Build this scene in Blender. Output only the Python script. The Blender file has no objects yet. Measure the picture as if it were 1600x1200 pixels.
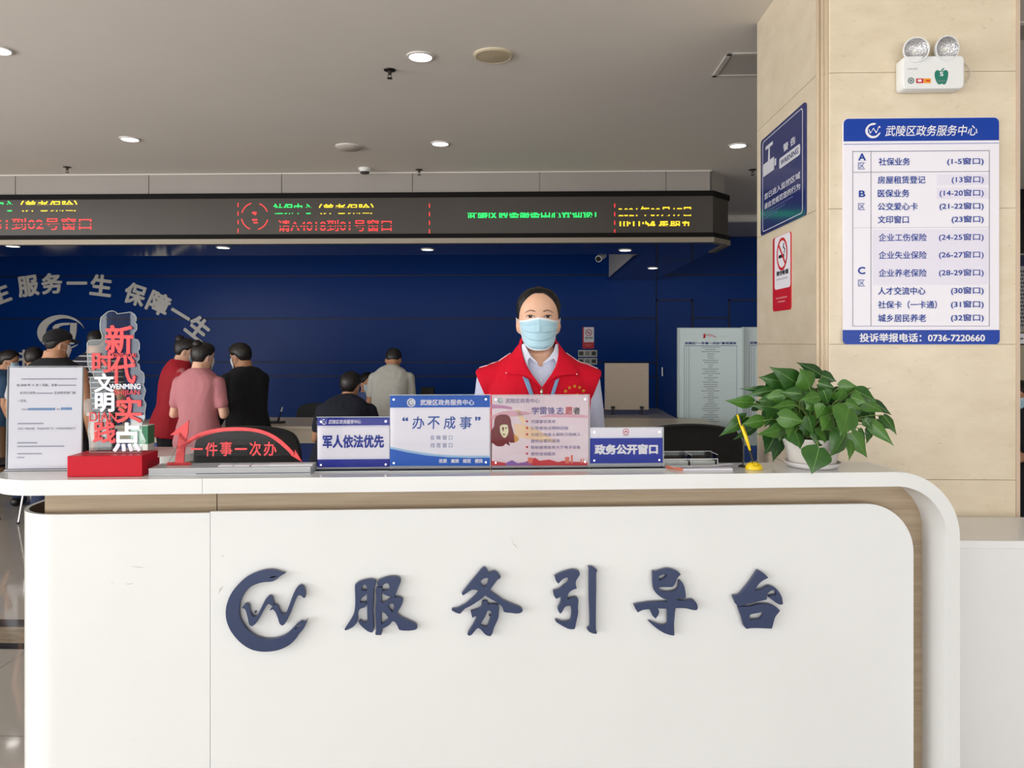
import bpy, bmesh, math, random
from mathutils import Vector, Matrix, noise
V = Vector
R = math.radians
scene = bpy.context.scene
C = scene.collection
random.seed(7)

# ------------------------------------------------------------------ camera, sky, daylight, exposure
F = 1180.0                                  # focal length in pixels of the 1600 x 1200 frame
HZ = 535.0                                  # horizon row
YAW = R(1.7)
CAM = V((0, 0, 1.5))
camd = bpy.data.cameras.new('camera')
camd.sensor_width = 36.0
camd.lens = F / 1600 * 36.0
camd.shift_y = -(600 - HZ) / 1600
camd.clip_start = 0.05
camo = bpy.data.objects.new('camera', camd)
camo.location = CAM
camo.rotation_euler = (R(90), 0, YAW)
C.objects.link(camo)
scene.camera = camo
scene.view_settings.view_transform = 'Standard'
scene.view_settings.look = 'None'
scene.view_settings.exposure = 0.0
scene.view_settings.gamma = 1.0
scene.view_settings.use_curve_mapping = False
world = bpy.data.worlds.new('sky')
scene.world = world
world.use_nodes = True
wb = world.node_tree.nodes['Background']
wb.inputs[0].default_value = (0.80, 0.88, 1.0, 1)
wb.inputs[1].default_value = 0.55
FRONT_Y = -6.0                              # the glazed entrance behind the camera
def area(name, loc, rot, sx, sy, power, col=(1, 1, 1)):
    l = bpy.data.lights.new(name, 'AREA')
    l.shape = 'RECTANGLE'
    l.size, l.size_y, l.energy, l.color = sx, sy, power, col
    o = bpy.data.objects.new(name, l)
    o.location, o.rotation_euler = loc, rot
    C.objects.link(o)
    return o
for k in range(5):                          # daylight through the five panes of the entrance
    area('entrance_daylight', (-5.6 + 2.8 * k, FRONT_Y + 0.06, 1.55), (R(90), 0, 0), 2.5, 2.7, 62, (1.0, 0.985, 0.965))
for k in range(3):                          # daylight through the three panes of the left-hand glazing
    area('side_daylight', (-8.94, -4.3 + 3.0 * k, 1.55), (R(90), 0, R(-90)), 2.7, 2.7, 205, (1.0, 0.985, 0.965))
area('ceiling_fill', (0, FRONT_Y - 0.9, 0.05), (R(150), 0, 0), 13.5, 1.5, 310, (1.0, 0.975, 0.945))   # added lamp that lifts the ceiling, standing in for light off paving outside

FW = V((-math.sin(YAW), math.cos(YAW), 0))
RT = V((math.cos(YAW), math.sin(YAW), 0))
UP = V((0, 0, 1))
def P(px, py, d):                           # the point seen at (px, py) of the photograph, d metres ahead
    return CAM + RT * ((px - 800) / F * d) + FW * d + UP * ((HZ - py) / F * d)
def ray(px, py):
    return RT * ((px - 800) / F) + FW + UP * ((HZ - py) / F)
def onZ(px, py, z):
    r = ray(px, py)
    return CAM + r * ((z - CAM.z) / r.z)

class Pl:                                   # an upright plane: origin, x axis, outward normal
    def __init__(s, o, n, x=None):
        s.o, s.n = V(o), V(n).normalized()
        s.x = V(x).normalized() if x is not None else UP.cross(s.n).normalized()
        s.z = s.n.cross(s.x)
    def uv(s, px, py, w=0.0):
        r = ray(px, py)
        o = s.o + s.n * w
        t = (o - CAM).dot(s.n) / r.dot(s.n)
        q = CAM + r * t - o
        return q.dot(s.x), q.dot(s.z)
    def pt(s, u, v, w=0.0):
        return s.o + s.x * u + s.z * v + s.n * w
    def px(s, px, py, w=0.0):
        return s.pt(*s.uv(px, py, w), w)

# ------------------------------------------------------------------ materials
def lin(c):
    return tuple((x / 12.92 if x <= 0.04045 else ((x + 0.055) / 1.055) ** 2.4) for x in (v / 255 for v in c))
MATS = {}
def mat(name, c, rough=0.5, metal=0.0, spec=0.5, emit=0.0, var=0.0, vs=8.0, bump=0.0, bs=60.0, coat=0.0, stretch=None, c2=None, sub=0.0):
    if name in MATS: return MATS[name]
    if name.endswith(('_print', '_band', '_streak', '_ink', '_card', '_paper')) and spec == 0.5: spec = 0.12   # printed matter
    m = bpy.data.materials.new(name)
    m.use_nodes = True
    nt = m.node_tree
    b = nt.nodes['Principled BSDF']
    col = lin(c) + (1,)
    b.inputs['Base Color'].default_value = col
    b.inputs['Roughness'].default_value = rough
    b.inputs['Metallic'].default_value = metal
    b.inputs['Specular IOR Level'].default_value = spec
    if coat:
        b.inputs['Coat Weight'].default_value = coat
        b.inputs['Coat Roughness'].default_value = 0.05
    if sub:
        b.inputs['Subsurface Weight'].default_value = sub
        b.inputs['Subsurface Radius'].default_value = (0.01, 0.004, 0.002)
        b.inputs['Subsurface Scale'].default_value = 0.5
    if emit:
        b.inputs['Emission Color'].default_value = col
        b.inputs['Emission Strength'].default_value = emit
    if var or c2 or bump:
        tc = nt.nodes.new('ShaderNodeTexCoord')
        mp = nt.nodes.new('ShaderNodeMapping')
        nt.links.new(tc.outputs['Object'], mp.inputs[0])
        if stretch: mp.inputs['Scale'].default_value = stretch
        if var or c2:
            n = nt.nodes.new('ShaderNodeTexNoise')
            n.inputs['Scale'].default_value = vs
            n.inputs['Detail'].default_value = 6
            n.inputs['Roughness'].default_value = 0.6
            nt.links.new(mp.outputs[0], n.inputs['Vector'])
            rp = nt.nodes.new('ShaderNodeValToRGB')
            rp.color_ramp.elements[0].position = 0.3
            rp.color_ramp.elements[1].position = 0.7
            rp.color_ramp.elements[0].color = (lin(c2) + (1,)) if c2 else tuple(x * (1 - var) for x in col[:3]) + (1,)
            rp.color_ramp.elements[1].color = col if c2 else tuple(min(1, x * (1 + var)) for x in col[:3]) + (1,)
            nt.links.new(n.outputs[0], rp.inputs[0])
            nt.links.new(rp.outputs[0], b.inputs['Base Color'])
        if bump:
            n2 = nt.nodes.new('ShaderNodeTexNoise')
            n2.inputs['Scale'].default_value = bs
            nt.links.new(mp.outputs[0], n2.inputs['Vector'])
            bp = nt.nodes.new('ShaderNodeBump')
            bp.inputs['Strength'].default_value = bump
            bp.inputs['Distance'].default_value = 0.01
            nt.links.new(n2.outputs[0], bp.inputs['Height'])
            nt.links.new(bp.outputs[0], b.inputs['Normal'])
    MATS[name] = m
    return m
def clear(name, tint=(245, 250, 250), ior=1.49, rough=0.02, amt=1.0, milk=0.0):
    """thin clear acrylic: lets light through, mirrors more at grazing angles"""
    if name in MATS: return MATS[name]
    m = bpy.data.materials.new(name)
    m.use_nodes = True
    nt = m.node_tree
    nt.nodes.remove(nt.nodes['Principled BSDF'])
    tr = nt.nodes.new('ShaderNodeBsdfTransparent'); tr.inputs[0].default_value = lin(tint) + (1,)
    gl = nt.nodes.new('ShaderNodeBsdfGlossy'); gl.inputs['Roughness'].default_value = rough
    gl.inputs[0].default_value = (amt, amt, amt, 1)
    fr = nt.nodes.new('ShaderNodeFresnel'); fr.inputs[0].default_value = ior
    mx = nt.nodes.new('ShaderNodeMixShader')
    nt.links.new(fr.outputs[0], mx.inputs[0]); nt.links.new(tr.outputs[0], mx.inputs[1]); nt.links.new(gl.outputs[0], mx.inputs[2])
    out_ = mx
    if milk:
        df = nt.nodes.new('ShaderNodeBsdfDiffuse'); df.inputs[0].default_value = lin((225, 228, 232)) + (1,)
        m2 = nt.nodes.new('ShaderNodeMixShader'); m2.inputs[0].default_value = milk
        nt.links.new(mx.outputs[0], m2.inputs[1]); nt.links.new(df.outputs[0], m2.inputs[2]); out_ = m2
    nt.links.new(out_.outputs[0], nt.nodes['Material Output'].inputs[0])
    MATS[name] = m
    return m

# ------------------------------------------------------------------ mesh building
WM = {}
def catmull(pts, n=4, sharp=62):
    """closed outline smoothed through its points, corners kept"""
    out = []
    N = len(pts)
    def turn(i):
        a, b, c = V(pts[i - 1]), V(pts[i]), V(pts[(i + 1) % N])
        u, w = b - a, c - b
        if u.length < 1e-9 or w.length < 1e-9: return 180
        return math.degrees(u.angle(w))
    sh = [turn(i) > sharp for i in range(N)]
    for i in range(N):
        p1, p2 = V(pts[i]), V(pts[(i + 1) % N])
        p0 = p1 - (p2 - p1) if sh[i] else V(pts[i - 1])
        p3 = p2 + (p2 - p1) if sh[(i + 1) % N] else V(pts[(i + 2) % N])
        for k in range(n):
            t = k / n
            q = 0.5 * ((2 * p1) + (p2 - p0) * t + (2 * p0 - 5 * p1 + 4 * p2 - p3) * t * t + (3 * p1 - p0 - 3 * p2 + p3) * t ** 3)
            out.append((q.x, q.y))
    return out
def fill2d(outlines, extrude=0.0, bevel=0.0):
    c = bpy.data.curves.new('o', 'CURVE')
    c.dimensions = '2D'
    c.fill_mode = 'BOTH' if extrude else 'FRONT'
    c.extrude, c.bevel_depth, c.bevel_resolution = extrude, bevel, 1
    for pts in outlines:
        s = c.splines.new('POLY')
        s.points.add(len(pts) - 1)
        for p, q in zip(s.points, pts): p.co = (q[0], q[1], 0, 1)
        s.use_cyclic_u = True
    o = bpy.data.objects.new('o', c)
    m = bpy.data.meshes.new_from_object(o)
    r = ([v.co.copy() for v in m.vertices], [tuple(p.vertices) for p in m.polygons])
    bpy.data.objects.remove(o); bpy.data.curves.remove(c); bpy.data.meshes.remove(m)
    return r
TC = {}
def text2d(s, bold=0.0, shear=0.0, extrude=0.0, space=1.0):
    k = (s, bold, shear, extrude, space)
    if k in TC: return TC[k]
    c = bpy.data.curves.new('t', 'FONT')
    c.body, c.size, c.shear, c.extrude, c.space_character = s, 1.0, shear, extrude, space
    c.resolution_u = 3
    c.fill_mode = 'BOTH' if extrude else 'FRONT'
    o = bpy.data.objects.new('t', c)
    m = bpy.data.meshes.new_from_object(o)
    vs, fs = [v.co.copy() for v in m.vertices], [tuple(p.vertices) for p in m.polygons]
    bpy.data.objects.remove(o); bpy.data.curves.remove(c); bpy.data.meshes.remove(m)
    if bold:                                 # heavier strokes: the glyphs laid over each other, slightly shifted
        n = len(vs)
        e_ = .02 if extrude else .00008
        sh = [(-bold, -bold, 0), (bold, -bold, e_), (bold, bold, 2 * e_), (-bold, bold, 3 * e_)]
        if bold > .018:                      # rounder corners on the heavy display lettering
            sh = [(bold * 1.25 * math.cos(.7854 * j + .39), bold * 1.25 * math.sin(.7854 * j + .39), j * e_ * .7) for j in range(8)]
        if bold > .025: sh += [(0, 0, 6 * e_)]
        av = [v + V(d) for d in sh for v in vs]
        af = [tuple(q + n * i for q in f) for i in range(len(sh)) for f in fs]
        vs, fs = av, af
    TC[k] = (vs, fs)
    return vs, fs
def bbox(vs):
    xs = [v[0] for v in vs]; ys = [v[1] for v in vs]
    return min(xs), max(xs), min(ys), max(ys)

class MB:
    def __init__(s): s.v, s.f, s.m = [], [], []
    def add(s, vs, fs, mi=0):
        k = len(s.v)
        s.v += [V(q) for q in vs]
        s.f += [tuple(i + k for i in q) for q in fs]
        s.m += [mi] * len(fs)
        return s
    def addbm(s, bm, M=None, mi=0):
        bm.verts.index_update()
        s.add([(M @ v.co) if M else v.co.copy() for v in bm.verts], [tuple(v.index for v in f.verts) for f in bm.faces], mi)
        bm.free()
        return s
    def box(s, c, d, rz=0.0, bev=0.0, M=None, mi=0, seg=2):
        bm = bmesh.new()
        bmesh.ops.create_cube(bm, size=1.0)
        bmesh.ops.scale(bm, vec=V(d), verts=bm.verts)
        if bev:
            bmesh.ops.bevel(bm, geom=bm.edges[:], offset=bev, segments=seg, affect='EDGES', profile=0.5)
        T = Matrix.Translation(V(c)) @ Matrix.Rotation(rz, 4, 'Z')
        return s.addbm(bm, (M @ T) if M else T, mi)
    def span(s, a, b, bev=0.0, mi=0, M=None):
        a, b = V(a), V(b)
        return s.box((a + b) / 2, (abs(b.x - a.x), abs(b.y - a.y), abs(b.z - a.z)), 0, bev, M, mi)
    def loft(s, rings, cap=True, mi=0, closed=True):
        n = len(rings[0]); vs = [q for r in rings for q in r]; fs = []
        for i in range(len(rings) - 1):
            for j in range(n if closed else n - 1):
                k = (j + 1) % n
                fs.append((i * n + j, i * n + k, (i + 1) * n + k, (i + 1) * n + j))
        if cap:
            fs.append(tuple(reversed(range(n))))
            fs.append(tuple((len(rings) - 1) * n + j for j in range(n)))
        return s.add(vs, fs, mi)
    def tube(s, pts, rad, n=10, mi=0, cap=True):
        pts = [V(p) for p in pts]
        if not isinstance(rad, (list, tuple)): rad = [rad] * len(pts)
        rings = []
        up = None
        for i, p in enumerate(pts):
            d = (pts[min(i + 1, len(pts) - 1)] - pts[max(i - 1, 0)]).normalized()
            if up is None:
                up = V((0, 0, 1)) if abs(d.z) < 0.9 else V((1, 0, 0))
            a = d.cross(up).normalized(); b = a.cross(d).normalized(); up = b
            rings.append([p + (a * math.cos(t) + b * math.sin(t)) * rad[i] for t in (2 * math.pi * k / n for k in range(n))])
        return s.loft(rings, cap, mi)
    def lathe(s, prof, c=(0, 0, 0), n=32, M=None, mi=0, cap=True):
        c = V(c)
        rings = []
        for r, z in prof:
            q = [c + V((r * math.cos(t), r * math.sin(t), z)) for t in (2 * math.pi * k / n for k in range(n))]
            rings.append([M @ x for x in q] if M else q)
        return s.loft(rings, cap, mi)
    def sphere(s, c, r, M=None, mi=0, seg=16):
        bm = bmesh.new()
        bmesh.ops.create_uvsphere(bm, u_segments=seg, v_segments=max(6, seg // 2), radius=1.0)
        if not isinstance(r, (tuple, list)): r = (r, r, r)
        T = Matrix.Translation(V(c)) @ (M or Matrix.Identity(4)) @ Matrix.Diagonal(V((*r, 1)))
        return s.addbm(bm, T, mi)
    def poly(s, pl, outlines, w=0.0, th=0.0, bev=0.0, mi=0):
        """outline(s) in the plane's (u, v), front face at w; solid when th"""
        if th:
            vs, fs = fill2d(outlines, th / 2 - bev, bev)
            return s.add([pl.pt(q.x, q.y, w - th / 2 + q.z) for q in vs], fs, mi)
        vs, fs = fill2d(outlines)
        return s.add([pl.pt(q.x, q.y, w) for q in vs], fs, mi)
    def text(s, pl, t, u, v, h=None, w=0.0, bold=0.0, shear=0.0, th=0.0, width=None, align=0, rot=0.0, mi=0, space=1.0, full=False, bands=None):
        """text centred on (u, v); h = height of its box; width = width of its box"""
        vs, fs = text2d(t, bold, shear, 0.5 if th else 0.0, space)
        if not vs: return s
        x0, x1, y0, y1 = bbox(vs)
        if full: y0, y1 = -0.08, 0.82
        sy = h / (y1 - y0) if h else width / (x1 - x0)
        sx = width / (x1 - x0) if width else sy
        if bands:
            bm = bmesh.new()
            for lo, hi in bands:
                b2 = bmesh.new()
                bv = [b2.verts.new(q) for q in vs]
                for f in fs:
                    try: b2.faces.new([bv[i] for i in f])
                    except ValueError: pass
                for val, sg in ((lo, -1), (hi, 1)):
                    bmesh.ops.bisect_plane(b2, geom=b2.verts[:] + b2.edges[:] + b2.faces[:], plane_co=(0, y0 + (y1 - y0) * val, 0), plane_no=(0, sg, 0), clear_outer=True)
                me = bpy.data.meshes.new('x'); b2.to_mesh(me); bm.from_mesh(me); b2.free(); bpy.data.meshes.remove(me)
            bm.verts.index_update()
            vs = [q.co.copy() for q in bm.verts]; fs = [tuple(q.index for q in f.verts) for f in bm.faces]
            bm.free()
        cx = {0: (x0 + x1) / 2, -1: x0, 1: x1}[align]
        cr, sr = math.cos(rot), math.sin(rot)
        out = []
        for q in vs:
            a, b = (q[0] - cx) * sx, (q[1] - (y0 + y1) / 2) * sy
            out.append(pl.pt(u + a * cr - b * sr, v + a * sr + b * cr, w + ((q[2] - 0.5) * th if th else q[2])))
        return s.add(out, fs, mi)
    def tpx(s, pl, t, x0, y0, x1, y1, w=0.0, **k):
        """text filling the photograph's box (x0, y0)-(x1, y1) on the plane"""
        a = pl.uv(x0, y1, w); b = pl.uv(x1, y0, w)
        return s.text(pl, t, (a[0] + b[0]) / 2, (a[1] + b[1]) / 2, h=b[1] - a[1], width=b[0] - a[0], w=w, **k)
    def ppx(s, pl, pts, w=0.0, smooth=0, **k):
        q = [pl.uv(x, y, w) for x, y in pts]
        if smooth: q = catmull(q, smooth)
        return s.poly(pl, [q], w, **k)
    def rpx(s, pl, x0, y0, x1, y1, w=0.0, r=0.0, **k):
        a = pl.uv(x0, y1, w); b = pl.uv(x1, y0, w)
        return s.poly(pl, [rrect(a[0], a[1], b[0], b[1], r)], w, **k)
    def disc(s, pl, u, v, r, w=0.0, n=24, **k):
        return s.poly(pl, [[(u + r * math.cos(2 * math.pi * i / n), v + r * math.sin(2 * math.pi * i / n)) for i in range(n)]], w, **k)
    def ring(s, pl, u, v, r, r2, w=0.0, n=32, **k):
        return s.poly(pl, [[(u + q * math.cos(2 * math.pi * i / n), v + q * math.sin(2 * math.pi * i / n)) for i in range(n)] for q in (r, r2)], w, **k)
    def build(s, name, mats, parent=None, smooth=False, origin=None, mods=None):
        if not isinstance(mats, (list, tuple)): mats = [mats]
        me = bpy.data.meshes.new(name)
        if parent is not None:
            W = WM[parent]
        else:
            W = Matrix.Translation(V(origin)) if origin is not None else Matrix.Identity(4)
        I = W.inverted()
        me.from_pydata([I @ q for q in s.v], [], s.f)
        for m in mats: me.materials.append(m)
        for p, i in zip(me.polygons, s.m): p.material_index = i
        me.update()
        if smooth is not False:
            for p in me.polygons: p.use_smooth = True
            if smooth is not True: me.set_sharp_from_angle(angle=R(smooth))
        o = bpy.data.objects.new(name, me)
        C.objects.link(o)
        if parent is not None: o.parent = parent
        else: o.matrix_world = W
        WM[o] = W
        return o
def rrect(x0, y0, x1, y1, r=0.0, n=5, rs=None):
    rs = rs or (r, r, r, r)                  # lower left, lower right, upper right, upper left
    out = []
    for (cx, cy, a0), q in zip(((x0, y0, 180), (x1, y0, 270), (x1, y1, 0), (x0, y1, 90)), rs):
        if q <= 0: out.append((cx, cy)); continue
        ox = cx + (q if cx == x0 else -q); oy = cy + (q if cy == y0 else -q)
        for i in range(n + 1):
            t = R(a0 + 90 * i / n)
            out.append((ox + q * math.cos(t), oy + q * math.sin(t)))
    return out
def thing(name, label, cat, loc, rz=0.0, group=None):
    o = bpy.data.objects.new(name, None)
    o.empty_display_size = 0.05
    C.objects.link(o)
    W = Matrix.Translation(V(loc)) @ Matrix.Rotation(rz, 4, 'Z')
    o.matrix_world = W
    WM[o] = W
    o['label'], o['category'] = label, cat
    if group: o['group'] = group
    return o
def tag(o, label, cat, group=None):
    o['label'], o['category'] = label, cat
    if group: o['group'] = group
    return o
def struct(o):
    o['kind'] = 'structure'
    return o
def lab(o, t):
    o['label'] = t
    return o
def copy_tree(src, loc, label, rz=None):
    r = src.copy(); C.objects.link(r)
    rz = src.rotation_euler.z if rz is None else rz
    W = Matrix.Translation(V(loc)) @ Matrix.Rotation(rz, 4, 'Z')
    r.matrix_world = W; WM[r] = W
    r['label'] = label
    for ch in list(src.children):
        c = ch.copy(); C.objects.link(c); c.parent = r; WM[c] = W
        for g in list(ch.children):
            d = g.copy(); C.objects.link(d); d.parent = c; WM[d] = W
    return r

# common materials
GLOSSW = mat('white_lacquer', (229, 231, 231), 0.12, spec=0.4, var=0.012, vs=3)
WOOD = mat('light_oak_veneer', (186, 166, 140), 0.45, c2=(164, 143, 117), vs=6, stretch=(0.5, 2, 14))
NAVY = mat('navy_lettering', (42, 56, 92), 0.35)
CLEAR = clear('clear_acrylic')
CLEAREDGE = mat('acrylic_edge', (205, 214, 216), 0.15)
BLACK = mat('black_plastic', (20, 20, 23), 0.4)
WHITE = mat('white_plastic', (236, 236, 234), 0.35)
CHROME = mat('chrome', (215, 215, 215), 0.15, 1.0)
REDP = mat('red_paint', (205, 28, 44), 0.4)
SIGNW = mat('sign_white', (245, 243, 252), 0.3, spec=.3)
SIGNB = mat('sign_blue', (10, 62, 166), 0.3, spec=0.3)
INKB = mat('blue_print', (38, 70, 160), 0.45)
INKW = mat('white_print', (240, 240, 245), 0.45)
INKK = mat('black_print', (45, 45, 52), 0.6)
INKG = mat('grey_print', (140, 142, 155), 0.6)
INKR = mat('red_print', (200, 40, 45), 0.5)
INKY = mat('yellow_print', (238, 190, 40), 0.5)

# ------------------------------------------------------------------ the room
CEIL = 3.12
WALLD = 11.64
YB = P(800, 535, WALLD).y
tile = mat('grey_floor_tile', (170, 165, 159), 0.06, var=0.05, vs=2.0, spec=0.5)
yA, yB2 = onZ(20, 973, 0).y, 0
bandY = [onZ(20, q, 0).y for q in (1014, 1005, 980, 968)]
m = MB(); m.span((-9, FRONT_Y - 0.2, -0.1), (9, YB + 0.3, -0.002))
struct(m.build('floor', mat('floor_joint', (110, 106, 100), 0.6)))
m = MB()
ts = 0.8
x = -9.0
rows = []
y = bandY[0] - 0.003
while y > FRONT_Y: rows.append((y - ts + 0.003, y)); y -= ts
y = bandY[3] + 0.003
while y < YB: rows.append((y, min(YB, y + ts - 0.003))); y += ts
for (a, b) in rows:
    for i in range(22):
        m.add([(-8.86 + i * ts, a, 0), (-8.86 + (i + 1) * ts - 0.003, a, 0), (-8.86 + (i + 1) * ts - 0.003, b, 0), (-8.86 + i * ts, b, 0)], [(0, 1, 2, 3)])
struct(m.build('floor_tiles', tile))
m = MB()
for a, b, k in ((bandY[0], bandY[1], 0), (bandY[1], bandY[2], 1), (bandY[2], bandY[3], 0)):
    m.add([(-9, a, 0.001), (9, a, 0.001), (9, b, 0.001), (-9, b, 0.001)], [(0, 1, 2, 3)], k)
struct(m.build('floor_border', [mat('black_marble', (24, 25, 30), 0.08, c2=(60, 60, 66), vs=5), mat('beige_marble', (172, 160, 138), 0.12, c2=(128, 112, 92), vs=7, stretch=(1, 3, 1))]))
m = MB(); m.span((-9, FRONT_Y - 0.2, CEIL), (9, YB + 0.3, CEIL + 0.1))
struct(m.build('ceiling', mat('ceiling_paint', (243, 237, 229), 0.7, var=0.02, vs=1.2)))
wallp = mat('wall_paint', (205, 200, 192), 0.7)
m = MB(); m.span((-9.1, 3.2, 0), (-9, YB, CEIL)); m.span((-9.1, FRONT_Y, 0), (-9, -5.7, CEIL)); m.span((-9.1, -5.7, 2.95), (-9, 3.2, CEIL))
struct(m.build('wall_left', wallp))
for k in range(4):
    m = MB(); m.span((-9.1, -5.8 + 3.0 * k - 0.1, 0), (-8.98, -5.8 + 3.0 * k + 0.1, 2.95))
    struct(m.build('window_%d' % (k + 7), mat('grey_frame', (120, 122, 125), 0.4)))
m = MB(); m.span((9, FRONT_Y, 0), (9.1, YB, CEIL)); struct(m.build('wall_right', MATS['wall_paint']))
# glazed entrance behind the camera: piers, head and mullions
m = MB()
m.span((-9, FRONT_Y - 0.2, 0), (-7.0, FRONT_Y, CEIL)); m.span((7.0, FRONT_Y - 0.2, 0), (9, FRONT_Y, CEIL)); m.span((-7.0, FRONT_Y - 0.2, 2.95), (7.0, FRONT_Y, CEIL))
struct(m.build('wall_front', MATS['wall_paint']))
for k in range(6):
    m = MB(); m.span((-7.0 + 2.8 * k - 0.1, FRONT_Y - 0.1, 0), (-7.0 + 2.8 * k + 0.1, FRONT_Y + 0.02, 2.9))
    struct(m.build('window_%d' % (k + 1), mat('grey_frame', (120, 122, 125), 0.4)))
# blue back wall of glossy panels
bluewall = mat('blue_wall_panel', (3, 55, 132), 0.3, spec=0.10, var=0.04, vs=1.5)
groove = mat('blue_wall_groove', (4, 18, 58), 0.5)
PW = Pl((0, YB, 0), (0, -1, 0), (1, 0, 0))
XR = PW.uv(1560, 535)[0]
m = MB(); m.span((-9, YB + 0.02, 0), (XR, YB + 0.12, CEIL), mi=1)
hz = [0.0] + [1.5 + (HZ - q) / F * WALLD for q in (588, 566, 497.5, 430)] + [CEIL]
dx = [PW.uv(q, 535)[0] for q in (1026, 1081, 1139)]
xs = [-9.0, dx[0], XR]
for a, b in zip(hz[:-1], hz[1:]):
    for c, d in zip(xs[:-1], xs[1:]):
        m.span((c + (0.006 if c == dx[0] else 0.0015), YB, a + 0.010), (d - (0.012 if d == dx[0] else 0.0015), YB + 0.02, b - 0.010), bev=0.003)
struct(m.build('wall_back', [bluewall, groove]))
# flush doors in the blue wall
for n, (a, b) in enumerate(((1028, 1080), (1141, 1210))):
    u0, u1 = PW.uv(a, 535)[0], PW.uv(b, 535)[0]
    zt = PW.uv(a, 471)[1]
    d = MB(); d.span((u0, YB - 0.012, 0.01), (u1, YB - 0.001, zt), bev=0.004)
    d.span((u0 - 0.03, YB - 0.006, 0.01), (u0 - 0.005, YB - 0.001, zt + 0.03), mi=1)
    d.span((u1 + 0.005, YB - 0.006, 0.01), (u1 + 0.03, YB - 0.001, zt + 0.03), mi=1)
    d.span((u0 - 0.03, YB - 0.006, zt + 0.005), (u1 + 0.03, YB - 0.001, zt + 0.03), mi=1)
    do = struct(d.build('door_%d' % (n + 1), [bluewall, groove]))
    h = MB(); h.span((u0 + 0.05, YB - 0.05, 0.98), (u0 + 0.07, YB - 0.012, 1.12), bev=0.004)
    h.build('door_handle', CHROME, do)

# ------------------------------------------------------------------ soffit carrying the LED screen
SY = P(800, 535, 7.19).y
SZ = 1.5 + (HZ - 379) / F * 7.19
PS = Pl((0, SY, 0), (0, -1, 0), (1, 0, 0))
xE = PS.uv(1109, 380)[0]
x2 = xE + 0.175; y2 = SY + 0.21
yi = P(800, 535, 8.18).y
xin = P(1000, 397, 8.18).x
steel = mat('brushed_steel', (150, 141, 127), 0.5, 0.5)
grayp = mat('grey_aluminium_panel', (158, 152, 146), 0.35, var=0.02, vs=2)
def soff(z0, z1, off=0.0, mi=0, mbx=None):
    q = [(-9, SY - off), (xE + off * 0.4, SY - off), (x2 + off, y2 - off * 0.4), (x2 + off, YB), (xin, YB), (xin, yi), (-9, yi)]
    mbx.add([(a, b, z0) for a, b in q] + [(a, b, z1) for a, b in q], [(6, 5, 4, 3, 2, 1, 0)] + [(i, (i + 1) % 7, 7 + (i + 1) % 7, 7 + i) for i in range(7)], mi)
zl0 = PS.uv(500, 369)[1]; zl1 = PS.uv(500, 309)[1]
m = MB()
soff(SZ + 0.045, CEIL, 0.0, 0, m)
so = struct(m.build('ceiling_soffit', [mat('soffit_white', (222, 218, 212), 0.5)]))
m = MB(); soff(SZ, SZ + 0.05, 0.012, 0, m)
struct(m.build('ceiling_soffit_underside', [mat('soffit_gloss', (62, 66, 84), 0.08, spec=0.9, metal=0.55)]))
# aluminium fascia panels above the screen
m = MB()
seams = [-900, -620, -340, 26, 234, 441, 645, 843, 1040, 1109]
for a, b in zip(seams[:-1], seams[1:]):
    u0, u1 = PS.uv(a, 290)[0], PS.uv(b, 290)[0]
    m.span((u0 + 0.004, SY - 0.02, zl1 + 0.035), (u1 - 0.002, SY - 0.001, CEIL - 0.001), bev=0.002)
PC = Pl((xE, SY, 0), (0.21, -0.175, 0))
L = math.hypot(0.175, 0.21)
m.add([PC.pt(0, zl1 + 0.035, 0.015), PC.pt(L, zl1 + 0.035, 0.015), PC.pt(L, CEIL - 0.001, 0.015), PC.pt(0, CEIL - 0.001, 0.015), PC.pt(0, zl1 + 0.035, 0.0), PC.pt(L, zl1 + 0.035, 0.0)], [(0, 1, 2, 3), (0, 4, 5, 1)])
struct(m.build('trim_1', grayp))
m = MB()
m.span((-9, SY - 0.03, CEIL - 0.008), (xE + 0.01, SY - 0.001, CEIL - 0.0005))
struct(m.build('trim_2', mat('bright_bead', (235, 230, 222), 0.4)))
# the LED screen itself
led = thing('led_screen', 'long dark LED ticker screen with red, green and yellow characters on the soffit', 'display', (xE - 2.2, SY, SZ))
m = MB()
frm = mat('screen_frame', (20, 18, 18), 0.6, spec=.12)
def bandq(z0, z1, off, mi=0):
    q = [(-8.9, SY - off), (xE + off * 0.4, SY - off), (x2 + off, y2 - off * 0.4), (x2 + off, y2 + 0.6)]
    q2 = [(x2 + 0.001, y2 + 0.6), (x2 + 0.001, y2), (xE, SY - 0.001), (-8.9, SY - 0.001)]
    a = q + q2
    n = len(a)
    m.add([(x, y, z0) for x, y in a] + [(x, y, z1) for x, y in a], [tuple(range(n - 1, -1, -1)), tuple(range(n, 2 * n))] + [(i, (i + 1) % n, n + (i + 1) % n, n + i) for i in range(n)], mi)
bandq(zl1 - 0.012, zl1 + 0.036, 0.060)
bandq(SZ + 0.035, zl0 + 0.012, 0.060)
m.build('frame', frm, led)
m = MB(); bandq(zl0 + 0.0, zl1, 0.045)
m.build('screen', mat('screen_face', (66, 60, 54), 0.35, var=0.1, vs=1.3), led)
m = MB(); bandq(SZ - 0.012, SZ + 0.036, 0.066)
m.build('steel_strip', steel, led)
LR = mat('led_red', (255, 60, 60), 0.5, emit=0.75); LG = mat('led_green', (40, 255, 120), 0.5, emit=0.7); LY = mat('led_yellow', (255, 225, 50), 0.5, emit=0.7)
m = MB()
w = 0.047
B3 = [(0.62, 1.0), (0.02, 0.12)]
B2 = [(0.66, 1.0), (0.42, 0.5), (0.0, 0.3)]
m.tpx(PS, '社保中心', -40, 313, 22, 331, w, bold=0.015, bands=B3, mi=1)
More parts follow.
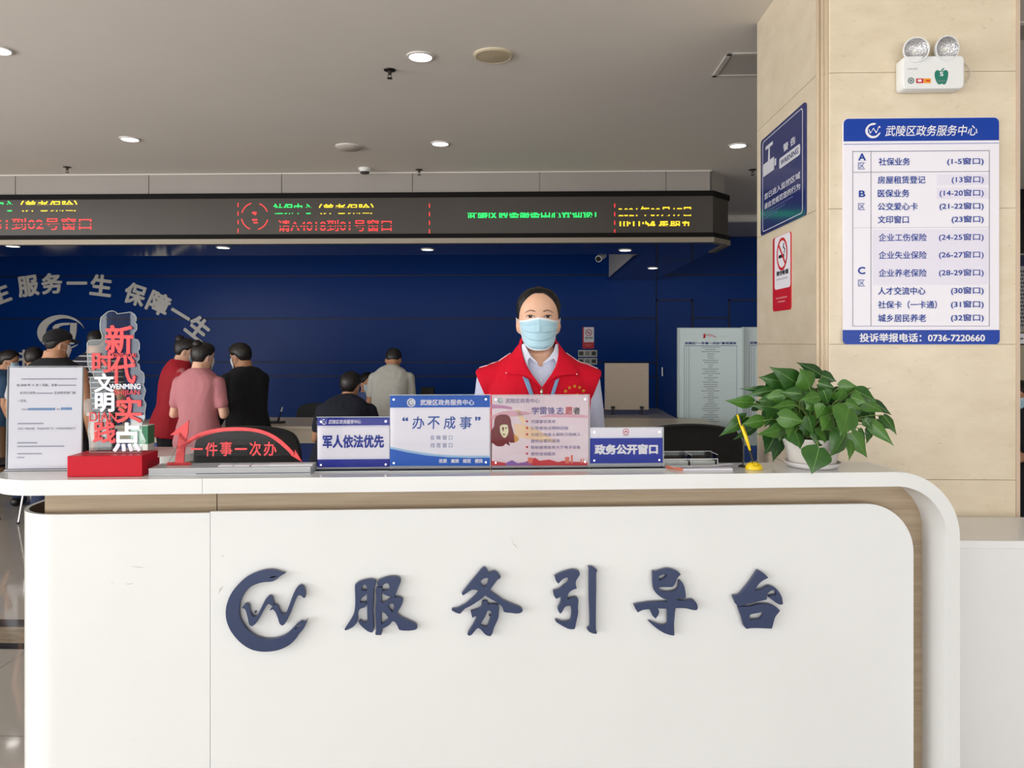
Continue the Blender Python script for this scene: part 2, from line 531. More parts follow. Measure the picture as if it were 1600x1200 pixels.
m.tpx(PS, '（养老保险）', 32, 313, 121, 331, w, bold=0.015, bands=B3, mi=2)
m.tpx(PS, '请A4051到02号窗口', -76, 340, 143, 360, w, bold=0.005, bands=B2, mi=0)
m.tpx(PS, '社保中心', 427, 318, 489, 335, w, bold=0.015, bands=B3, mi=1)
m.tpx(PS, '（养老保险）', 498, 318, 584, 335, w, bold=0.015, bands=B3, mi=2)
m.tpx(PS, '请A4018到01号窗口', 434, 343, 612, 362, w, bold=0.005, bands=B2, mi=0)
m.tpx(PS, '武陵区政务服务中心欢迎您！', 730, 325, 932, 347, w, bold=0.02, bands=[(0.3, 0.68)], mi=1)
m.tpx(PS, '2021年09月17日', 966, 322, 1080, 340, w, bold=0.02, bands=[(0.72, 1.0), (0.12, 0.24)], mi=2)
m.tpx(PS, '10:11:54 星期五', 968, 338, 1080, 360, w, bold=0.02, bands=[(0.3, 0.66)], mi=2)
for xx in (372, 671, 960.5):
    for k in range(4):
        yy = 318 + 13.4 * k + (0 if xx > 400 else -1)
        m.rpx(PS, xx - 0.8, yy, xx + 0.8, yy + 6.5, w, mi=0)
cu, cv = PS.uv(398, 338, w)
px1 = PS.uv(399, 338, w)[0] - cu
for a0, a1 in ((20, 70), (105, 165), (190, 250), (285, 345)):
    pts = [(cu + px1 * 21.5 * math.cos(R(a)), cv + px1 * 21.5 * math.sin(R(a))) for a in range(a0, a1 + 1, 5)]
    pts += [(cu + px1 * 20 * math.cos(R(a)), cv + px1 * 20 * math.sin(R(a))) for a in range(a1, a0 - 1, -5)]
    m.poly(PS, [pts], w, mi=0)
for a, b, c, d in ((394, 331, 401, 334), (397, 334, 400, 336), (394, 342, 402, 345), (396, 347, 403, 349)):
    m.rpx(PS, a, b, c, d, w, mi=0)
m.build('lit_characters', [LR, LG, LY], led)
# duct slope on the ceiling right of the soffit
m = MB()
a = onZ(1128, 357, CEIL - 0.03); 
yd0, yd1 = a.y - 1.0, a.y + 0.25
m.span((x2 + 0.08, yd0, CEIL - 0.10), (x2 + 1.3, yd1, CEIL + 0.001), bev=0.03)
struct(m.build('ceiling_duct_cover', MATS['soffit_white']))

# wall lettering on the blue back wall
WL = mat('wall_letter', (232, 229, 222), 0.5)
wl = thing('wall_slogan', 'arc of pale grey raised characters on the blue wall', 'lettering', PW.pt(PW.uv(160, 470)[0], PW.uv(160, 470)[1]))
for ch, px, py, sz, rot in (('生', 0, 459, 34, 20), ('服', 45, 447, 34, 8), ('务', 82, 443, 34, 4), ('一', 121, 442.5, 33, 0), ('生', 159, 446, 35, -7), ('保', 212, 460, 35, -18), ('障', 249, 474, 36, -25), ('一', 283, 491, 34, -31), ('生', 311, 513, 36, -38)):
    u, v = PW.uv(px, py)
    k = WALLD / F
    m = MB()
    if ch == '一': m.text(PW, ch, u, v, h=5.0 * k, width=sz * k, w=0.018, bold=0.02, th=0.018, rot=R(rot))
    else: m.text(PW, ch, u, v, h=sz * 0.98 * k, width=sz * k, w=0.018, bold=0.03, th=0.018, rot=R(rot))
    m.build('character', WL, wl)
we = thing('wall_emblem', 'large pale oval ring emblem on the blue wall behind the black cap', 'emblem', PW.px(95, 545))
m = MB()
ou = []
inn = []
for a in range(14, 322, 7):
    t = R(a)
    q = min(1, min(a - 14, 322 - a) / 110.0)
    ou.append((95 + 37 * math.cos(t), 519.5 - 27.5 * math.sin(t)))
    inn.append((96.5 + (37 - 1.5 - 10.5 * q) * math.cos(t), 519.5 - (27.5 - 1.2 - 6.5 * q) * math.sin(t)))
m.ppx(PW, ou + inn[::-1], 0.018, th=0.018)
m.build('ring', WL, we)
m = MB()
m.ppx(PW, [(82, 511), (86, 507), (96, 504.5), (109, 504), (109, 507.5), (98, 508.5), (92, 511), (88, 517), (84, 520)], 0.018, th=0.018)
m.ppx(PW, [(110, 504.5), (120, 504.5), (119, 520), (115, 538), (107, 538), (109, 522)], 0.018, th=0.018)
m.build('inner_mark', WL, we)
m = MB(); u, v = PW.uv(38, 559); m.text(PW, '中', u, v, h=26 * WALLD / F, w=0.018, bold=0.03, th=0.018)
tag(m.build('wall_character', WL, origin=PW.pt(u, v)), 'pale grey character on the blue wall beside the heads at far left', 'lettering')

# ------------------------------------------------------------------ the stone pillar
PD = 3.0
fl = P(1279, 535, PD); fr = P(1586, 535, PD); fr.y = fl.y
bl = P(1183, 535, PD * 1.278)
PF = Pl((fl.x, fl.y, 0), (0, -1, 0), (1, 0, 0))
dL = V((bl.x - fl.x, bl.y - fl.y, 0))
PLf = Pl((bl.x, bl.y, 0), (-dL).cross(UP), -dL)
stone = mat('beige_travertine', (234, 221, 196), 0.28, c2=(222, 207, 180), vs=6, bump=0.05, bs=120, stretch=(1, 1, 2.0))
# fine dark flecks in the stone
nt = stone.node_tree
vo = nt.nodes.new('ShaderNodeTexNoise'); vo.inputs['Scale'].default_value = 38; vo.inputs['Detail'].default_value = 3
mp2 = nt.nodes.new('ShaderNodeMapping'); mp2.inputs['Scale'].default_value = (1, 1, 3)
tc2 = nt.nodes.new('ShaderNodeTexCoord')
nt.links.new(tc2.outputs['Object'], mp2.inputs[0]); nt.links.new(mp2.outputs[0], vo.inputs['Vector'])
rp = nt.nodes.new('ShaderNodeValToRGB'); rp.color_ramp.elements[0].position = 0.66; rp.color_ramp.elements[1].position = 0.76
rp.color_ramp.elements[0].color = (0, 0, 0, 1); rp.color_ramp.elements[1].color = (0.30, 0.30, 0.30, 1)
nt.links.new(vo.outputs[0], rp.inputs[0])
mx = nt.nodes.new('ShaderNodeMix'); mx.data_type = 'RGBA'
bs = nt.nodes['Principled BSDF']
src = bs.inputs['Base Color'].links[0].from_socket
nt.links.new(rp.outputs[0], mx.inputs[0]); nt.links.new(src, mx.inputs[6]); mx.inputs[7].default_value = lin((150, 124, 92)) + (1,)
nt.links.new(mx.outputs[2], bs.inputs['Base Color'])
zj = [0.0] + sorted(PF.uv(1400, q)[1] for q in (749, 538, 326, 113)) + [CEIL]
cm = PF.uv(1297, 535)[0]
qx = [PF.pt(cm, 0), V((fr.x, fr.y, 0)), V((fr.x + 0.02, bl.y, 0)), V((bl.x, bl.y, 0)), V((fl.x, fl.y, 0)) + dL.normalized() * 0.03]
m = MB()
for a, b in zip(zj[:-1], zj[1:]):
    a2, b2 = a + 0.001, b - 0.001
    n = len(qx)
    m.add([(p.x, p.y, a2) for p in qx] + [(p.x, p.y, b2) for p in qx], [tuple(range(n - 1, -1, -1)), tuple(range(n, 2 * n))] + [(i, (i + 1) % n, n + (i + 1) % n, n + i) for i in range(n)])
cen = sum(qx, V()) / len(qx)
q2 = [cen + (p - cen) * 0.985 for p in qx]
m.add([(p.x, p.y, 0) for p in q2] + [(p.x, p.y, CEIL) for p in q2], [(i, (i + 1) % n, n + (i + 1) % n, n + i) for i in range(n)], 1)
pil = struct(m.build('wall_pillar', [stone, mat('stone_joint', (160, 142, 116), 0.8)]))
m = MB()
for a in (1281.5, 1287.5, 1293.5):
    u = PF.uv(a, 535)[0]
    t = (u - PF.uv(1281, 535)[0]) / (cm - PF.uv(1281, 535)[0])
    y = fl.y + 0.02 * (1 - t)
    m.tube([(fl.x + u, y + 0.004, 0), (fl.x + u, y + 0.004, CEIL)], 0.0075, 10)
m.build('corner_moulding', mat('stone_moulding', (216, 196, 168), 0.35, var=0.05, vs=10), pil, smooth=True)
m = MB(); m.span((fr.x - 0.012, fr.y - 0.004, 0), (fr.x + 0.003, fr.y + 0.01, CEIL))
m.build('corner_strip', mat('stone_edge', (212, 190, 168), 0.4), pil)

# emblem of the service centre: a brush-stroke ring round a wave
EMB_C = [(785, 188), (740, 178), (690, 160), (620, 150), (540, 158), (440, 190), (340, 240), (240, 330), (160, 440), (115, 560), (105, 660), (120, 760), (170, 870), (260, 980), (370, 1060), (480, 1095), (600, 1100), (720, 1080), (830, 1030), (910, 960), (960, 890), (1015, 820), (1045, 740), (1020, 765), (980, 755), (930, 790), (880, 840), (830, 890), (740, 940), (640, 965), (540, 960), (440, 925), (350, 850), (290, 770), (260, 690), (255, 600), (270, 510), (310, 430), (380, 350), (470, 305), (560, 285), (640, 280), (700, 250), (730, 222)]
EMB_H = [[(600, 238), (660, 216), (715, 214), (690, 236), (640, 246)], [(898, 858), (935, 800), (1000, 768), (960, 818)]]
EMB_W = [[(295, 592), (325, 555), (350, 548), (370, 570), (380, 630), (405, 685), (430, 700), (465, 690), (500, 630), (540, 550), (575, 485), (610, 455), (640, 470), (660, 555), (640, 565), (615, 545), (585, 550), (545, 610), (500, 690), (450, 770), (410, 802), (380, 785), (365, 720), (345, 640), (325, 600)],
         [(620, 615), (650, 575), (680, 558), (710, 580), (735, 640), (770, 672), (805, 660), (840, 580), (880, 470), (920, 380), (960, 335), (1000, 340), (1025, 400), (1025, 470), (1010, 470), (985, 445), (950, 440), (920, 480), (880, 580), (830, 700), (790, 775), (765, 795), (735, 775), (715, 710), (685, 640), (655, 605)]]
def emblem(mb, pl, u, v, size, w, mi=0, mi2=None):
    k = size / 1000.0
    f = lambda pts: [(u + (x - 575) * k, v - (y - 625) * k) for x, y in pts]
    mb.poly(pl, [catmull(f(EMB_C), 2)], w, mi=mi)
    for q in EMB_W: mb.poly(pl, [catmull(f(q), 2)], w, mi=mi if mi2 is None else mi2)

# ------------------------------------------------------------------ things on the pillar
g = thing('directory_board', 'large white and blue directory board of service windows on the stone pillar', 'sign', PF.px(1440, 538))
m = MB(); m.rpx(PF, 1318, 183, 1561, 538, 0.012, r=0.02, th=0.011, bev=0.001)
bd = m.build('board', SIGNW, g)
m = MB()
a = PF.uv(1318, 221, 0.013); b = PF.uv(1561, 183.5, 0.013)
m.poly(PF, [rrect(a[0], a[1], b[0], b[1], rs=(0, 0, 0.02, 0.02))], 0.0132)
m.build('header_band', SIGNB, g)
m = MB()
m.rpx(PF, 1318, 223.2, 1561, 225.8, 0.0138)
m.build('header_rule', SIGNB, g)
m = MB()
a = PF.uv(1316.5, 538, 0.013); b = PF.uv(1562, 515.5, 0.013)
m.poly(PF, [rrect(a[0], a[1], b[0], b[1], rs=(0.018, 0.018, 0, 0))], 0.0132)
m.build('footer_band', SIGNB, g)
m = MB()
u, v = PF.uv(1364, 204, 0.014)
emblem(m, PF, u, v, 25 * PD / F, 0.014, 1)
m.tpx(PF, '武陵区政务服务中心', 1383, 195, 1527, 213, 0.014, shear=0.18, bold=0.008, mi=1)
m.tpx(PF, '投诉举报电话：0736-7220660', 1343, 520.5, 1539, 534.5, 0.014, bold=0.022, mi=1)
def line(x0, y0, x1, y1): m.rpx(PF, min(x0, x1) - 0.35, min(y0, y1) - 0.35, max(x0, x1) + 0.35, max(y0, y1) + 0.35, 0.0136, mi=2)
for yy in (236, 268.5, 355.5, 509.5): line(1332.5, yy, 1546, yy)
for xx in (1332.5, 1361, 1546): line(xx, 236, xx, 509.5)
for t, x0, y0, x1, y1 in (('A', 1341, 239.5, 1353, 251), ('B', 1342, 297.5, 1352, 308), ('C', 1340.5, 417, 1352, 428.5)): m.tpx(PF, t, x0, y0, x1, y1, 0.014, bold=0.02)
for y0 in (254, 317.5, 437): m.tpx(PF, '区', 1341, y0, 1351.5, y0 + 10.5, 0.014)
for t, x0, x1, yc, n, nx in (('社保业务', 1373, 1422, 252.5, '(1-5窗口)', 1480), ('房屋租赁登记', 1371.5, 1446, 281, '(13窗口)', 1487), ('医保业务', 1371.5, 1421, 302, '(14-20窗口)', 1468), ('公交爱心卡', 1371.5, 1434, 322.5, '(21-22窗口)', 1468), ('文印窗口', 1371.5, 1420, 343, '(23窗口)', 1487),
                         ('企业工伤保险', 1373, 1448, 371, '(24-25窗口)', 1467), ('企业失业保险', 1373, 1448, 398.5, '(26-27窗口)', 1467), ('企业养老保险', 1373, 1448, 426.5, '(28-29窗口)', 1467), ('人才交流中心', 1372, 1446, 454.5, '(30窗口)', 1486), ('社保卡（一卡通）', 1372, 1464, 476, '(31窗口)', 1486), ('城乡居民养老', 1372, 1447, 497, '(32窗口)', 1486)):
    m.tpx(PF, t, x0, yc - 6.2, x1, yc + 6.2, 0.014, bold=0.012)
    m.tpx(PF, n, nx, yc - 6.4, 1537, yc + 6.4, 0.014, bold=0.012)
m.build('lettering', [INKB, INKW, mat('grey_line', (90, 92, 120), 0.5)], g)
for r4 in ((1464, 272, 1544, 289), (1464, 293, 1544, 310.5), (1364, 358, 1543, 445)):
    m = MB(); m.rpx(PF, *r4, 0.0134); m.build('pasted_strip', mat('pasted_paper', (236, 233, 248), 0.4), g)

g = thing('surveillance_warning_sign', 'dark blue camera surveillance warning sign on the shaded side of the pillar', 'sign', PLf.px(1226, 360))
uL, vB = PLf.uv(1190.5, 369); uR, vT = PLf.uv(1261, 158)
m = MB(); m.poly(PLf, [rrect(uL, vB, uR, vT, 0.02)], 0.006, th=0.006)
m.build('board', mat('warning_blue', (28, 42, 108), 0.12, spec=0.7), g)
W_, H_ = uR - uL, vT - vB
def wq(a, b): return uL + a * W_, vB + b * H_
m = MB()
m.poly(PLf, [rrect(*wq(0.05, 0.03), *wq(0.95, 0.97), 0.02), rrect(*wq(0.062, 0.038), *wq(0.938, 0.962), 0.018)], 0.0065)
m.text(PLf, '警 告', *wq(0.68, 0.735), h=0.075 * H_, width=0.26 * W_, w=0.0065, bold=0.02)
m.poly(PLf, [rrect(*wq(0.46, 0.565), *wq(0.90, 0.665), 0.012)], 0.0065)
m.text(PLf, '您已进入监控区域', *wq(0.5, 0.385), h=0.062 * H_, width=0.80 * W_, w=0.0065, bold=0.015)
m.text(PLf, '请自觉规范您的行为', *wq(0.5, 0.285), h=0.062 * H_, width=0.80 * W_, w=0.0065, bold=0.015)
m.poly(PLf, [[wq(0.07, 0.60), wq(0.34, 0.60), wq(0.34, 0.73), wq(0.07, 0.73)]], 0.0065)
m.poly(PLf, [[wq(0.35, 0.63), wq(0.39, 0.63), wq(0.39, 0.70), wq(0.35, 0.70)]], 0.0065)
m.poly(PLf, [[wq(0.19, 0.73), wq(0.24, 0.73), wq(0.235, 0.86), wq(0.205, 0.86)]], 0.0065)
m.poly(PLf, [[wq(0.13, 0.86), wq(0.31, 0.86), wq(0.31, 0.895), wq(0.13, 0.895)]], 0.0065)
m.text(PLf, 'WARNING', *wq(0.68, 0.615), h=0.052 * H_, width=0.37 * W_, w=0.007, bold=0.01, mi=1)
for k, ww in ((0.225, 0.78), (0.195, 0.6), (0.165, 0.4)):
    for j in range(int(ww * 16)):
        m.poly(PLf, [rrect(*wq(0.10 + j / 18.0, k - 0.006), *wq(0.10 + j / 18.0 + 0.04, k + 0.006), 0)], 0.0065, mi=2)
m.build('lettering', [mat('warning_white', (214, 214, 224), 0.4), MATS['warning_blue'], mat('warning_small', (92, 98, 150), 0.5)], g)

def no_smoking(pl, x0, y0, x1, y1, label, loc):
    g = thing('no_smoking_sign', label, 'sign', loc)
    uL, vB = pl.uv(x0, y1); uR, vT = pl.uv(x1, y0)
    W_, H_ = uR - uL, vT - vB
    q = lambda a, b: (uL + a * W_, vB + b * H_)
    m = MB(); m.poly(pl, [rrect(uL, vB, uR, vT, 0.07 * W_)], 0.005, th=0.005); m.build('board', REDP, g)
    m = MB(); m.poly(pl, [rrect(*q(0.12, 0.29), *q(1.0, 0.995), 0.07 * W_)], 0.0056); m.build('white_field', SIGNW, g)
    m = MB()
    cu, cv = q(0.55, 0.745); r = 0.30 * W_
    m.ring(pl, cu, cv, r, r * 0.82, 0.0062, mi=0)
    d = r * 0.62
    m.poly(pl, [[(cu - d - r * .06, cv + d - r * .06), (cu - d + r * .06, cv + d + r * .06), (cu + d + r * .06, cv - d + r * .06), (cu + d - r * .06, cv - d - r * .06)]], 0.0066, mi=0)
    m.poly(pl, [rrect(cu - r * .62, cv - r * .22, cu + r * .25, cv - r * .02)], 0.0062, mi=1)
    m.poly(pl, [rrect(cu + r * .30, cv - r * .22, cu + r * .42, cv - r * .02)], 0.0062, mi=1)
    m.poly(pl, [catmull([(cu + r * .3, cv + r * .05), (cu + r * .5, cv + r * .2), (cu + r * .15, cv + r * .4), (cu + r * .3, cv + r * .65), (cu + r * .42, cv + r * .6), (cu + r * .32, cv + r * .42), (cu + r * .62, cv + r * .22), (cu + r * .42, cv + r * .02)], 3)], 0.0062, mi=1)
    m.text(pl, '请勿吸烟', *q(0.56, 0.50), h=0.065 * H_, width=0.66 * W_, w=0.0062, bold=0.03, mi=1)
    for k, ww in ((0.42, 0.62),):
        for j in range(7): m.poly(pl, [rrect(*q(0.25 + j * .09, k - .008), *q(0.30 + j * .09, k + .008))], 0.0062, mi=2)
    for k, n in ((0.17, 9), (0.12, 6)):
        for j in range(n): m.poly(pl, [rrect(*q(0.52 + (j - n / 2) * .07, k - .01), *q(0.52 + (j - n / 2) * .07 + .05, k + .01))], 0.0056, mi=3)
    m.build('lettering', [INKR, INKK, INKG, mat('pink_print', (230, 150, 155), .5)], g)
no_smoking(PLf, 1209, 361, 1237, 487, 'red and white no smoking sign below the blue warning sign on the pillar', PLf.px(1222, 490))

# twin-head emergency light
g = thing('emergency_light', 'white twin-head emergency light above the directory board on the pillar', 'light', PF.px(1446, 145))
wb_ = mat('white_housing', (238, 240, 240), 0.3)
a = PF.uv(1401, 145); b = PF.uv(1491, 98)
m = MB(); m.poly(PF, [rrect(a[0], a[1], b[0], b[1], 0.012)], 0.062, th=0.060, bev=0.006)
bod = m.build('housing', wb_, g, smooth=40)
W6 = 0.0625
m = MB()
ap = [(1472.5, 111), (1478, 109), (1481.5, 112.5), (1481, 121), (1478, 130), (1475, 132), (1471.5, 130.8), (1468, 132), (1464.5, 130), (1461, 122), (1460.5, 113.5), (1464, 109.2), (1469, 110.8)]
m.ppx(PF, ap, W6, smooth=3, mi=0)
m.ppx(PF, [(1470, 110.5), (1473, 107), (1476, 106), (1474, 109), (1471.5, 111)], W6, smooth=2, mi=0)
m.tpx(PF, 'S', 1468.5, 112, 1474, 119, W6 + .0004, bold=.03, mi=1)
m.rpx(PF, 1465, 125, 1477, 128, W6 + .0004, mi=2)
STK = [mat('apple_green', (18, 124, 104), .4), INKW, mat('grey_green', (90, 130, 120), .5), INKG, INKR, mat('orange_print', (240, 160, 50), .5)]
m.build('apple_sticker', STK, bod)
m = MB()
u, v = PF.uv(1423.5, 126, W6); m.ring(PF, u, v, .0125, .008, W6, mi=2); m.disc(PF, u, v, .006, W6, mi=3)
m.rpx(PF, 1431.5, 122.5, 1443, 130, W6, mi=4); m.rpx(PF, 1443.5, 122.5, 1454.5, 130, W6, mi=5)
m.rpx(PF, 1434, 124, 1440, 128, W6 + .0004, mi=1); m.rpx(PF, 1447, 125, 1453, 127, W6 + .0004, mi=4)
m.tpx(PF, 'CZBM 敏华', 1417, 106, 1434, 109, W6, mi=3)
m.build('label_print', STK, bod)
for i, (px, py, dx_) in enumerate(((1431, 78, -0.25), (1479, 76, 0.18))):
    c = PF.px(px, py, 0.065)
    d = V((dx_ * 0.6, -1, -0.12 if i else -0.02)).normalized()
    M = Matrix.Translation(c) @ d.to_track_quat('Z', 'Y').to_matrix().to_4x4()
    m = MB(); m.lathe([(0.010, -0.052), (0.026, -0.045), (0.040, -0.02), (0.0485, 0.0), (0.0485, 0.006), (0.044, 0.006)], M=M, n=28, cap=False)
    hd = m.build('lamp_head', wb_, g, smooth=40)
    m = MB(); m.lathe([(0.044, 0.005), (0.036, -0.012), (0.022, -0.026), (0.006, -0.032), (0.0001, -0.032)], M=M, n=28, cap=False)
    m.build('reflector', mat('lamp_reflector', (225, 225, 228), 0.12, 1.0, bump=0.6, bs=160), hd, smooth=True)
    m = MB(); m.lathe([(0.008, -0.03), (0.008, -0.008), (0.004, -0.002), (0.0001, 0)], M=M, n=12, cap=False)
    m.build('bulb', mat('frosted_bulb', (250, 248, 240), .2), hd, smooth=True)
    bx_ = PF.px(px + (1 if i == 0 else -8), 98, 0.035)
    m = MB(); m.tube([bx_, bx_ + V((0, 0, .018)), c + V((0, .045, -.02))], [.009, .008, .012], 10); m.build('neck', wb_, hd, smooth=True)
pts = [PF.px(x, y, 0.012) for x, y in ((1477, 96), (1488, 93), (1500, 94.5), (1511, 101), (1516.5, 111), (1515, 121), (1509, 129), (1500, 132), (1492, 131))]
m = MB(); m.tube(pts, .0022, 8); m.build('cable', mat('cable_white', (226, 218, 204), .4), g, smooth=True)

# ------------------------------------------------------------------ the reception counter
CT = 1.10                                    # counter top height
CR = R(3.1) - 0 + 0                          # turn of the counter against the camera's picture plane
c0 = P(800, 535, 2.2655); c0.z = 0
cx_ = (RT * math.cos(R(3.1)) + FW * math.sin(R(3.1))).normalized()
cy_ = UP.cross(cx_).normalized()
CROT = math.atan2(cx_.y, cx_.x)
def CPl(off): return Pl(c0 + cy_ * off, -cy_, cx_)     # upright plane, off metres behind the front edge
def CL(x, y, z=CT): return c0 + cx_ * x + cy_ * y + UP * z
def cxat(px, off, py=740): return CPl(off).uv(px, py)[0]
PO = CPl(0.0)
xl = CPl(0.0875).uv(-6, 745)[0] - 0.0235; xs_ = PO.uv(316, 745)[0]; xr = PO.uv(1500, 900)[0]
TH = 0.0445
DEP = 0.205
ctr = thing('reception_counter', 'white curved reception counter with raised navy characters and an oak recess', 'counter', c0, CROT)
def ploft(pl_, name, mats_, parent, smooth=35): pass
# left length of the top, rounded in plan at its end
def plan_prism(m, pts, z0, z1, mi=0):
    n = len(pts)
    m.add([CL(x, y, z0) for x, y in pts] + [CL(x, y, z1) for x, y in pts], [tuple(range(n - 1, -1, -1)), tuple(range(n, 2 * n))] + [(i, (i + 1) % n, n + (i + 1) % n, n + i) for i in range(n)], mi)
rr = 0.175
pts = [(xl + rr - rr * math.sin(t), rr - rr * math.cos(t)) for t in (R(90) * k / 14 for k in range(15))]
pts += [(xl + 0.004, DEP - 0.01), (xl + 0.012, DEP)]
pts = pts[::-1] if False else pts
left = [(xs_ - 0.0006, DEP)] + [(xs_ - 0.0006, 0.0)] + pts
m = MB(); plan_prism(m, left[::-1], CT - TH, CT)
m.build('countertop', GLOSSW, ctr, smooth=40)
# the rest of the top folding down into the right-hand leg
ro, ri = 0.205, 0.162
prof_o = [(xs_ + 0.0006, CT)] + [(xr - ro + ro * math.sin(t), CT - ro + ro * math.cos(t)) for t in (R(90) * k / 20 for k in range(21))] + [(xr, 0.0)]
prof_i = [(xs_ + 0.0006, CT - TH)] + [(xr - 0.0405 - ri + ri * math.sin(t), CT - TH - ri + ri * math.cos(t)) for t in (R(90) * k / 20 for k in range(21))] + [(xr - 0.0405, 0.0)]
ring_ = prof_o + prof_i[::-1]
m = MB()
n = len(ring_)
vs = [CL(x, 0, z) for x, z in ring_] + [CL(x, DEP, z) for x, z in ring_]
fs = [(i, n + i, n + (i + 1) % n, (i + 1) % n) for i in range(n)]
h = len(prof_o)
for k in range(h - 1):
    a, b = k, k + 1; c, d = n - 2 - k, n - 1 - k
    fs += [(a, b, c, d), (n + d, n + c, n + b, n + a)]
m.add(vs, fs)
m.build('countertop', GLOSSW, ctr, smooth=40)
# oak back boards
yw = 0.132
PWd = CPl(yw)
sw = PWd.uv(339, 785)[0]
m = MB()
wl_ = PWd.uv(70, 785)[0]
def lbox(m, x0, x1, y0, y1, z0, z1, mi=0, bev=0.0):
    M = Matrix.Translation(c0) @ Matrix.Rotation(CROT, 4, 'Z')
    m.span((x0, y0, z0), (x1, y1, z1), bev, mi, M)
lbox(m, wl_, sw - 0.0015, yw, yw + 0.02, 0, CT - TH - 0.001)
m.build('back_board', WOOD, ctr)
m = MB()
lbox(m, sw + 0.0015, xr - 0.041, yw, yw + 0.02, 0, CT - TH - 0.001)
m.build('back_board', WOOD, ctr)
# white front panels
yp = 0.072
PP = CPl(yp)
sp = PP.uv(328.5, 900)[0]; plft = CPl(0.072 + 0.08).uv(38, 950)[0] - 0.0214; prgt = PP.uv(1427, 900)[0]
zp0 = PP.uv(329, 801.5)[1]; zp1 = PP.uv(1330, 787)[1]
zp = (zp0 + zp1) / 2
r2 = 0.16
rp_ = 0.155
outl = [(prgt, 0.0), (prgt, zp - rp_)] + [(prgt - rp_ + rp_ * math.cos(t), zp - rp_ + rp_ * math.sin(t)) for t in (R(90) * k / 14 for k in range(1, 15))] + [(sp + 0.0012, zp), (sp + 0.0012, 0.0)]
m = MB(); m.poly(PP, [outl], 0.0, th=0.014, bev=0.0015)
m.build('front_panel', GLOSSW, ctr, smooth=40)
# spacers that hold the panel off the boards
m = MB(); lbox(m, sp + 0.05, prgt - 0.05, yp + 0.014, yw, 0.02, 0.5)
m.build('spacer', mat('dark_spacer', (70, 60, 50), 0.7), ctr)
path = [(sp - 0.0012, yp)] + [(plft + r2 - r2 * math.sin(t), yp + r2 - r2 * math.cos(t)) for t in (R(90) * k / 18 for k in range(19))] + [(plft, yp + 0.42)]
path2 = [(sp - 0.0012, yp + 0.012)] + [(plft + r2 - (r2 - .012) * math.sin(t), yp + r2 - (r2 - .012) * math.cos(t)) for t in (R(90) * k / 18 for k in range(19))] + [(plft + .012, yp + 0.42)]
m = MB()
k = len(path)
vs = []
for pth in (path, path2):
    for z in (0.0, zp0): vs += [CL(x, y, z) for x, y in pth]
fs = []
for i in range(k - 1):
    fs += [(i, k + i, k + i + 1, i + 1), (2 * k + i, 2 * k + i + 1, 3 * k + i + 1, 3 * k + i), (k + i, 3 * k + i, 3 * k + i + 1, k + i + 1)]
fs += [(0, 2 * k, 3 * k, k), (k - 1, 2 * k - 1, 4 * k - 1, 3 * k - 1)]
m.add(vs, fs)
m.build('end_panel', [GLOSSW], ctr, smooth=40)
m = MB()
ip = [(x + 0.0006, y + 0.0006) for x, y in path2[8:]]
vs = [CL(x, y, z) for z in (0.0, zp0 - 0.001) for x, y in ip]; q = len(ip)
m.add(vs, [(i, i + 1, q + i + 1, q + i) for i in range(q - 1)])
m.build('end_panel_lining', mat('brown_lining', (92, 74, 56), 0.6), ctr, smooth=40)
# fine scuffs on the lacquer
for pts in (((201, 884.5), (215, 885.5), (231, 888), (215, 886.3)), ((172, 911), (178, 909.4), (177, 910.4)), ((195, 912.5), (203, 912), (209, 910.5), (203, 913)), ((340.5, 929), (344, 920), (350, 914.5), (345.5, 920.5)), ((346, 867.5), (350, 869), (349.5, 870)), ((797, 836), (803, 850), (811, 858), (803, 851.5)), ((207, 1155), (208.5, 1155), (208, 1156.5))):
    m = MB(); m.ppx(PP, pts, .0006); m.build('scuff_mark', mat('scuff_grey', (168, 166, 162), .5), ctr)
# raised characters and emblem
CH = {}
CH['服'] = ((530, 880, 130), [[(235, 320), (255, 290), (300, 262), (400, 235), (470, 232), (515, 245), (524, 270), (515, 320), (497, 360), (495, 480), (490, 600), (485, 720), (492, 800), (497, 920), (490, 970), (470, 988), (420, 970), (360, 925), (310, 875), (285, 835), (305, 825), (345, 850), (385, 850), (412, 835), (412, 700), (408, 550), (408, 400), (405, 330), (380, 300), (360, 298), (335, 320), (325, 360), (330, 392), (385, 390), (400, 410), (385, 445), (340, 480), (310, 520), (298, 558), (330, 565), (385, 562), (395, 585), (375, 620), (330, 635), (295, 655), (275, 690), (265, 740), (268, 800), (250, 850), (200, 905), (140, 940), (95, 955), (85, 945), (120, 890), (170, 815), (210, 740), (232, 660), (240, 560), (238, 440)]],
    [[(555, 280), (575, 245), (640, 215), (720, 193), (800, 190), (860, 205), (885, 240), (875, 285), (850, 340), (825, 410), (795, 480), (760, 478), (700, 460), (630, 425), (615, 405), (650, 395), (700, 385), (730, 365), (730, 325), (715, 285), (690, 275), (650, 290), (610, 320), (580, 318), (560, 300)]],
    [[(535, 385), (550, 350), (580, 342), (615, 350), (620, 390), (610, 440), (610, 570), (650, 568), (720, 520), (790, 490), (870, 490), (910, 510), (915, 545), (895, 600), (860, 660), (830, 715), (870, 760), (950, 805), (1050, 850), (1110, 885), (1122, 920), (1100, 945), (1020, 958), (930, 958), (870, 945), (850, 900), (820, 850), (790, 825), (765, 828), (730, 870), (680, 905), (610, 935), (620, 970), (610, 1010), (600, 1022), (535, 1022), (530, 1000), (540, 960), (540, 900), (530, 640), (540, 500)], [(700, 605), (730, 580), (770, 570), (795, 590), (795, 630), (780, 690), (765, 705), (730, 660)], [(605, 680), (640, 690), (680, 725), (718, 780), (690, 820), (640, 860), (605, 885)]])
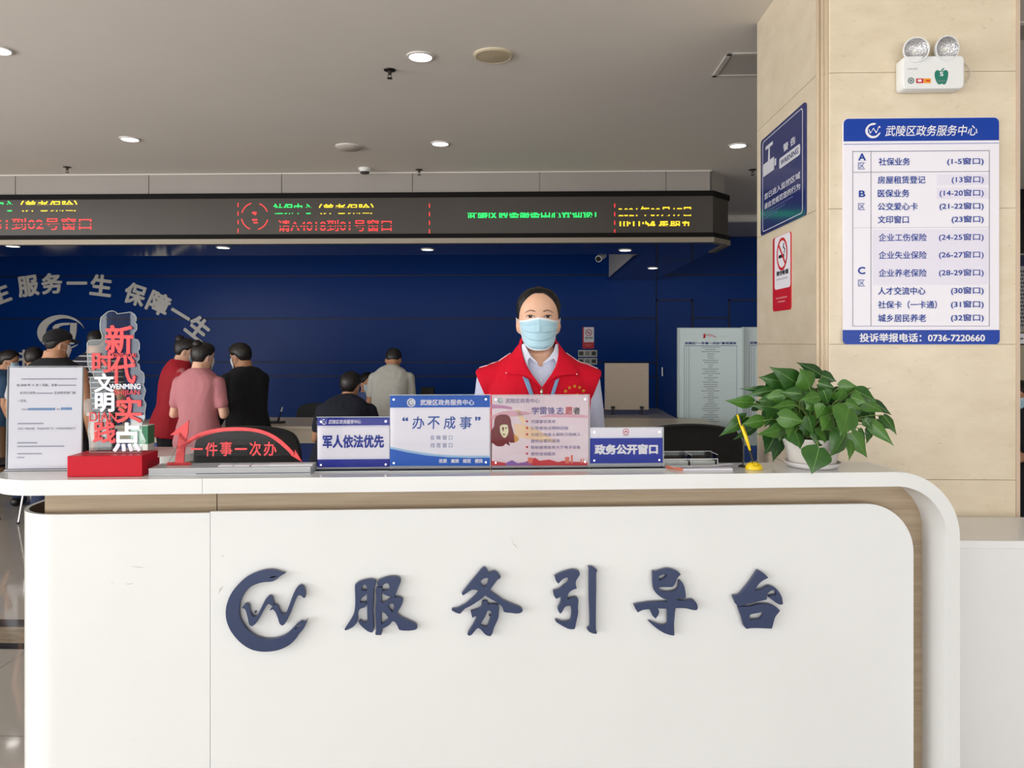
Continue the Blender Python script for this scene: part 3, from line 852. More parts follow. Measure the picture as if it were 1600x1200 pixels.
CH['务'] = ((695, 875, 130), [[(250, 475), (300, 410), (380, 310), (460, 215), (530, 130), (565, 105), (600, 125), (625, 180), (660, 178), (710, 160), (755, 180), (800, 235), (790, 255), (755, 275), (710, 335), (670, 390), (645, 435), (690, 475), (760, 520), (830, 570), (920, 615), (1020, 655), (1090, 685), (1118, 720), (1100, 745), (1040, 760), (960, 750), (860, 738), (845, 700), (825, 660), (770, 610), (700, 570), (630, 530), (580, 498), (530, 545), (450, 600), (370, 650), (290, 690), (240, 740), (215, 762), (160, 745), (105, 715), (115, 703), (180, 695), (240, 665), (310, 625), (380, 565), (440, 510), (500, 445), (470, 425), (420, 415), (375, 425), (320, 460), (265, 498)], [(500, 310), (550, 260), (600, 245), (632, 245), (625, 310), (600, 370), (570, 380), (540, 365)]],
    [[(380, 735), (420, 725), (480, 705), (530, 670), (540, 610), (560, 590), (590, 585), (615, 600), (615, 640), (680, 635), (750, 640), (775, 660), (775, 740), (765, 830), (730, 910), (700, 980), (680, 1050), (655, 1085), (620, 1080), (580, 1055), (540, 1010), (510, 980), (470, 970), (430, 1010), (390, 1060), (355, 1080), (332, 1065), (345, 1030), (390, 960), (430, 890), (475, 795), (440, 800), (400, 820)], [(610, 720), (645, 715), (675, 745), (670, 800), (645, 880), (615, 950), (580, 960), (505, 930), (540, 870), (585, 790)]])
CH['引'] = ((850, 875, 130), [[(158, 230), (220, 195), (300, 165), (390, 140), (460, 145), (500, 165), (508, 200), (490, 235), (460, 280), (450, 320), (452, 360), (465, 400), (420, 415), (370, 445), (345, 480), (335, 520), (330, 575), (380, 550), (440, 535), (480, 545), (488, 580), (482, 660), (485, 750), (470, 830), (450, 920), (440, 970), (425, 985), (350, 980), (280, 945), (210, 905), (175, 880), (165, 862), (190, 860), (250, 885), (320, 888), (370, 870), (390, 830), (400, 740), (395, 680), (380, 650), (340, 650), (300, 665), (275, 700), (250, 745), (232, 760), (215, 735), (200, 690), (225, 640), (245, 580), (250, 515), (215, 530), (175, 548), (150, 510), (135, 460), (145, 440), (210, 420), (280, 370), (340, 325), (355, 270), (345, 240), (310, 245), (260, 270), (205, 328), (175, 290)]],
    [[(640, 95), (690, 95), (740, 125), (762, 150), (745, 190), (745, 400), (740, 700), (740, 1000), (755, 1035), (750, 1052), (700, 1045), (650, 1020), (625, 990), (635, 972), (660, 950), (660, 750), (650, 500), (650, 260), (650, 130)]])
CH['导'] = ((980, 875, 130), [[(370, 170), (385, 158), (410, 165), (480, 145), (570, 122), (650, 135), (720, 165), (760, 200), (735, 225), (705, 265), (685, 320), (655, 370), (610, 380), (530, 378), (450, 382), (455, 410), (480, 440), (530, 455), (600, 458), (680, 440), (730, 400), (745, 350), (745, 295), (770, 300), (800, 345), (820, 400), (835, 500), (835, 535), (790, 542), (720, 545), (700, 570), (760, 582), (850, 580), (930, 568), (970, 590), (1000, 640), (1005, 690), (985, 710), (930, 705), (850, 685), (760, 680), (690, 682), (680, 730), (672, 820), (665, 920), (670, 1075), (620, 1070), (530, 1040), (440, 985), (370, 930), (315, 880), (330, 880), (400, 910), (480, 935), (540, 940), (575, 915), (582, 850), (582, 690), (430, 685), (450, 735), (440, 780), (405, 830), (370, 800), (345, 745), (320, 700), (260, 700), (200, 715), (150, 742), (125, 700), (100, 645), (160, 630), (300, 610), (450, 600), (580, 600), (590, 560), (520, 545), (450, 500), (395, 440), (375, 370), (368, 270)], [(450, 230), (490, 205), (540, 195), (575, 200), (560, 235), (520, 270), (475, 285), (450, 300)]])
CH['台'] = ((1130, 880, 110), [[(165, 570), (180, 548), (240, 545), (285, 520), (350, 445), (430, 350), (510, 235), (570, 140), (595, 122), (650, 150), (710, 195), (750, 240), (700, 262), (640, 300), (580, 360), (520, 470), (590, 460), (660, 440), (720, 405), (770, 382), (820, 390), (880, 420), (940, 490), (985, 580), (1003, 685), (960, 692), (900, 665), (830, 610), (770, 568), (800, 552), (900, 540), (895, 490), (870, 450), (820, 448), (780, 470), (725, 530), (732, 590), (710, 610), (600, 635), (480, 665), (370, 690), (270, 720), (220, 695), (190, 630)]],
    [[(255, 745), (290, 735), (440, 735), (560, 705), (680, 690), (790, 700), (880, 740), (950, 795), (930, 830), (880, 890), (850, 970), (830, 1050), (815, 1100), (700, 1095), (540, 1090), (440, 1095), (400, 1105), (370, 1085), (345, 1040), (310, 910), (270, 800)], [(440, 880), (470, 855), (570, 835), (670, 812), (682, 860), (660, 910), (620, 945), (530, 960), (440, 965)]])
LT = 0.016
def raised(pieces, ox, oy, sc):
    m = MB()
    for outs in pieces:
        q = []
        for o_ in outs:
            q.append(catmull([PP.uv(ox + x * sc / 1200.0, oy + y * sc / 1200.0, LT) for x, y in o_], 3))
        m.poly(PP, q, LT + 0.006, th=LT, bev=0.0012)
    return m
for ch, dat in CH.items():
    ox, oy, sc = dat[0]
    raised(dat[1:], ox, oy, sc).build('raised_character', NAVY, ctr, smooth=30)
raised([[EMB_C] + EMB_H] + [[q] for q in EMB_W], 340, 870, 160).build('emblem', NAVY, ctr, smooth=30)
# stand-off pins behind the characters
for px, py in ((580, 915), (580, 960), (620, 920), (620, 960), (750, 920), (765, 960), (890, 915), (925, 910), (925, 970), (1050, 930), (1050, 960), (1185, 920), (1190, 975), (370, 955), (420, 1005), (400, 955), (447, 960)):
    u, v = PP.uv(px, py)
    m = MB(); m.tube([PP.pt(u, v, -0.001), PP.pt(u, v, 0.008)], 0.003, 8)
    m.build('standoff_pin', NAVY, ctr)

# low white wing desk on the right, butting against the pillar
wz = 1.5 - 270 * PD / F
yd = onZ(1540, 845, wz)
a = V((c0.x, yd.y, 0))
wx0 = CL(xr + 0.004, 0.3, 0).x
wd = thing('low_side_desk', 'low white side desk at right between the counter leg and the pillar', 'desk', (wx0 + 0.8, yd.y + 0.2, 0))
m = MB(); m.span((wx0, yd.y, wz - 0.028), (wx0 + 2.4, fl.y - 0.008, wz), bev=0.003)
m.build('desk_top', mat('matt_white_top', (246, 247, 248), 0.3), wd)
m = MB(); m.span((wx0, yd.y + 0.006, 0.0), (wx0 + 2.4, yd.y + 0.026, wz - 0.0285))
m.build('front_board', mat('matt_white_board', (242, 243, 244), 0.4, var=0.01), wd)

# ------------------------------------------------------------------ things standing on the counter
CLEAR2 = clear('sleeve_acrylic', tint=(254, 254, 255), ior=1.28, amt=.22)
def stand(name, label, x0, y0, x1, y1, off, mats, art, foot=0.035, base_py=None, studs=True):
    """clear acrylic sign holder: two sheets, a printed card between them, a bent foot and steel studs"""
    pl = CPl(off)
    a = pl.uv(x0, y1); b = pl.uv(x1, y0)
    g = thing(name, label, 'sign', CL((a[0] + b[0]) / 2, off, CT), CROT)
    zb = CT + 0.006
    m = MB(); m.poly(pl, [rrect(a[0], a[1], b[0], b[1])], 0.0, th=0.0016)
    m.build('card', mats[0], g)
    m = MB(); art(m, pl, a, b)
    if m.v: m.build('printing', mats[1:], g)
    m = MB()
    m.poly(pl, [rrect(a[0] - .002, CT + 0.001, b[0] + .002, b[1] + .002)], 0.0052, th=0.0025)
    m.poly(pl, [rrect(a[0] - .002, CT + 0.001, b[0] + .002, b[1] + .002)], -0.0042, th=0.0025)
    M = Matrix.Translation(pl.o) @ Matrix.Rotation(CROT, 4, 'Z')
    m.span((a[0] - .002, -foot, CT + .0005), (b[0] + .002, 0.03, CT + 0.004), 0.0, 0, M)
    m.build('acrylic_sleeve', CLEAR2, g)
    m = MB()
    for z in (b[1] + .0015,):
        m.span((a[0] - .002, -.0055, z), (b[0] + .002, .0045, z + .0012), 0.0, 0, M)
    m.span((a[0] - .002, -foot - .0008, CT + .0006), (b[0] + .002, -foot, CT + .0035), 0.0, 0, M)
    m.span((b[0] + .0015, -.0055, CT + .001), (b[0] + .0027, .0045, b[1] + .002), 0.0, 0, M)
    m.build('sleeve_edge', CLEAREDGE, g)
    m = MB(); m.span((a[0] - .001, -.0014, CT + .0042), (b[0] + .001, .0012, a[1] - .0006), 0.0, 0, M)
    m.build('foot_strip', mat('acrylic_strip', (176, 180, 186), .3), g)
    if studs:
        for u, v in ((a[0] + .012, b[1] - .012), (b[0] - .012, b[1] - .012), (a[0] + .012, a[1] + .010), (b[0] - .012, a[1] + .010)):
            m = MB(); m.tube([pl.pt(u, v, .005), pl.pt(u, v, .0075)], .0032, 12)
            m.build('stud', CHROME, g)
    return g
wA = 0.0016
def art1(m, pl, a, b):
    m.rpx(pl, 496, 652, 609, 665.2, wA, mi=0); m.rpx(pl, 496, 717, 609, 730.5, wA, mi=0)
    m.rpx(pl, 496, 666.0, 609, 667, wA, mi=0); m.rpx(pl, 496, 715.2, 609, 716.2, wA, mi=0)
    u, v = pl.uv(506.5, 659, wA); emblem(m, pl, u, v, 9 * 2.4 / F, wA + .0003, 2)
    m.tpx(pl, '武陵区政务服务中心', 513, 655.5, 564, 662.5, wA + .0003, shear=.2, bold=.015, mi=2)
    m.tpx(pl, '军人依法优先', 504, 679, 600, 700.5, wA, bold=.035, mi=1)
stand('priority_sign', 'small white sign with two indigo bands, leftmost of the upright signs by the arrow sign', 496, 652, 609, 731, 0.125, [SIGNW, mat('indigo_band', (42, 52, 160), .35), mat('indigo_print', (46, 66, 160), .4), INKW], art1)
def art2(m, pl, a, b):
    m.rpx(pl, 609.5, 617.5, 766, 637, wA, mi=0); m.rpx(pl, 609.5, 638.0, 766, 638.8, wA, mi=0)
    u, v = pl.uv(642.5, 629, wA); m.disc(pl, u, v, 6.6 * 2.4 / F, wA + .0003, mi=2)
    emblem(m, pl, u, v, 10.5 * 2.4 / F, wA + .0006, 4)
    m.tpx(pl, '武陵区政务服务中心', 656.5, 624, 741, 633.5, wA + .0003, bold=.02, mi=2)
    top = [(609.5, 698), (630, 702), (655, 706.5), (680, 709.7), (705, 711.5), (735, 712.2), (766, 712)]
    m.ppx(pl, top + [(766, 715), (735, 715.5), (700, 714.5), (665, 711.5), (635, 706.5), (609.5, 701)], wA, mi=3)
    m.ppx(pl, [(609.5, 701), (635, 706.5), (665, 711.5), (700, 714.5), (735, 715.5), (766, 715), (766, 728), (609.5, 728)], wA, mi=0)
    for ch, x in (('办', 653.5), ('不', 677.5), ('成', 702.5), ('事', 727.5)):
        m.tpx(pl, ch, x - 9.5, 650.5, x + 9.5, 670.5, wA, bold=.012, shear=.06, mi=1)
    m.tpx(pl, '“', 628.5, 652, 638, 658, wA, bold=.03, mi=1); m.tpx(pl, '”', 742, 651, 751, 657.5, wA, bold=.03, mi=1)
    m.tpx(pl, '反 映 窗 口', 672.5, 680, 707, 687.5, wA, mi=5); m.tpx(pl, '找 茬 窗 口', 672.5, 692, 707, 699.5, wA, mi=5)
    for t, x in (('优质', 692), ('高效', 711), ('规范', 729.5), ('便民', 748)): m.tpx(pl, t, x - 6.3, 717, x + 6.3, 723.5, wA + .0003, bold=.03, mi=2)
stand('service_sign', 'larger white sign with an azure header and curved azure foot in an acrylic stand', 609.5, 617.5, 765, 728, 0.12, [SIGNW, mat('azure_band', (42, 102, 202), .35), mat('azure_print', (50, 92, 172), .4), INKW, mat('pale_azure', (160, 200, 232), .4), mat('emblem_teal', (40, 110, 140), .4), mat('slate_print', (110, 126, 170), .5)], art2)
def art3(m, pl, a, b):
    # plain bust of a person in a fur cap, hills and towers below, warm streaks behind
    m.ppx(pl, [(767.5, 632), (782, 633), (800, 636), (800, 640), (782, 638), (767.5, 639)], wA, smooth=3, mi=0)
    m.ppx(pl, [(767.5, 650), (785, 643), (812, 642), (832, 646), (812, 650), (786, 652), (767.5, 656)], wA, smooth=3, mi=1)
    m.ppx(pl, [(840, 652), (870, 646), (918, 649), (918, 653), (872, 652)], wA, smooth=3, mi=1)
    m.ppx(pl, [(806, 640), (812, 640), (821, 658), (818, 664), (812, 656)], wA, smooth=3, mi=2)
    m.ppx(pl, [(802, 662), (816, 663), (840, 672), (870, 690), (855, 690), (825, 686), (806, 682)], wA, smooth=3, mi=2)
    m.ppx(pl, [(800, 675), (806, 680), (811, 685), (810, 688), (803, 692), (798, 690)], wA + .0003, smooth=3, mi=8)
    m.ppx(pl, [(767, 694), (767.5, 674), (772, 666), (772.5, 657), (776, 650), (784, 647.5), (793, 648.5), (798, 655), (799, 664), (802, 673), (804, 691), (799, 692), (795, 690), (797, 697), (790, 693), (786, 697), (776, 697), (770, 692)], wA + .0004, smooth=2, mi=3)
    m.ppx(pl, [(781, 666), (786, 663), (793, 664), (794.5, 671), (793.5, 679), (789, 684.5), (785, 682), (781.5, 675)], wA + .0007, smooth=2, mi=4)
    m.ppx(pl, [(784.5, 668), (787.5, 667), (787, 673), (785.5, 674)], wA + .001, mi=3); m.ppx(pl, [(789, 668.5), (792.5, 667.5), (792.3, 669.3), (789.3, 670)], wA + .001, mi=3)
    m.ppx(pl, [(785.5, 678), (789.5, 677.5), (789, 679.5), (786, 680)], wA + .001, mi=3)
    m.ppx(pl, [(767.5, 720), (785, 722.5), (800, 725), (820, 722), (828, 719), (836, 715), (843, 720), (858, 718), (872, 722), (880, 720), (895, 721.5), (918, 722), (918, 727.5), (767.5, 727.5)], wA + .0003, mi=5)
    m.ppx(pl, [(790, 724), (800, 719), (809, 724), (822, 722), (832, 726.5), (790, 727.3)], wA + .0005, smooth=2, mi=6)
    for x0, y0, x1 in ((825, 715, 832), (883, 714, 889.5), (892, 711, 895), (907, 717, 909), (911, 716, 912)): m.rpx(pl, x0, y0, x1, 724, wA + .0004, mi=9)
    u, v = pl.uv(782, 626, wA); m.disc(pl, u, v, 4.4 * 2.4 / F, wA + .0003, mi=7); emblem(m, pl, u, v, 8 * 2.4 / F, wA + .0006, 12)
    m.tpx(pl, '武陵区政务中心', 790, 622.5, 843, 630, wA + .0006, mi=10)
    for ch, x, c in (('学', 836.5, 10), ('雷', 849, 10), ('锋', 861.5, 10), ('志', 875, 13), ('愿', 889, 11), ('者', 901, 14)):
        m.tpx(pl, ch, x - 5.6, 636, x + 5.6, 647.5, wA + .0006, bold=.012, mi=c)
    for t, y, x1, dot in (('代填事项表单', 658.8, 868, 1), ('引导使用无障碍设施', 669, 888, 1), ('为视力残疾人和听力残疾人', 679, 907.5, 1), ('提供必要的服务', 689, 875, 0), ('帮助使用政务大厅电子设备', 699, 907, 1), ('提供咨询服务', 709.3, 868, 1)):
        m.tpx(pl, t, 829.5, y - 2.9, x1, y + 2.9, wA + .0006, mi=10)
        if dot:
            u, v = pl.uv(823.5, y - .5, wA); m.disc(pl, u, v, .0032, wA + .0006, mi=11)
pink = [mat('volunteer_card', (242, 230, 234), .35, c2=(236, 212, 220), vs=9, stretch=(.5, 1, 3)), mat('mauve_streak', (206, 150, 186), .4), mat('rose_streak', (228, 176, 190), .4), mat('peach_streak', (246, 214, 176), .4), mat('maroon_print', (122, 34, 40), .45), mat('cream_print', (238, 232, 190), .45), mat('crimson_print', (214, 70, 78), .45), mat('violet_print', (150, 110, 186), .45), mat('pale_print', (226, 232, 222), .4), mat('ochre_print', (222, 160, 80), .45), mat('salmon_print', (232, 128, 108), .45), mat('plum_print', (116, 106, 160), .5), INKR, mat('emblem_teal', (0, 0, 0)), mat('navy_print', (90, 100, 160), .5), INKK]
pink[13] = MATS['emblem_teal']
stand('volunteer_sign', 'pink volunteer sign with a dark red capped bust in an acrylic stand', 768.5, 617.5, 919.5, 727.5, 0.12, pink, art3)
def art4(m, pl, a, b):
    m.rpx(pl, 922, 684, 1035, 724, wA, mi=0); m.rpx(pl, 922, 682.6, 1035, 683.6, wA, mi=2)
    m.tpx(pl, '政务公开窗口', 929, 693.5, 1028, 710.5, wA + .0003, bold=.045, mi=1)
    u, v = pl.uv(978, 674.5, wA); k = 2.42 / F
    m.ring(pl, u, v, 4.8 * k, 3.9 * k, wA, mi=3)
    m.poly(pl, [[(u - 3 * k, v - 1.5 * k), (u, v + 2.2 * k), (u + 3 * k, v - 1.5 * k), (u + 1.4 * k, v - 1.5 * k), (u, v + .3 * k), (u - 1.4 * k, v - 1.5 * k)]], wA, mi=3)
    for j in range(4): m.rpx(pl, 973.5 + j * 2.3, 679.8, 975.2 + j * 2.3, 681, wA, mi=4)
stand('open_affairs_sign', 'small blue sign with large white characters, right of the pink sign', 922, 668.5, 1035, 724, 0.12, [SIGNW, mat('royal_band', (40, 60, 168), .35), INKW, mat('pale_azure', (0, 0, 0)), INKR, INKG], art4)

# A4 notice in a leaning acrylic stand at the left end
offA = 0.172
plA = CPl(offA)
a = plA.uv(12, 735); b = plA.uv(126, 574)
g = thing('notice_stand', 'white A4 notice in a clear stand at the left end of the counter', 'sign', CL((a[0] + b[0]) / 2, offA, CT), CROT)
hA = b[1] - CT - 0.006
tl = 0.03                                    # lean back
nrm = (-cy_ * math.cos(tl) + UP * math.sin(tl)).normalized()
plL = Pl(CL(0, offA, CT + 0.006), nrm, cx_)
m = MB(); m.poly(plL, [rrect(a[0], 0, b[0], hA)], 0.0, th=0.0012)
m.build('paper', mat('notice_paper', (246, 247, 255), .5), g)
m = MB()
def nt_(t, fx0, fx1, fy, hh, mi=0, bold=.0):
    m.text(plL, t, a[0] + (fx0 + fx1) / 2 * (b[0] - a[0]), hA * (1 - fy), h=hh, width=(fx1 - fx0) * (b[0] - a[0]), w=.001, bold=bold, mi=mi)
def bars(fx0, fx1, fy, hh, mi=1, step=.017):
    x = fx0
    while x < fx1:
        u = a[0] + x * (b[0] - a[0]); v = hA * (1 - fy)
        m.poly(plL, [rrect(u, v - hh / 2, u + step * .72 * (b[0] - a[0]), v + hh / 2)], .001, mi=mi); x += step
nt_('自 2020 年 11 月 1 日起，全省', .11, .66, .175, .0085, bold=.01); bars(.67, .92, .178, .004)
nt_('各项社保费', .15, .36, .252, .0085); bars(.37, .60, .256, .004); nt_('至由税务部门统', .62, .92, .252, .0085)
nt_('一征收。', .12, .25, .33, .0085)
bars(.17, .92, .115, .004, 1); bars(.18, .27, .415, .004); bars(.27, .64, .413, .0075, 2, .022); bars(.72, .86, .41, .008, 2, .022); bars(.66, .71, .415, .004)
bars(.13, .48, .555, .0045); nt_('月北广场新办税、市省直社保门市（市局新办税服务厅）', .13, .93, .605, .007)
bars(.13, .40, .745, .0045); bars(.13, .76, .78, .0042, 1); bars(.13, .46, .852, .0045); bars(.13, .22, .888, .0042)
m.build('printing', [mat('notice_ink', (96, 98, 116), .6), mat('notice_ink_pale', (160, 162, 182), .6), mat('notice_blue', (70, 140, 200), .5)], g)
m = MB(); m.poly(plL, [rrect(a[0] - .003, -.004, b[0] + .003, hA + .003)], .0045, th=.002); m.poly(plL, [rrect(a[0] - .003, -.004, b[0] + .003, hA + .003)], -.0025, th=.002)
M = Matrix.Translation(c0) @ Matrix.Rotation(CROT, 4, 'Z')
m.build('acrylic_sleeve', CLEAR2, g)
m = MB()
m.span((a[0] - .006, offA - .009, CT + .0006), (b[0] + .004, offA + .032, CT + .0042), 0, 0, M)
m.build('base_plate', mat('acrylic_base', (214, 218, 224), .08), g)
m = MB()
m.poly(plL, [rrect(a[0] - .0036, 0, a[0] - .0026, hA + .003)], .0045, th=.008); m.poly(plL, [rrect(b[0] + .0026, 0, b[0] + .0036, hA + .003)], .0045, th=.008); m.poly(plL, [rrect(a[0] - .003, hA + .003, b[0] + .003, hA + .004)], .0045, th=.008)
m.span((a[0] - .006, offA - .0100, CT + .0004), (b[0] + .004, offA - .0092, CT + .0020), 0, 1, M)
m.build('sleeve_edge', [CLEAREDGE, mat('dark_edge', (58, 62, 78), .3)], g)

# red plinth with the clear cloud-shaped board of characters
pf = CPl(0.045)
a = pf.uv(105, 743); b = pf.uv(222, 712)
zt = b[1]
g = thing('slogan_stand', 'clear cloud-shaped acrylic board of red and white characters on a red plinth', 'sign', CL((a[0] + b[0]) / 2, .12, CT), CROT)
m = MB(); lbox(m, a[0], b[0], .045, .160, CT + .0005, zt, bev=.0012)
m.build('plinth', mat('plinth_red', (192, 14, 38), .35, spec=.2), g)
m = MB(); M2 = Pl(CL(b[0], .045, 0), cx_, cy_)
m.poly(M2, [rrect(.035, CT + .018, .125, CT + .040)], .0006)
m.build('plinth_label', mat('plinth_dark', (168, 12, 34), .4, spec=.2), g)
pc = CPl(.112)
k1 = lambda x, y: (130 + x * .10837, 480 + y * .10833)
k2 = lambda x, y: (130 + x * .13333, 590 + y * .13333)
cl = [k1(*q) for q in ((270, 470), (285, 420), (255, 330), (250, 240), (265, 150), (320, 100), (370, 65), (430, 55), (475, 70), (495, 98), (570, 90), (690, 72), (740, 100), (770, 150), (765, 200), (750, 215), (778, 250), (778, 320), (735, 370), (735, 455), (790, 470), (815, 520), (815, 600), (790, 640), (810, 690), (810, 750), (770, 795), (810, 830), (820, 905), (875, 950), (885, 1010), (880, 1080))]
cl += [k2(*q) for q in ((705, 80), (735, 150), (710, 255), (740, 310), (725, 400), (725, 480), (690, 530), (690, 640), (735, 740), (725, 775), (690, 800), (690, 870), (80, 870), (80, 760), (65, 620), (80, 500), (75, 450), (40, 440), (25, 390), (25, 290), (50, 255), (95, 250), (95, 100), (80, 40))]
cl += [k1(*q) for q in ((100, 1080), (115, 1020), (160, 1000), (155, 960), (105, 920), (75, 830), (65, 600), (65, 520), (90, 485), (140, 475))]
q = [pc.uv(x, y) for x, y in cl]
q = [(u, max(v, zt + .0005)) for u, v in q]
m = MB(); m.poly(pc, [q], .0035, th=.005)
m.build('clear_board', CLEAR, g)
m = MB()
mid = sum((V(p) for p in q), V((0, 0))) / len(q)
n_ = len(q)
inner = []
for i in range(n_):
    t = (V(q[(i + 1) % n_]) - V(q[i - 1])); nn = V((-t.y, t.x)).normalized() * .0011
    inner.append((q[i][0] + nn.x, q[i][1] + nn.y))
vs = [pc.pt(u, v, .0038) for u, v in q] + [pc.pt(u, v, .0038) for u, v in inner] + [pc.pt(u, v, -.0018) for u, v in q]
m.add(vs, [(i, (i + 1) % n_, n_ + (i + 1) % n_, n_ + i) for i in range(n_)] + [(i, 2 * n_ + i, 2 * n_ + (i + 1) % n_, (i + 1) % n_) for i in range(n_)])
m.build('polished_edge', mat('polished_edge', (196, 200, 198), .2), g)
m = MB()
RC, WC = 0, 1
th_ = .004
wt = .008
for t, x0, y0, x1, y1, mi, bo in (('新', 164, 508, 208, 552.5, 0, .022), ('时', 143.5, 549, 177, 582, 0, .022), ('代', 172, 556, 212, 600, 0, .02), ('文', 147, 583, 178, 613, 1, .024), ('明', 148, 613.5, 178.5, 644, 1, .028), ('实', 181, 620, 221.5, 661, 0, .02), ('践', 145.5, 658, 180.5, 693, 0, .022), ('点', 176, 660, 220, 706, 1, .022)):
    m.tpx(pc, t, x0, y0, x1, y1, wt, bold=bo, th=th_, mi=mi)
for t, x0, y0, x1, y1, mi, bo in (('XINSHIDAI', 173.5, 551.5, 212, 559, 0, .012), ('WENMING', 170.5, 599.5, 219.5, 608, 1, .02), ('SHIJIAN', 178, 609, 218, 619.5, 0, .005), ('DIAN', 139.5, 644, 182, 658.5, 0, .0)):
    m.tpx(pc, t, x0, y0, x1, y1, wt, bold=bo, th=th_ * .8, mi=mi)
m.build('characters', [mat('coral_acrylic', (226, 62, 64), .3), mat('white_acrylic', (236, 238, 248), .3)], g)

# red arrow sign on a clear block
pa = CPl(.115)
g = thing('arrow_sign', 'red numeral and arched arrow cut-out on a clear acrylic base behind the paper slips', 'sign', CL(pa.uv(365, 735)[0], .11, CT), CROT)
z2 = lambda x, y: (220 + x * .175, 640 + y * .175)
u0 = CPl(.055).uv(232, 735)[0]; u1 = CPl(.055).uv(485, 735)[0]
zb = CPl(.055).uv(360, 731)[1]
m = MB(); lbox(m, u0, u1, .055, .15, CT + .0005, zb, bev=.001)
m.build('base_block', clear('acrylic_block', milk=.5), g)
m = MB(); lbox(m, u0, u1, .0545, .0549, CT + .0008, CT + .0035); lbox(m, u0, u1, .0545, .0549, zb - .0012, zb - .0002); lbox(m, u1 - .001, u1 + .0002, .055, .15, zb - .0012, zb); lbox(m, u0 + .14, u1, .0545, .0549, CT + .004, CT + .0065, mi=1); lbox(m, u0, u1, .149, .1499, zb - .001, zb + .0003)
m.build('base_edge', [CLEAREDGE, mat('dark_edge', (0, 0, 0))], g)
wr = .004
m = MB()
m.ppx(pa, [z2(*q) for q in ((428, 95), (420, 200), (400, 300), (385, 420), (385, 470), (445, 475), (445, 505), (232, 505), (232, 475), (305, 470), (310, 420), (330, 300), (335, 228), (262, 226), (330, 170))], wr, th=.006)
arc_o = [(395, 290), (440, 255), (500, 220), (580, 190), (680, 168), (780, 160), (880, 158), (980, 165), (1060, 178), (1140, 205), (1220, 248), (1290, 305), (1340, 355), (1372, 392)]
arc_i = [(1345, 410), (1310, 370), (1250, 315), (1180, 262), (1110, 225), (1040, 205), (960, 193), (880, 190), (790, 193), (690, 203), (600, 225), (520, 255), (450, 290), (395, 330)]
m.ppx(pa, catmull([z2(*q) for q in arc_o + arc_i], 2), wr, th=.006)
m.ppx(pa, [z2(*q) for q in ((1375, 358), (1440, 468), (1335, 405), (1375, 400))], wr, th=.006)
m.build('red_cutout', mat('red_acrylic', (222, 38, 44), .25), g)
pm = CPl(.112)
m = MB()
m.ppx(pm, [z2(*q) for q in ((232, 500), (320, 340), (345, 200), (430, 285), (510, 235), (640, 205), (780, 190), (900, 188), (1040, 200), (1140, 235), (1250, 310), (1345, 400), (1310, 415), (510, 415), (445, 500))], .001, th=.004)
m.build('clear_infill', CLEAR2, g)
m = MB()
m.tpx(pm, '件', 321, 691, 340, 713, .003, bold=.012, shear=.05); m.tpx(pm, '事', 344, 689.5, 363, 712.5, .003, bold=.012)
m.tpx(pm, '次', 390, 690, 408, 712.5, .003, bold=.012); m.tpx(pm, '办', 412, 690, 432, 712.5, .003, bold=.012)
m.tpx(pm, '一', 298, 700, 317, 703, .003, bold=.02); m.tpx(pm, '一', 367, 700, 386, 703, .003, bold=.02)
m.build('lettering', MATS['red_acrylic'], g)
for i, (xa, xb, ya, yb, hh, lb) in enumerate(((342, 366, 723.5, 729, .004, 'leftmost slip stack on the clear base, behind it the red numeral'), (366.5, 392, 723, 729, .004, 'second slip stack from the left on the clear base'), (393.5, 420.5, 722.8, 729, .004, 'third slip stack from the left on the clear base'), (420, 490, 721, 729.5, .005, 'widest sheet pile at the right end of the clear base'))):
    m = MB()
    pl_ = CPl(.085)
    ua = pl_.uv(xa, 728)[0]; ub = pl_.uv(xb, 728)[0]
    for j in range(3):
        o_ = random.uniform(-.001, .001)
        lbox(m, ua + .001 + o_, ub - .001 + o_, .075, .108, zb + .0004 + j * hh / 3, zb + .0002 + (j + 1) * hh / 3)
    tag(m.build('paper_slips', mat('slip_paper', (226, 226, 234), .6), origin=CL((ua + ub) / 2, .09, zb)), 'white ' + lb, 'paper', 'paper slips on the clear base')

# clear card box, booklet, pen on a smiling stand, black post
pb = CPl(.13)
a = pb.uv(1037, 725); b = pb.uv(1121, 709)
g = thing('card_box', 'clear plastic card box behind the booklet on the counter', 'box', CL((a[0] + b[0]) / 2, .15, CT), CROT)
M = Matrix.Translation(c0) @ Matrix.Rotation(CROT, 4, 'Z')
hb = b[1] - CT
m = MB()
u0, u1, y0_, y1_ = a[0], b[0], .125, .195
t_ = .002
z0_ = CT + .0005
m.span((u0, y0_, z0_), (u1, y1_, z0_ + t_), .0006, 0, M)
m.span((u0, y0_, z0_ + t_), (u1, y0_ + t_, CT + hb * .62), .0006, 0, M); m.span((u0, y1_ - t_, z0_ + t_), (u1, y1_, CT + hb), .0006, 0, M)
for q_ in (u0, (u0 + u1) / 2 - t_ / 2, u1 - t_): m.span((q_, y0_ + t_, z0_ + t_), (q_ + t_, y1_ - t_, CT + hb * .95), .0006, 0, M)
m.build('shell', CLEAR, g)
m = MB()
m.span((u0, y0_ - .0004, CT + hb * .60), (u1, y0_ + t_, CT + hb * .645), 0, 0, M); m.span((u0, y1_ - t_, CT + hb * .97), (u1, y1_ + .0004, CT + hb), 0, 0, M)
m.span((u0, y0_ - .0006, z0_), (u1, y0_, z0_ + .0035), 0, 0, M)
for q_ in (u0, (u0 + u1) / 2 - t_ / 2, u1 - t_):
    m.span((q_, y0_, CT + hb * .93), (q_ + t_, y1_, CT + hb * .965), 0, 0, M)
    m.span((q_, y0_ - .0006, CT), (q_ + t_, y0_, CT + hb * .64), 0, 0, M)
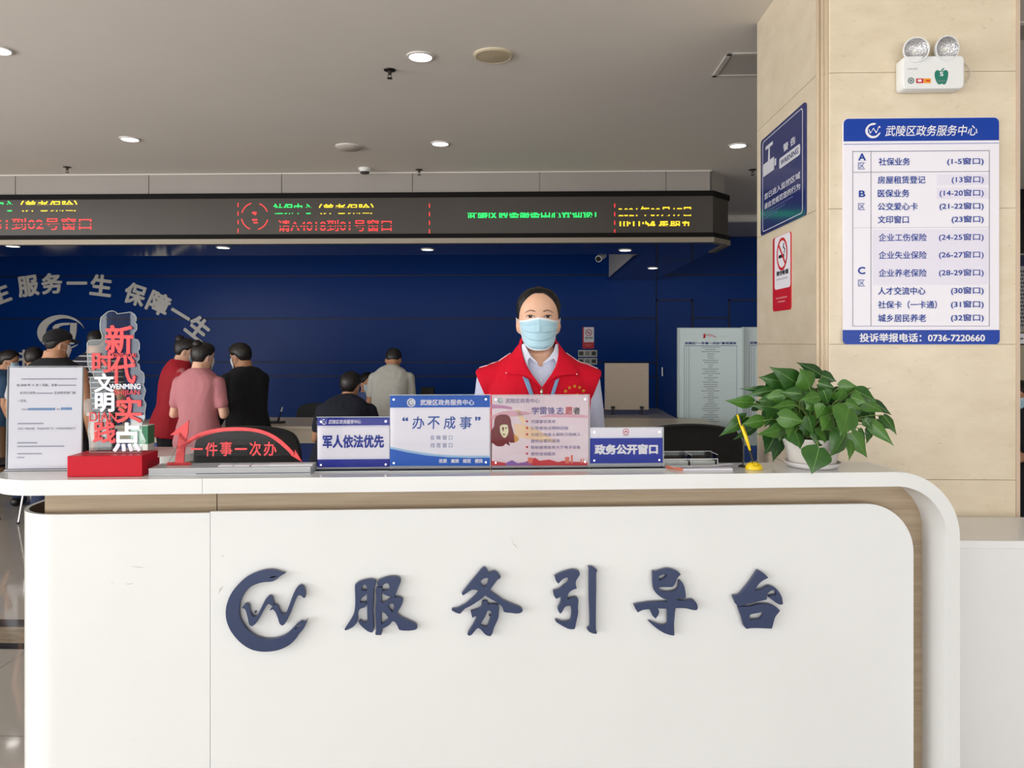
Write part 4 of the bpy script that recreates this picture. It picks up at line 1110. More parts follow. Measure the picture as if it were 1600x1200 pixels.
m.build('rim', CLEAREDGE, g)
for sgn in (0, 1):
    m = MB(); x_ = u0 + .006 + sgn * (u1 - u0) / 2
    for j in range(4): m.span((x_, y0_ + .008 + j * .012, z0_ + t_), (x_ + (u1 - u0) / 2 - .014, y0_ + .014 + j * .012, CT + hb * .45), 0, j % 2, M)
    m.build('card_stack', [mat('card_cream', (206, 196, 190), .5), mat('card_rose', (190, 140, 132), .5)], g)
pbk = CPl(.055)
ua, ub = pbk.uv(1067, 739)[0], pbk.uv(1145, 739)[0]
ua2 = CPl(.12).uv(1040, 726)[0]; ub2 = CPl(.12).uv(1138, 726)[0]
g = thing('booklet', 'white booklet with an orange spine lying on the counter in front of the card box', 'booklet', CL((ua + ub) / 2, .08, CT), CROT)
def slab(mb, za, zb_, ins=0.0, mi=0, lift=0.0):
    q_ = [(ua + ins, .055 + ins), (ub - ins, .055 + ins), (ub2 - ins, .118 - ins), (ua2 + ins, .118 - ins)]
    mb.add([CL(x, y, za) for x, y in q_] + [CL(x, y, zb_ + (lift if i == 1 else 0)) for i, (x, y) in enumerate(q_)], [(3, 2, 1, 0), (4, 5, 6, 7)] + [(i, (i + 1) % 4, 4 + (i + 1) % 4, 4 + i) for i in range(4)], mi)
m = MB(); slab(m, CT + .0004, CT + .0062); m.build('pages', mat('booklet_page', (226, 226, 238), .5), g)
m = MB(); q_ = [CL(ua, .0548, CT + .0004), CL(ua2 - .0006, .118, CT + .0004), CL(ua2 - .0006, .118, CT + .0072), CL(ua, .0548, CT + .0072), CL(ua + .004, .0548, CT + .0074), CL(ua2 + .005, .118, CT + .0074)]
m.add(q_, [(0, 1, 2, 3), (3, 2, 5, 4)]); m.build('spine', mat('orange_spine', (206, 112, 84), .5), g)
m = MB()
N_ = 10
vs = []
for i in range(N_ + 1):
    t = i / N_
    up_ = .0072 + .006 * max(0, t - .55) ** 1.5 * 3
    vs += [CL(ua2 + .006 + (ub2 - ua2 - .002) * t, .116, CT + up_), CL(ua2 + .014 + (ub2 - ua2 - .006) * t, .072 + .018 * t * t, CT + up_ + .001)]
m.add(vs, [(2 * i, 2 * i + 1, 2 * i + 3, 2 * i + 2) for i in range(N_)])
m.build('cover_sheet', MATS['booklet_page'], g)
pk = CPl(.075)
pen_u, _ = pk.uv(1178, 737)
kpx = 2.36 / F
g = thing('pen_stand', 'yellow smiling-face pen stand with a yellow and black pen beside the plant', 'pen', CL(pen_u, .075, CT), CROT)
m = MB(); cP = CL(pen_u, .075, CT + .0005)
m.lathe([(13.2 * kpx, 0), (13.4 * kpx, .004), (12.6 * kpx, .010), (10.5 * kpx, .016), (7 * kpx, .0205), (3 * kpx, .0225), (.0001, .023)], cP, 28)
m.build('face_base', mat('pen_yellow', (244, 208, 26), .2), g, smooth=50)
m = MB()
DOME = [(0, .023), (3, .0225), (7, .0205), (10.5, .016), (12.6, .010), (13.4, .004), (13.41, -1)]
def on_dome(px, py):
    r_ = ray(px, py); best = None
    for i in range(400):
        d = 2.2 + i * .0008; q = CAM + r_ * d - cP
        rr_ = math.hypot(q.x, q.y) / kpx
        h_ = next((za + (zb_ - za) * (rr_ - ra) / (rb - ra) for (ra, za), (rb, zb_) in zip(DOME[:-1], DOME[1:]) if rr_ <= rb), -1)
        if q.z <= h_: return CAM + r_ * (d - .0012)
    return CAM + r_ * 2.33
for px_ in (1175.5, 1184): m.sphere(on_dome(px_, 723.2), .0021, seg=8)
m.tube([on_dome(x, y) for x, y in ((1176.5, 726.5), (1178.5, 727.8), (1181, 728.2), (1184, 727.5), (1186, 726.3))], .0006, 6)
m.build('face_marks', INKK, g)
m = MB()
tipL = CPl(.085).px(1178.0, 722)
def penpt(x, y, o_): return CPl(o_).px(x, y)
m.tube([penpt(1177, 722, .085), penpt(1171.5, 704, .09)], .0042, 10)
m.build('pen_socket', BLACK, g)
m = MB(); m.tube([penpt(1172, 704, .09), penpt(1166, 684, .10), penpt(1160, 668, .108), penpt(1157, 661, .112), penpt(1152, 648, .118)], [.0036, .0062, .006, .0052, .0030], 12)
m.build('pen_barrel', MATS['pen_yellow'], g, smooth=True)
m = MB(); m.tube([penpt(1160, 676, .106), penpt(1158.5, 664, .108), penpt(1156.5, 652, .112)], [.002, .004, .0035], 8)
m.build('pen_clip', BLACK, g)
ps = CPl(.12)
u_, _ = ps.uv(1161, 728)
g = thing('pen_holder_post', 'thin black post on a black foot behind the yellow pen', 'pen holder', CL(u_, .12, CT), CROT)
m = MB(); m.lathe([(.0112, .0005), (.0115, .004), (.006, .007), (.0025, .008)], CL(u_ - .004, .12, CT), 20); m.build('foot', BLACK, g, smooth=40)
m = MB(); m.tube([CL(u_, .12, CT + .006), CPl(.12).px(1161.5, 670)], .0018, 8); m.build('post', BLACK, g)

# potted pothos
off = .115
pp_ = CPl(off)
uc, _ = pp_.uv(1269, 735)
kk = 2.42 / F
g = thing('potted_plant', 'bushy green plant in a white pot at the right end of the counter', 'plant', CL(uc, off, CT), CROT)
pc0 = CL(uc, off, CT + .0005)
m = MB(); m.lathe([(34 * kk, 0), (37 * kk, .002), (41 * kk, .012), (42.5 * kk, .018), (41.5 * kk, .018), (37 * kk, .006), (30 * kk, .0045), (.0001, .0045)], pc0, 40)
m.build('saucer', mat('saucer_white', (222, 218, 218), .35), g, smooth=45)
hp = (730 - 686) * kk
m = MB(); m.lathe([(33 * kk, .006), (35 * kk, .012), (39 * kk, hp * .55), (44.5 * kk, hp * .92), (47 * kk, hp), (47 * kk, hp + .006), (45 * kk, hp + .006), (42 * kk, hp - .01), (.0001, hp - .012)], pc0, 40)
m.build('pot', mat('pot_white', (214, 210, 205), .35, var=.04, vs=14, bump=.1, bs=40), g, smooth=45)
m = MB(); m.lathe([(43 * kk, hp - .006), (20 * kk, hp + .002), (.0001, hp + .004)], pc0, 24); m.build('soil', mat('soil', (52, 40, 30), .9, bump=.6, bs=120), g)
z5 = lambda x, y: (1120 + x * .1875, 550 + y * .1875)
LV = [(690, 280, 435, 115, 75, -.03), (560, 250, 345, 205, 60, .0), (770, 290, 690, 130, 95, -.05), (870, 190, 660, 78, 45, .03), (440, 310, 180, 300, 25, .03), (470, 320, 235, 360, 35, .0), (560, 360, 375, 385, 45, -.05), (700, 350, 530, 330, 45, -.07), (850, 370, 685, 400, 42, -.10), (300, 420, 65, 400, 45, .0), (560, 470, 270, 440, 50, -.04), (640, 440, 440, 460, 35, -.09), (390, 570, 200, 600, 45, -.05), (240, 540, 15, 700, 50, .01), (330, 610, 130, 730, 40, .04), (600, 620, 325, 680, 62, -.07), (560, 560, 380, 520, 60, .02), (520, 540, 735, 580, 60, -.12), (480, 690, 395, 850, 75, .03), (530, 720, 465, 915, 60, .04), (650, 670, 700, 810, 75, -.10), (760, 540, 800, 690, 55, -.11), (900, 450, 830, 555, 60, -.11), (950, 540, 870, 660, 62, -.10), (1100, 470, 1030, 700, 112, -.13), (870, 700, 830, 790, 75, -.09), (850, 800, 790, 1015, 95, -.135), (1060, 700, 940, 870, 85, -.11), (1110, 740, 1100, 905, 35, -.06), (1120, 680, 1255, 880, 60, -.05), (1020, 290, 1185, 290, 50, -.02), (1150, 320, 1335, 410, 60, -.04), (1090, 340, 1290, 295, 26, .03), (1080, 420, 1210, 480, 42, -.07), (1190, 410, 1395, 500, 50, -.01), (1300, 415, 1460, 525, 36, .03), (1390, 530, 1500, 690, 36, .0), (1270, 580, 1480, 780, 46, -.05), (1230, 560, 1300, 650, 32, -.06), (1290, 620, 1245, 765, 36, -.03), (1195, 640, 1235, 775, 26, -.03), (880, 200, 1000, 245, 44, .02), (850, 260, 990, 300, 44, -.02), (890, 320, 930, 440, 50, -.08), (1010, 400, 1060, 290, 52, -.06), (770, 610, 750, 710, 60, -.06), (880, 165, 955, 178, 14, .05), (700, 480, 830, 430, 60, .0), (430, 250, 520, 330, 50, .04), (960, 310, 940, 400, 60, .0), (730, 330, 830, 400, 60, .0), (400, 480, 520, 560, 60, .03), (350, 480, 330, 400, 50, .05), (1180, 500, 1240, 600, 60, .02), (1200, 420, 1330, 600, 60, .05), (1350, 560, 1440, 640, 44, .04)]
rnd = random.Random(5)
for i in range(46):
    a_ = rnd.uniform(0, 6.28); rr_ = rnd.uniform(.1, .8)
    x = 760 + 480 * rr_ * math.cos(a_); y = 430 + 200 * rr_ * math.sin(a_)
    b_ = a_ + rnd.uniform(-.7, .7)
    ln = rnd.uniform(110, 190)
    LV.append((x, y, x + ln * math.cos(b_), y + ln * math.sin(b_) + 40, rnd.uniform(40, 62), rnd.uniform(-.02, .13)))
for x, y, tx, ty, hw in ((620, 600, 590, 720, 55), (930, 640, 960, 780, 60), (1010, 620, 1090, 740, 55), (700, 600, 640, 700, 50), (560, 640, 520, 740, 55), (880, 640, 900, 760, 55), (1080, 560, 1160, 660, 60), (820, 420, 740, 480, 60), (620, 400, 560, 330, 50), (980, 470, 930, 560, 60), (460, 420, 340, 400, 55), (1120, 380, 1250, 420, 50)):
    LV.append((x, y, tx, ty, hw, rnd.uniform(-.09, -.02)))
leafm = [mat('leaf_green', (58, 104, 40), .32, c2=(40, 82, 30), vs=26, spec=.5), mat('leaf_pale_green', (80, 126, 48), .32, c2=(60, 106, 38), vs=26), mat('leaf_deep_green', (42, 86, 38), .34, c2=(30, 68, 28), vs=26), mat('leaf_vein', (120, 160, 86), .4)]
for q in leafm[:3]:
    q.node_tree.nodes['Principled BSDF'].inputs['Transmission Weight'].default_value = 0.0
m = MB()
stems = MB()
for i, (bx, by, tx, ty, hw, do) in enumerate(LV):
    pl_ = CPl(off + do)
    B = pl_.px(*z5(bx, by)); T = CPl(off + do - rnd.uniform(-.02, .045)).px(*z5(tx, ty))
    ax = T - B; L_ = ax.length
    axn = ax.normalized()
    side = axn.cross(cy_).normalized()
    nrm_ = side.cross(axn).normalized()
    if nrm_.dot(-cy_) < 0: nrm_ = -nrm_; side = -side
    roll = rnd.uniform(-.32, .32)
    side = (Matrix.Rotation(roll, 3, axn) @ side); nrm_ = (Matrix.Rotation(roll, 3, axn) @ nrm_)
    wv = hw * .1875 * kk * 1.28
    NL = 12
    W = [0.30, .74, .95, 1.0, .97, .89, .77, .63, .48, .34, .2, .09, 0.0]
    vs = []; fs = []
    curl = rnd.uniform(.02, .10) * L_
    fold = rnd.uniform(.12, .34)
    for k in range(NL + 1):
        t = k / NL
        back = -.10 * L_ if k == 0 else (-.05 * L_ if k == 1 else 0)
        c_ = B + axn * (t * L_) + nrm_ * (math.sin(t * math.pi) * curl * .9) - UP * (t * t * .02 * L_)
        for s_ in (-1, -.5, 0, .5, 1):
            rip = .0009 * math.sin(t * 26 + abs(s_) * 5) * (abs(s_) > .2)
            vs.append(c_ + side * (s_ * W[k] * wv) + axn * (back * abs(s_)) - nrm_ * (abs(s_) ** 1.5 * W[k] * wv * fold) + nrm_ * rip)
    for k in range(NL):
        for j in range(4):
            fs.append((k * 5 + j, k * 5 + j + 1, (k + 1) * 5 + j + 1, (k + 1) * 5 + j))
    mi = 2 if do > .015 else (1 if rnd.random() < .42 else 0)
    m.add(vs, fs, mi)
    # midrib
    rb = []
    for k in range(NL):
        c_ = vs[k * 5 + 2] + nrm_ * .0006
        w_ = .0011 * (1 - k / NL * .7)
        rb += [c_ - side * w_, c_ + side * w_]
    m.add(rb, [(2 * k, 2 * k + 1, 2 * k + 3, 2 * k + 2) for k in range(NL - 1)], 3)
    if i < 60:
        S = pc0 + V((rnd.uniform(-.03, .03), rnd.uniform(-.03, .03), hp - .004))
        mid_ = (S + B) / 2 + UP * .03 + V((rnd.uniform(-.01, .01), 0, 0))
        stems.tube([S, S + (mid_ - S) * .5 + UP * .012, mid_, B - (B - mid_) * .35 + UP * .004, B], .0016, 6)
m.build('foliage', leafm, g, smooth=True)
stems.build('stem', mat('stem_green', (112, 140, 70), .45), g, smooth=True)

# ------------------------------------------------------------------ people
def lerp_tab(tab, x):
    if x <= tab[0][0]: return tab[0][1]
    for (a, p), (b, q) in zip(tab[:-1], tab[1:]):
        if x <= b:
            t = (x - a) / (b - a)
            return p + (q - p) * t
    return tab[-1][1]
def smooth_tab(tab, x):
    n = len(tab)
    if x <= tab[0][0]: return tab[0][1]
    if x >= tab[-1][0]: return tab[-1][1]
    for i in range(n - 1):
        a, p = tab[i]; b, q = tab[i + 1]
        if x <= b:
            t = (x - a) / (b - a)
            d0 = (q - tab[i - 1][1]) / (b - tab[i - 1][0]) if i > 0 else (q - p) / (b - a)
            d1 = (tab[i + 2][1] - p) / (tab[i + 2][0] - a) if i + 2 < n else (q - p) / (b - a)
            h = b - a
            return (2 * t ** 3 - 3 * t * t + 1) * p + (t ** 3 - 2 * t * t + t) * h * d0 + (-2 * t ** 3 + 3 * t * t) * q + (t ** 3 - t * t) * h * d1
HH = 0.1175                                  # half the head height
HW = [(-1, .018), (-.95, .030), (-.8, .047), (-.6, .059), (-.35, .068), (0, .0735), (.3, .0755), (.55, .070), (.75, .058), (.9, .038), (1, .004)]
HF = [(-1, .050), (-.95, .066), (-.82, .078), (-.6, .080), (-.4, .083), (-.1, .083), (.1, .083), (.3, .089), (.55, .085), (.75, .070), (.9, .045), (1, .004)]
HB = [(-1, -.02), (-.9, -.005), (-.75, .030), (-.55, .058), (-.3, .080), (0, .096), (.3, .101), (.55, .093), (.75, .073), (.9, .046), (1, .004)]
def head_pt(a, s, off=0.0):
    """head surface; a = 0 at the face, s = -1 chin .. 1 crown, head centre at 0, face towards -y"""
    w, f, b = smooth_tab(HW, s), smooth_tab(HF, s), smooth_tab(HB, s)
    c, sn = math.cos(a), math.sin(a)
    x = w * math.copysign(abs(sn) ** .92, sn)
    if c > 0:
        y = -f * c ** .88
        x0 = x
        y -= .019 * math.exp(-(x0 / .0095) ** 2) * math.exp(-((s + .30) / .13) ** 2) + .008 * math.exp(-(x0 / .008) ** 2) * math.exp(-((s + .08) / .16) ** 2)
        y -= .006 * math.exp(-((abs(x0) - .012) / .007) ** 2) * math.exp(-((s + .36) / .07) ** 2)
        y += .0065 * math.exp(-((abs(x0) - .033) / .015) ** 2) * math.exp(-((s - .02) / .11) ** 2)
        y -= .004 * math.exp(-(x0 / .020) ** 2) * (math.exp(-((s + .56) / .045) ** 2) + math.exp(-((s + .67) / .045) ** 2))
    else:
        y = b * (-c) ** .9 if b > 0 else -b * c
        if b <= 0: y = -b * 0 + (-b) * 0 - b * (-c) if False else b * (-c)
    p = V((x, y, s * HH))
    if off:
        q = V((x, y + .005, s * HH * .55))
        if q.length > 1e-6: p += q.normalized() * off
    return p
def face_y(x, z):
    s = z / HH
    w = smooth_tab(HW, s)
    r = min(.999, abs(x) / w)
    a = math.asin(min(1, r ** (1 / .92)))
    return head_pt(math.copysign(a, x), s).y
def head_mesh(mb, M, na=40, ns=36, sc=1.0):
    rings = []
    for i in range(ns + 1):
        s = -math.cos(math.pi * i / ns) * .999
        rings.append([M @ (head_pt(2 * math.pi * k / na, s) * sc) for k in range(na)])
    mb.loft(rings)
    for sg in (-1, 1):                       # ears
        E = Matrix.Translation(V((sg * .0755, .006, -.018))) @ Matrix.Rotation(sg * -.35, 4, 'Z') @ Matrix.Rotation(.12, 4, 'X')
        mb.sphere((0, 0, 0), (.007, .017, .029), M @ E)
        mb.sphere((sg * .003, -.006, 0), (.006, .009, .017), M @ E)
def hair_shell(mb, M, line, thick=.012, na=56, ns=16, rag=.0, seed=0, ramp=(.35, 4)):
    """hair from a hairline (angle from face in degrees -> s) up to the crown"""
    rings = []
    rr = random.Random(seed)
    for i in range(ns + 1):
        t = i / ns
        ring_ = []
        for k in range(na):
            a = 2 * math.pi * k / na
            d = abs(math.degrees(a if a <= math.pi else a - 2 * math.pi))
            s0 = smooth_tab(line, d)
            s0 += rag * noise.noise(V((a * 6, seed, 0)))
            s = s0 + (.999 - s0) * t ** .8
            o = -.003 if i == 0 else thick * min(1, ramp[0] + t * ramp[1]) + .002 * noise.noise(V((a * 9, t * 3, seed)))
            ring_.append(M @ head_pt(a, s, o))
        rings.append(ring_)
    mb.loft(rings, True)
def ell(c, ax, ay, n=20, e=2.4):
    out = []
    for k in range(n):
        t = 2 * math.pi * k / n
        ct, st = math.cos(t), math.sin(t)
        out.append(c + ax * math.copysign(abs(ct) ** (2 / e), ct) + ay * math.copysign(abs(st) ** (2 / e), st))
    return out
def chain(mb, pts, rad, n=14, sub=3):
    """tapered limb through joints, ends rounded"""
    P_, R_ = [], []
    N = len(pts)
    for i in range(N - 1):
        for k in range(sub):
            t = k / sub
            P_.append(V(pts[i]).lerp(V(pts[i + 1]), t)); R_.append(rad[i] + (rad[i + 1] - rad[i]) * t)
    P_.append(V(pts[-1])); R_.append(rad[-1])
    d0 = (P_[0] - P_[1]).normalized(); d1 = (P_[-1] - P_[-2]).normalized()
    P_ = [P_[0] + d0 * R_[0] * .8, P_[0] + d0 * R_[0] * .45] + P_ + [P_[-1] + d1 * R_[-1] * .45, P_[-1] + d1 * R_[-1] * .8]
    R_ = [R_[0] * .45, R_[0] * .85] + R_ + [R_[-1] * .85, R_[-1] * .45]
    mb.tube(P_, R_, n)
def remesh(mb, vox, smooth_it=4):
    me = bpy.data.meshes.new('x')
    me.from_pydata([tuple(q) for q in mb.v], [], mb.f)
    bm = bmesh.new(); bm.from_mesh(me); bmesh.ops.recalc_face_normals(bm, faces=bm.faces[:]); bm.to_mesh(me); bm.free()
    o = bpy.data.objects.new('x', me); C.objects.link(o)
    r = o.modifiers.new('r', 'REMESH'); r.mode = 'VOXEL'; r.voxel_size = vox
    sm = o.modifiers.new('s', 'SMOOTH'); sm.iterations = smooth_it; sm.factor = .5
    dg = bpy.context.evaluated_depsgraph_get()
    m2 = bpy.data.meshes.new_from_object(o.evaluated_get(dg), depsgraph=dg)
    out = MB()
    out.v = [q.co.copy() for q in m2.vertices]; out.f = [tuple(p.vertices) for p in m2.polygons]; out.m = [0] * len(out.f)
    bpy.data.objects.remove(o); bpy.data.meshes.remove(me); bpy.data.meshes.remove(m2)
    return out
def crumple(mb, amp, sc=9.0, seed=0.0, zst=.5):
    """cloth folds: push vertices along their normals by noise"""
    me = bpy.data.meshes.new('x'); me.from_pydata([tuple(q) for q in mb.v], [], mb.f); me.update()
    nn = [q.normal.copy() for q in me.vertices]
    bpy.data.meshes.remove(me)
    for i, q in enumerate(mb.v):
        k = V((q.x * sc, q.y * sc, q.z * sc * zst + seed))
        f = noise.noise(k) * .6 + (1 - abs(noise.noise(k * 2.1 + V((3, 1, seed)))) * 2) * .4
        mb.v[i] = q + nn[i] * amp * f
    return mb
TOR_F = [(.455, .165, .115, 0), (.50, .172, .120, .0), (.56, .150, .108, -.002), (.62, .138, .100, -.004), (.68, .150, .108, -.006), (.74, .165, .115, -.006), (.785, .172, .106, -.002), (.815, .158, .090, .004), (.838, .125, .074, .008), (.855, .085, .062, .006), (.872, .056, .056, .0), (.90, .051, .053, -.006)]
TOR_M = [(.455, .165, .118, 0), (.50, .168, .122, .0), (.56, .160, .115, -.002), (.62, .158, .112, -.002), (.68, .168, .116, -.003), (.74, .182, .120, -.003), (.785, .190, .110, .0), (.815, .172, .094, .004), (.838, .135, .078, .008), (.855, .094, .066, .006), (.872, .064, .062, .0), (.90, .060, .058, -.006)]
SKIN = mat('skin', (226, 180, 152), .5, sub=.15, var=.03, vs=20)
SKIN2 = mat('tanned_skin', (190, 140, 108), .5, sub=.12, var=.04, vs=20)
HAIR = mat('black_hair', (24, 20, 20), .42, var=.35, vs=90, stretch=(1, 1, .15), bump=.25, bs=180)
HAIRB = mat('brown_hair', (74, 52, 38), .45, var=.3, vs=60, stretch=(1, 1, .2))
MASKB = mat('mask_blue', (172, 212, 228), .75, bump=.15, bs=300)
MASKW = mat('mask_white', (228, 232, 236), .75)
LASH = mat('lash', (40, 28, 26), .6)
def fingers(mb, wrist, d, side, palm_n, sc=1.0, curl=.5):
    """palm and five bent fingers; d along the hand, side towards the thumb"""
    d = d.normalized(); side = (side - d * side.dot(d)).normalized(); nrm = d.cross(side).normalized()
    if nrm.dot(palm_n) < 0: nrm = -nrm
    mb.loft([ell(wrist + d * t * sc, side * a * sc, nrm * b * sc, 12) for t, a, b in ((-.01, .024, .017), (.02, .030, .016), (.05, .040, .014), (.085, .041, .012), (.095, .036, .009))])
    for k, ln in enumerate((.070, .080, .074, .058)):
        b = wrist + d * .085 * sc + side * (.030 - .020 * k) * sc
        pts = [b]; ang = 0
        for j, fr_ in enumerate((.42, .32, .26)):
            ang += curl * (.55 + .25 * j + .06 * k)
            pts.append(pts[-1] + (d * math.cos(ang) + nrm * math.sin(ang)) * ln * fr_ * sc)
        chain(mb, pts, [.0085 * sc, .0080 * sc, .0072 * sc, .0062 * sc], 8, 2)
    b = wrist + d * .025 * sc + side * .026 * sc
    pts = [b, b + (d * .6 + side * .7 + nrm * .2).normalized() * .034 * sc]
    pts.append(pts[-1] + (d * .85 + side * .25 + nrm * .35).normalized() * .028 * sc)
    pts.append(pts[-1] + (d * .85 + side * .0 + nrm * .45).normalized() * .024 * sc)
    chain(mb, pts, [.012 * sc, .0105 * sc, .009 * sc, .0075 * sc], 8, 2)

def figure(label, px, d, H=1.62, face=180, head=None, nod=0, lean=0, sex='M', top=None, sleeve='short', bottom=None, shoes=BLACK, hair='short', hairm=None, mask=None, cap=None,
           vox=.008, skin=None, arms=None, vest=None, bulk=.014, hem=.47, sit=False, girth=1.0, z0=0.0, group=None, pos=None, hscale=.89):
    base = pos if pos is not None else P(px, 535, d)
    base = V((base.x, base.y, z0))
    root = thing('person', label, 'person', base, 0, group)
    rz = R(face) + YAW
    B = Matrix.Translation(base) @ Matrix.Rotation(rz, 4, 'Z')
    Bi = B.inverted()
    k = H / 1.65
    hipz = .50 * H
    if sit: hipz = .44 if sit is True else sit
    TL = Matrix.Translation(V((0, 0, hipz))) @ Matrix.Rotation(R(lean), 4, 'X') @ Matrix.Translation(V((0, 0, -.50 * H)))
    T = B @ TL
    tor = TOR_F if sex == 'F' else TOR_M
    gx = k * girth
    def ring_at(z, a, b, yo, inf=0.0):
        return ell(T @ V((0, yo * k, z * H)), T.to_3x3() @ V((a * gx + inf, 0, 0)), T.to_3x3() @ V((0, b * gx + inf, 0)), 24, 2.5)
    skin = skin or SKIN
    body = MB()
    body.loft([ring_at(*r) for r in tor])
    neck = T @ V((0, -.006, .885 * H))
    hd = face if head is None else head
    Hm = Matrix.Translation(T @ V((0, 0, .86 * H))) @ Matrix.Rotation(R(hd) + YAW, 4, 'Z') @ Matrix.Rotation(R(nod), 4, 'X') @ Matrix.Translation(V((0, -.018, .075 * H - .0 + (H * .14 / 2 - .075 * H + .0)))) @ Matrix.Scale(hscale, 4)
    head_mesh(body, Hm)
    chain(body, [T @ V((0, 0, .84 * H)), Hm @ V((0, .02, -.06))], [.054 * k, .050 * k], 14, 4)
    shw = .165 * gx if sex == 'F' else .182 * gx
    A = arms or {}
    J = {}
    for sg, nm in ((1, 'L'), (-1, 'R')):
        sh = TL @ V((sg * shw, .0, .80 * H))
        e, w = A.get(nm, ((sg * .06, .02, -.285 * k), (sg * .06, -.05, -.53 * k)))
        el = sh + V(e); wr = sh + V(w)
        J[nm] = (B @ sh, B @ el, B @ wr)
        s_, e_, w_ = J[nm]
        ar = .9 if sex == 'F' else 1.0
        chain(body, [s_, s_.lerp(e_, .5), e_], [.050 * k * ar, .043 * k * ar, .036 * k * ar])
        chain(body, [e_, e_.lerp(w_, .35), w_], [.037 * k * ar, .036 * k * ar, .024 * k * ar])
        dd = (w_ - e_).normalized()
        inward = (B.to_3x3() @ V((-sg, 0, 0)))
        fwd = (B.to_3x3() @ V((0, -1, 0)))
        if abs(dd.dot(fwd)) > .85: fwd = (B.to_3x3() @ V((-sg * .2, 0, 1)))
        fingers(body, w_, dd, fwd, inward, k, .5)
    legs = []
    for sg in (1, -1):
        hp = TL @ V((sg * .085 * k, 0, .49 * H))
        if sit:
            kn = V((sg * .11, hp.y - .40 * k, .46)); an = V((sg * .11, hp.y - .36 * k, .07))
        else:
            kn = V((sg * .095 * k, -.02 + hp.y * .3, .27 * H)); an = V((sg * .10 * k, .03, .045 * H))
        q = [B @ hp, B @ kn, B @ an]
        legs.append((q, sg))
        chain(body, [q[0], q[0].lerp(q[1], .5), q[1]], [.078 * k, .070 * k, .052 * k]); chain(body, [q[1], q[1].lerp(q[2], .3), q[2]], [.052 * k, .054 * k, .036 * k])
        f0 = an + V((0, .03, -.02)); f1 = an + V((sg * .02, -.13 * k, -.045 * H + .022))
        chain(body, [B @ f0, B @ f1], [.034 * k, .024 * k], 10)
    body = remesh(body, vox)
    body.build('body', skin, root, smooth=True)
    # trousers
    tb = MB()
    tb.loft([ring_at(z, a, b, yo, .012) for z, a, b, yo in tor[:3]])
    for (q, sg) in legs:
        chain(tb, [q[0], q[0].lerp(q[1], .5), q[1]], [.096 * k, .086 * k, .068 * k]); chain(tb, [q[1], q[1].lerp(q[2], .3), q[2] + (q[1] - q[2]) * .06], [.068 * k, .068 * k, .056 * k])
    tb = crumple(remesh(tb, max(vox, .011)), .006, 10, px)
    tb.build('trousers', bottom or mat('dark_trousers', (32, 34, 42), .8), root, smooth=True)
    for (q, sg) in legs:
        s = MB(); an = Bi @ q[2]
        f0 = B @ (an + V((0, .035, -.03 * k))); f1 = B @ (an + V((sg * .02, -.15 * k, -.045 * H + .03)))
        f0.z = max(f0.z, base.z + .042); f1.z = base.z + .034
        chain(s, [f0, f0.lerp(f1, .5), f1], [.042, .043, .034], 12)
        for i, v_ in enumerate(s.v): s.v[i] = V((v_.x, v_.y, max(v_.z, base.z + .002)))
        s.build('shoe', shoes, root, smooth=True)
    # top
    if top is not None:
        tp = MB()
        tp.loft([ring_at(max(z, hem) if z < .6 else z, a, b, yo, bulk + (.010 if z < .6 else 0)) for z, a, b, yo in tor if z < .868 and not (z < hem - .05)] + [ring_at(.868, .066, .064, .0, .004)])
        if sleeve != 'none':
            for nm, sg in (('L', 1), ('R', -1)):
                s_, e_, w_ = J[nm]
                if sleeve == 'short':
                    end = s_.lerp(e_, .66)
                    chain(tp, [s_ + (s_ - e_) * -.02, s_.lerp(e_, .35), end], [.060 * k, .057 * k, .053 * k])
                else:
                    chain(tp, [s_, s_.lerp(e_, .5), e_], [.066 * k, .060 * k, .054 * k]); chain(tp, [e_, e_.lerp(w_, .5), w_], [.054 * k, .048 * k, .038 * k])
        tp = crumple(remesh(tp, max(vox, .009), 3), .007, 9, px * .37)
        tp.build('shirt', top, root, smooth=True)
    if vest is not None:
        vt = MB()
        vt.loft([ring_at(z, a, b, yo, bulk + .016 + (.012 if z < .6 else 0)) for z, a, b, yo in tor if z < .868] + [ring_at(.875, .066, .066, .0, .012)])
        for nm, sg in (('L', 1), ('R', -1)):
            s_, e_, w_ = J[nm]
            chain(vt, [s_.lerp(T @ V((0, 0, .80 * H)), .35), s_.lerp(e_, .05)], [.080 * k, .074 * k], 14)
        vt = crumple(remesh(vt, max(vox, .009), 3), .006, 8, px * .2)
        vt.build('vest', vest, root, smooth=True)
    # hair, cap, mask
    hm = hairm or HAIR
    lines = {'short': [(0, .70), (40, .62), (62, .28), (80, .10), (95, .02), (110, -.30), (140, -.62), (180, -.70)],
             'bun': [(0, .78), (40, .68), (65, .30), (85, .02), (100, -.05), (115, -.40), (150, -.58), (180, -.60)],
             'crop': [(0, .72), (40, .66), (62, .36), (80, .22), (95, .10), (110, -.15), (140, -.45), (180, -.52)]}
    if hair:
        h = MB(); hair_shell(h, Hm, lines[hair], .016 if hair == 'short' else (.007 if hair == 'crop' else .012), rag=.10 if hair == 'short' else .03, seed=px % 17)
        ho = h.build('hair', hm, root, smooth=True)
        if hair == 'bun':
            b = MB(); c_ = Hm @ V((0, .078, .098)); b.sphere(c_, (.036, .036, .032))
            crumple(b, .006, 60, 1, 1)
            b.build('hair_bun', hm, ho, smooth=True)
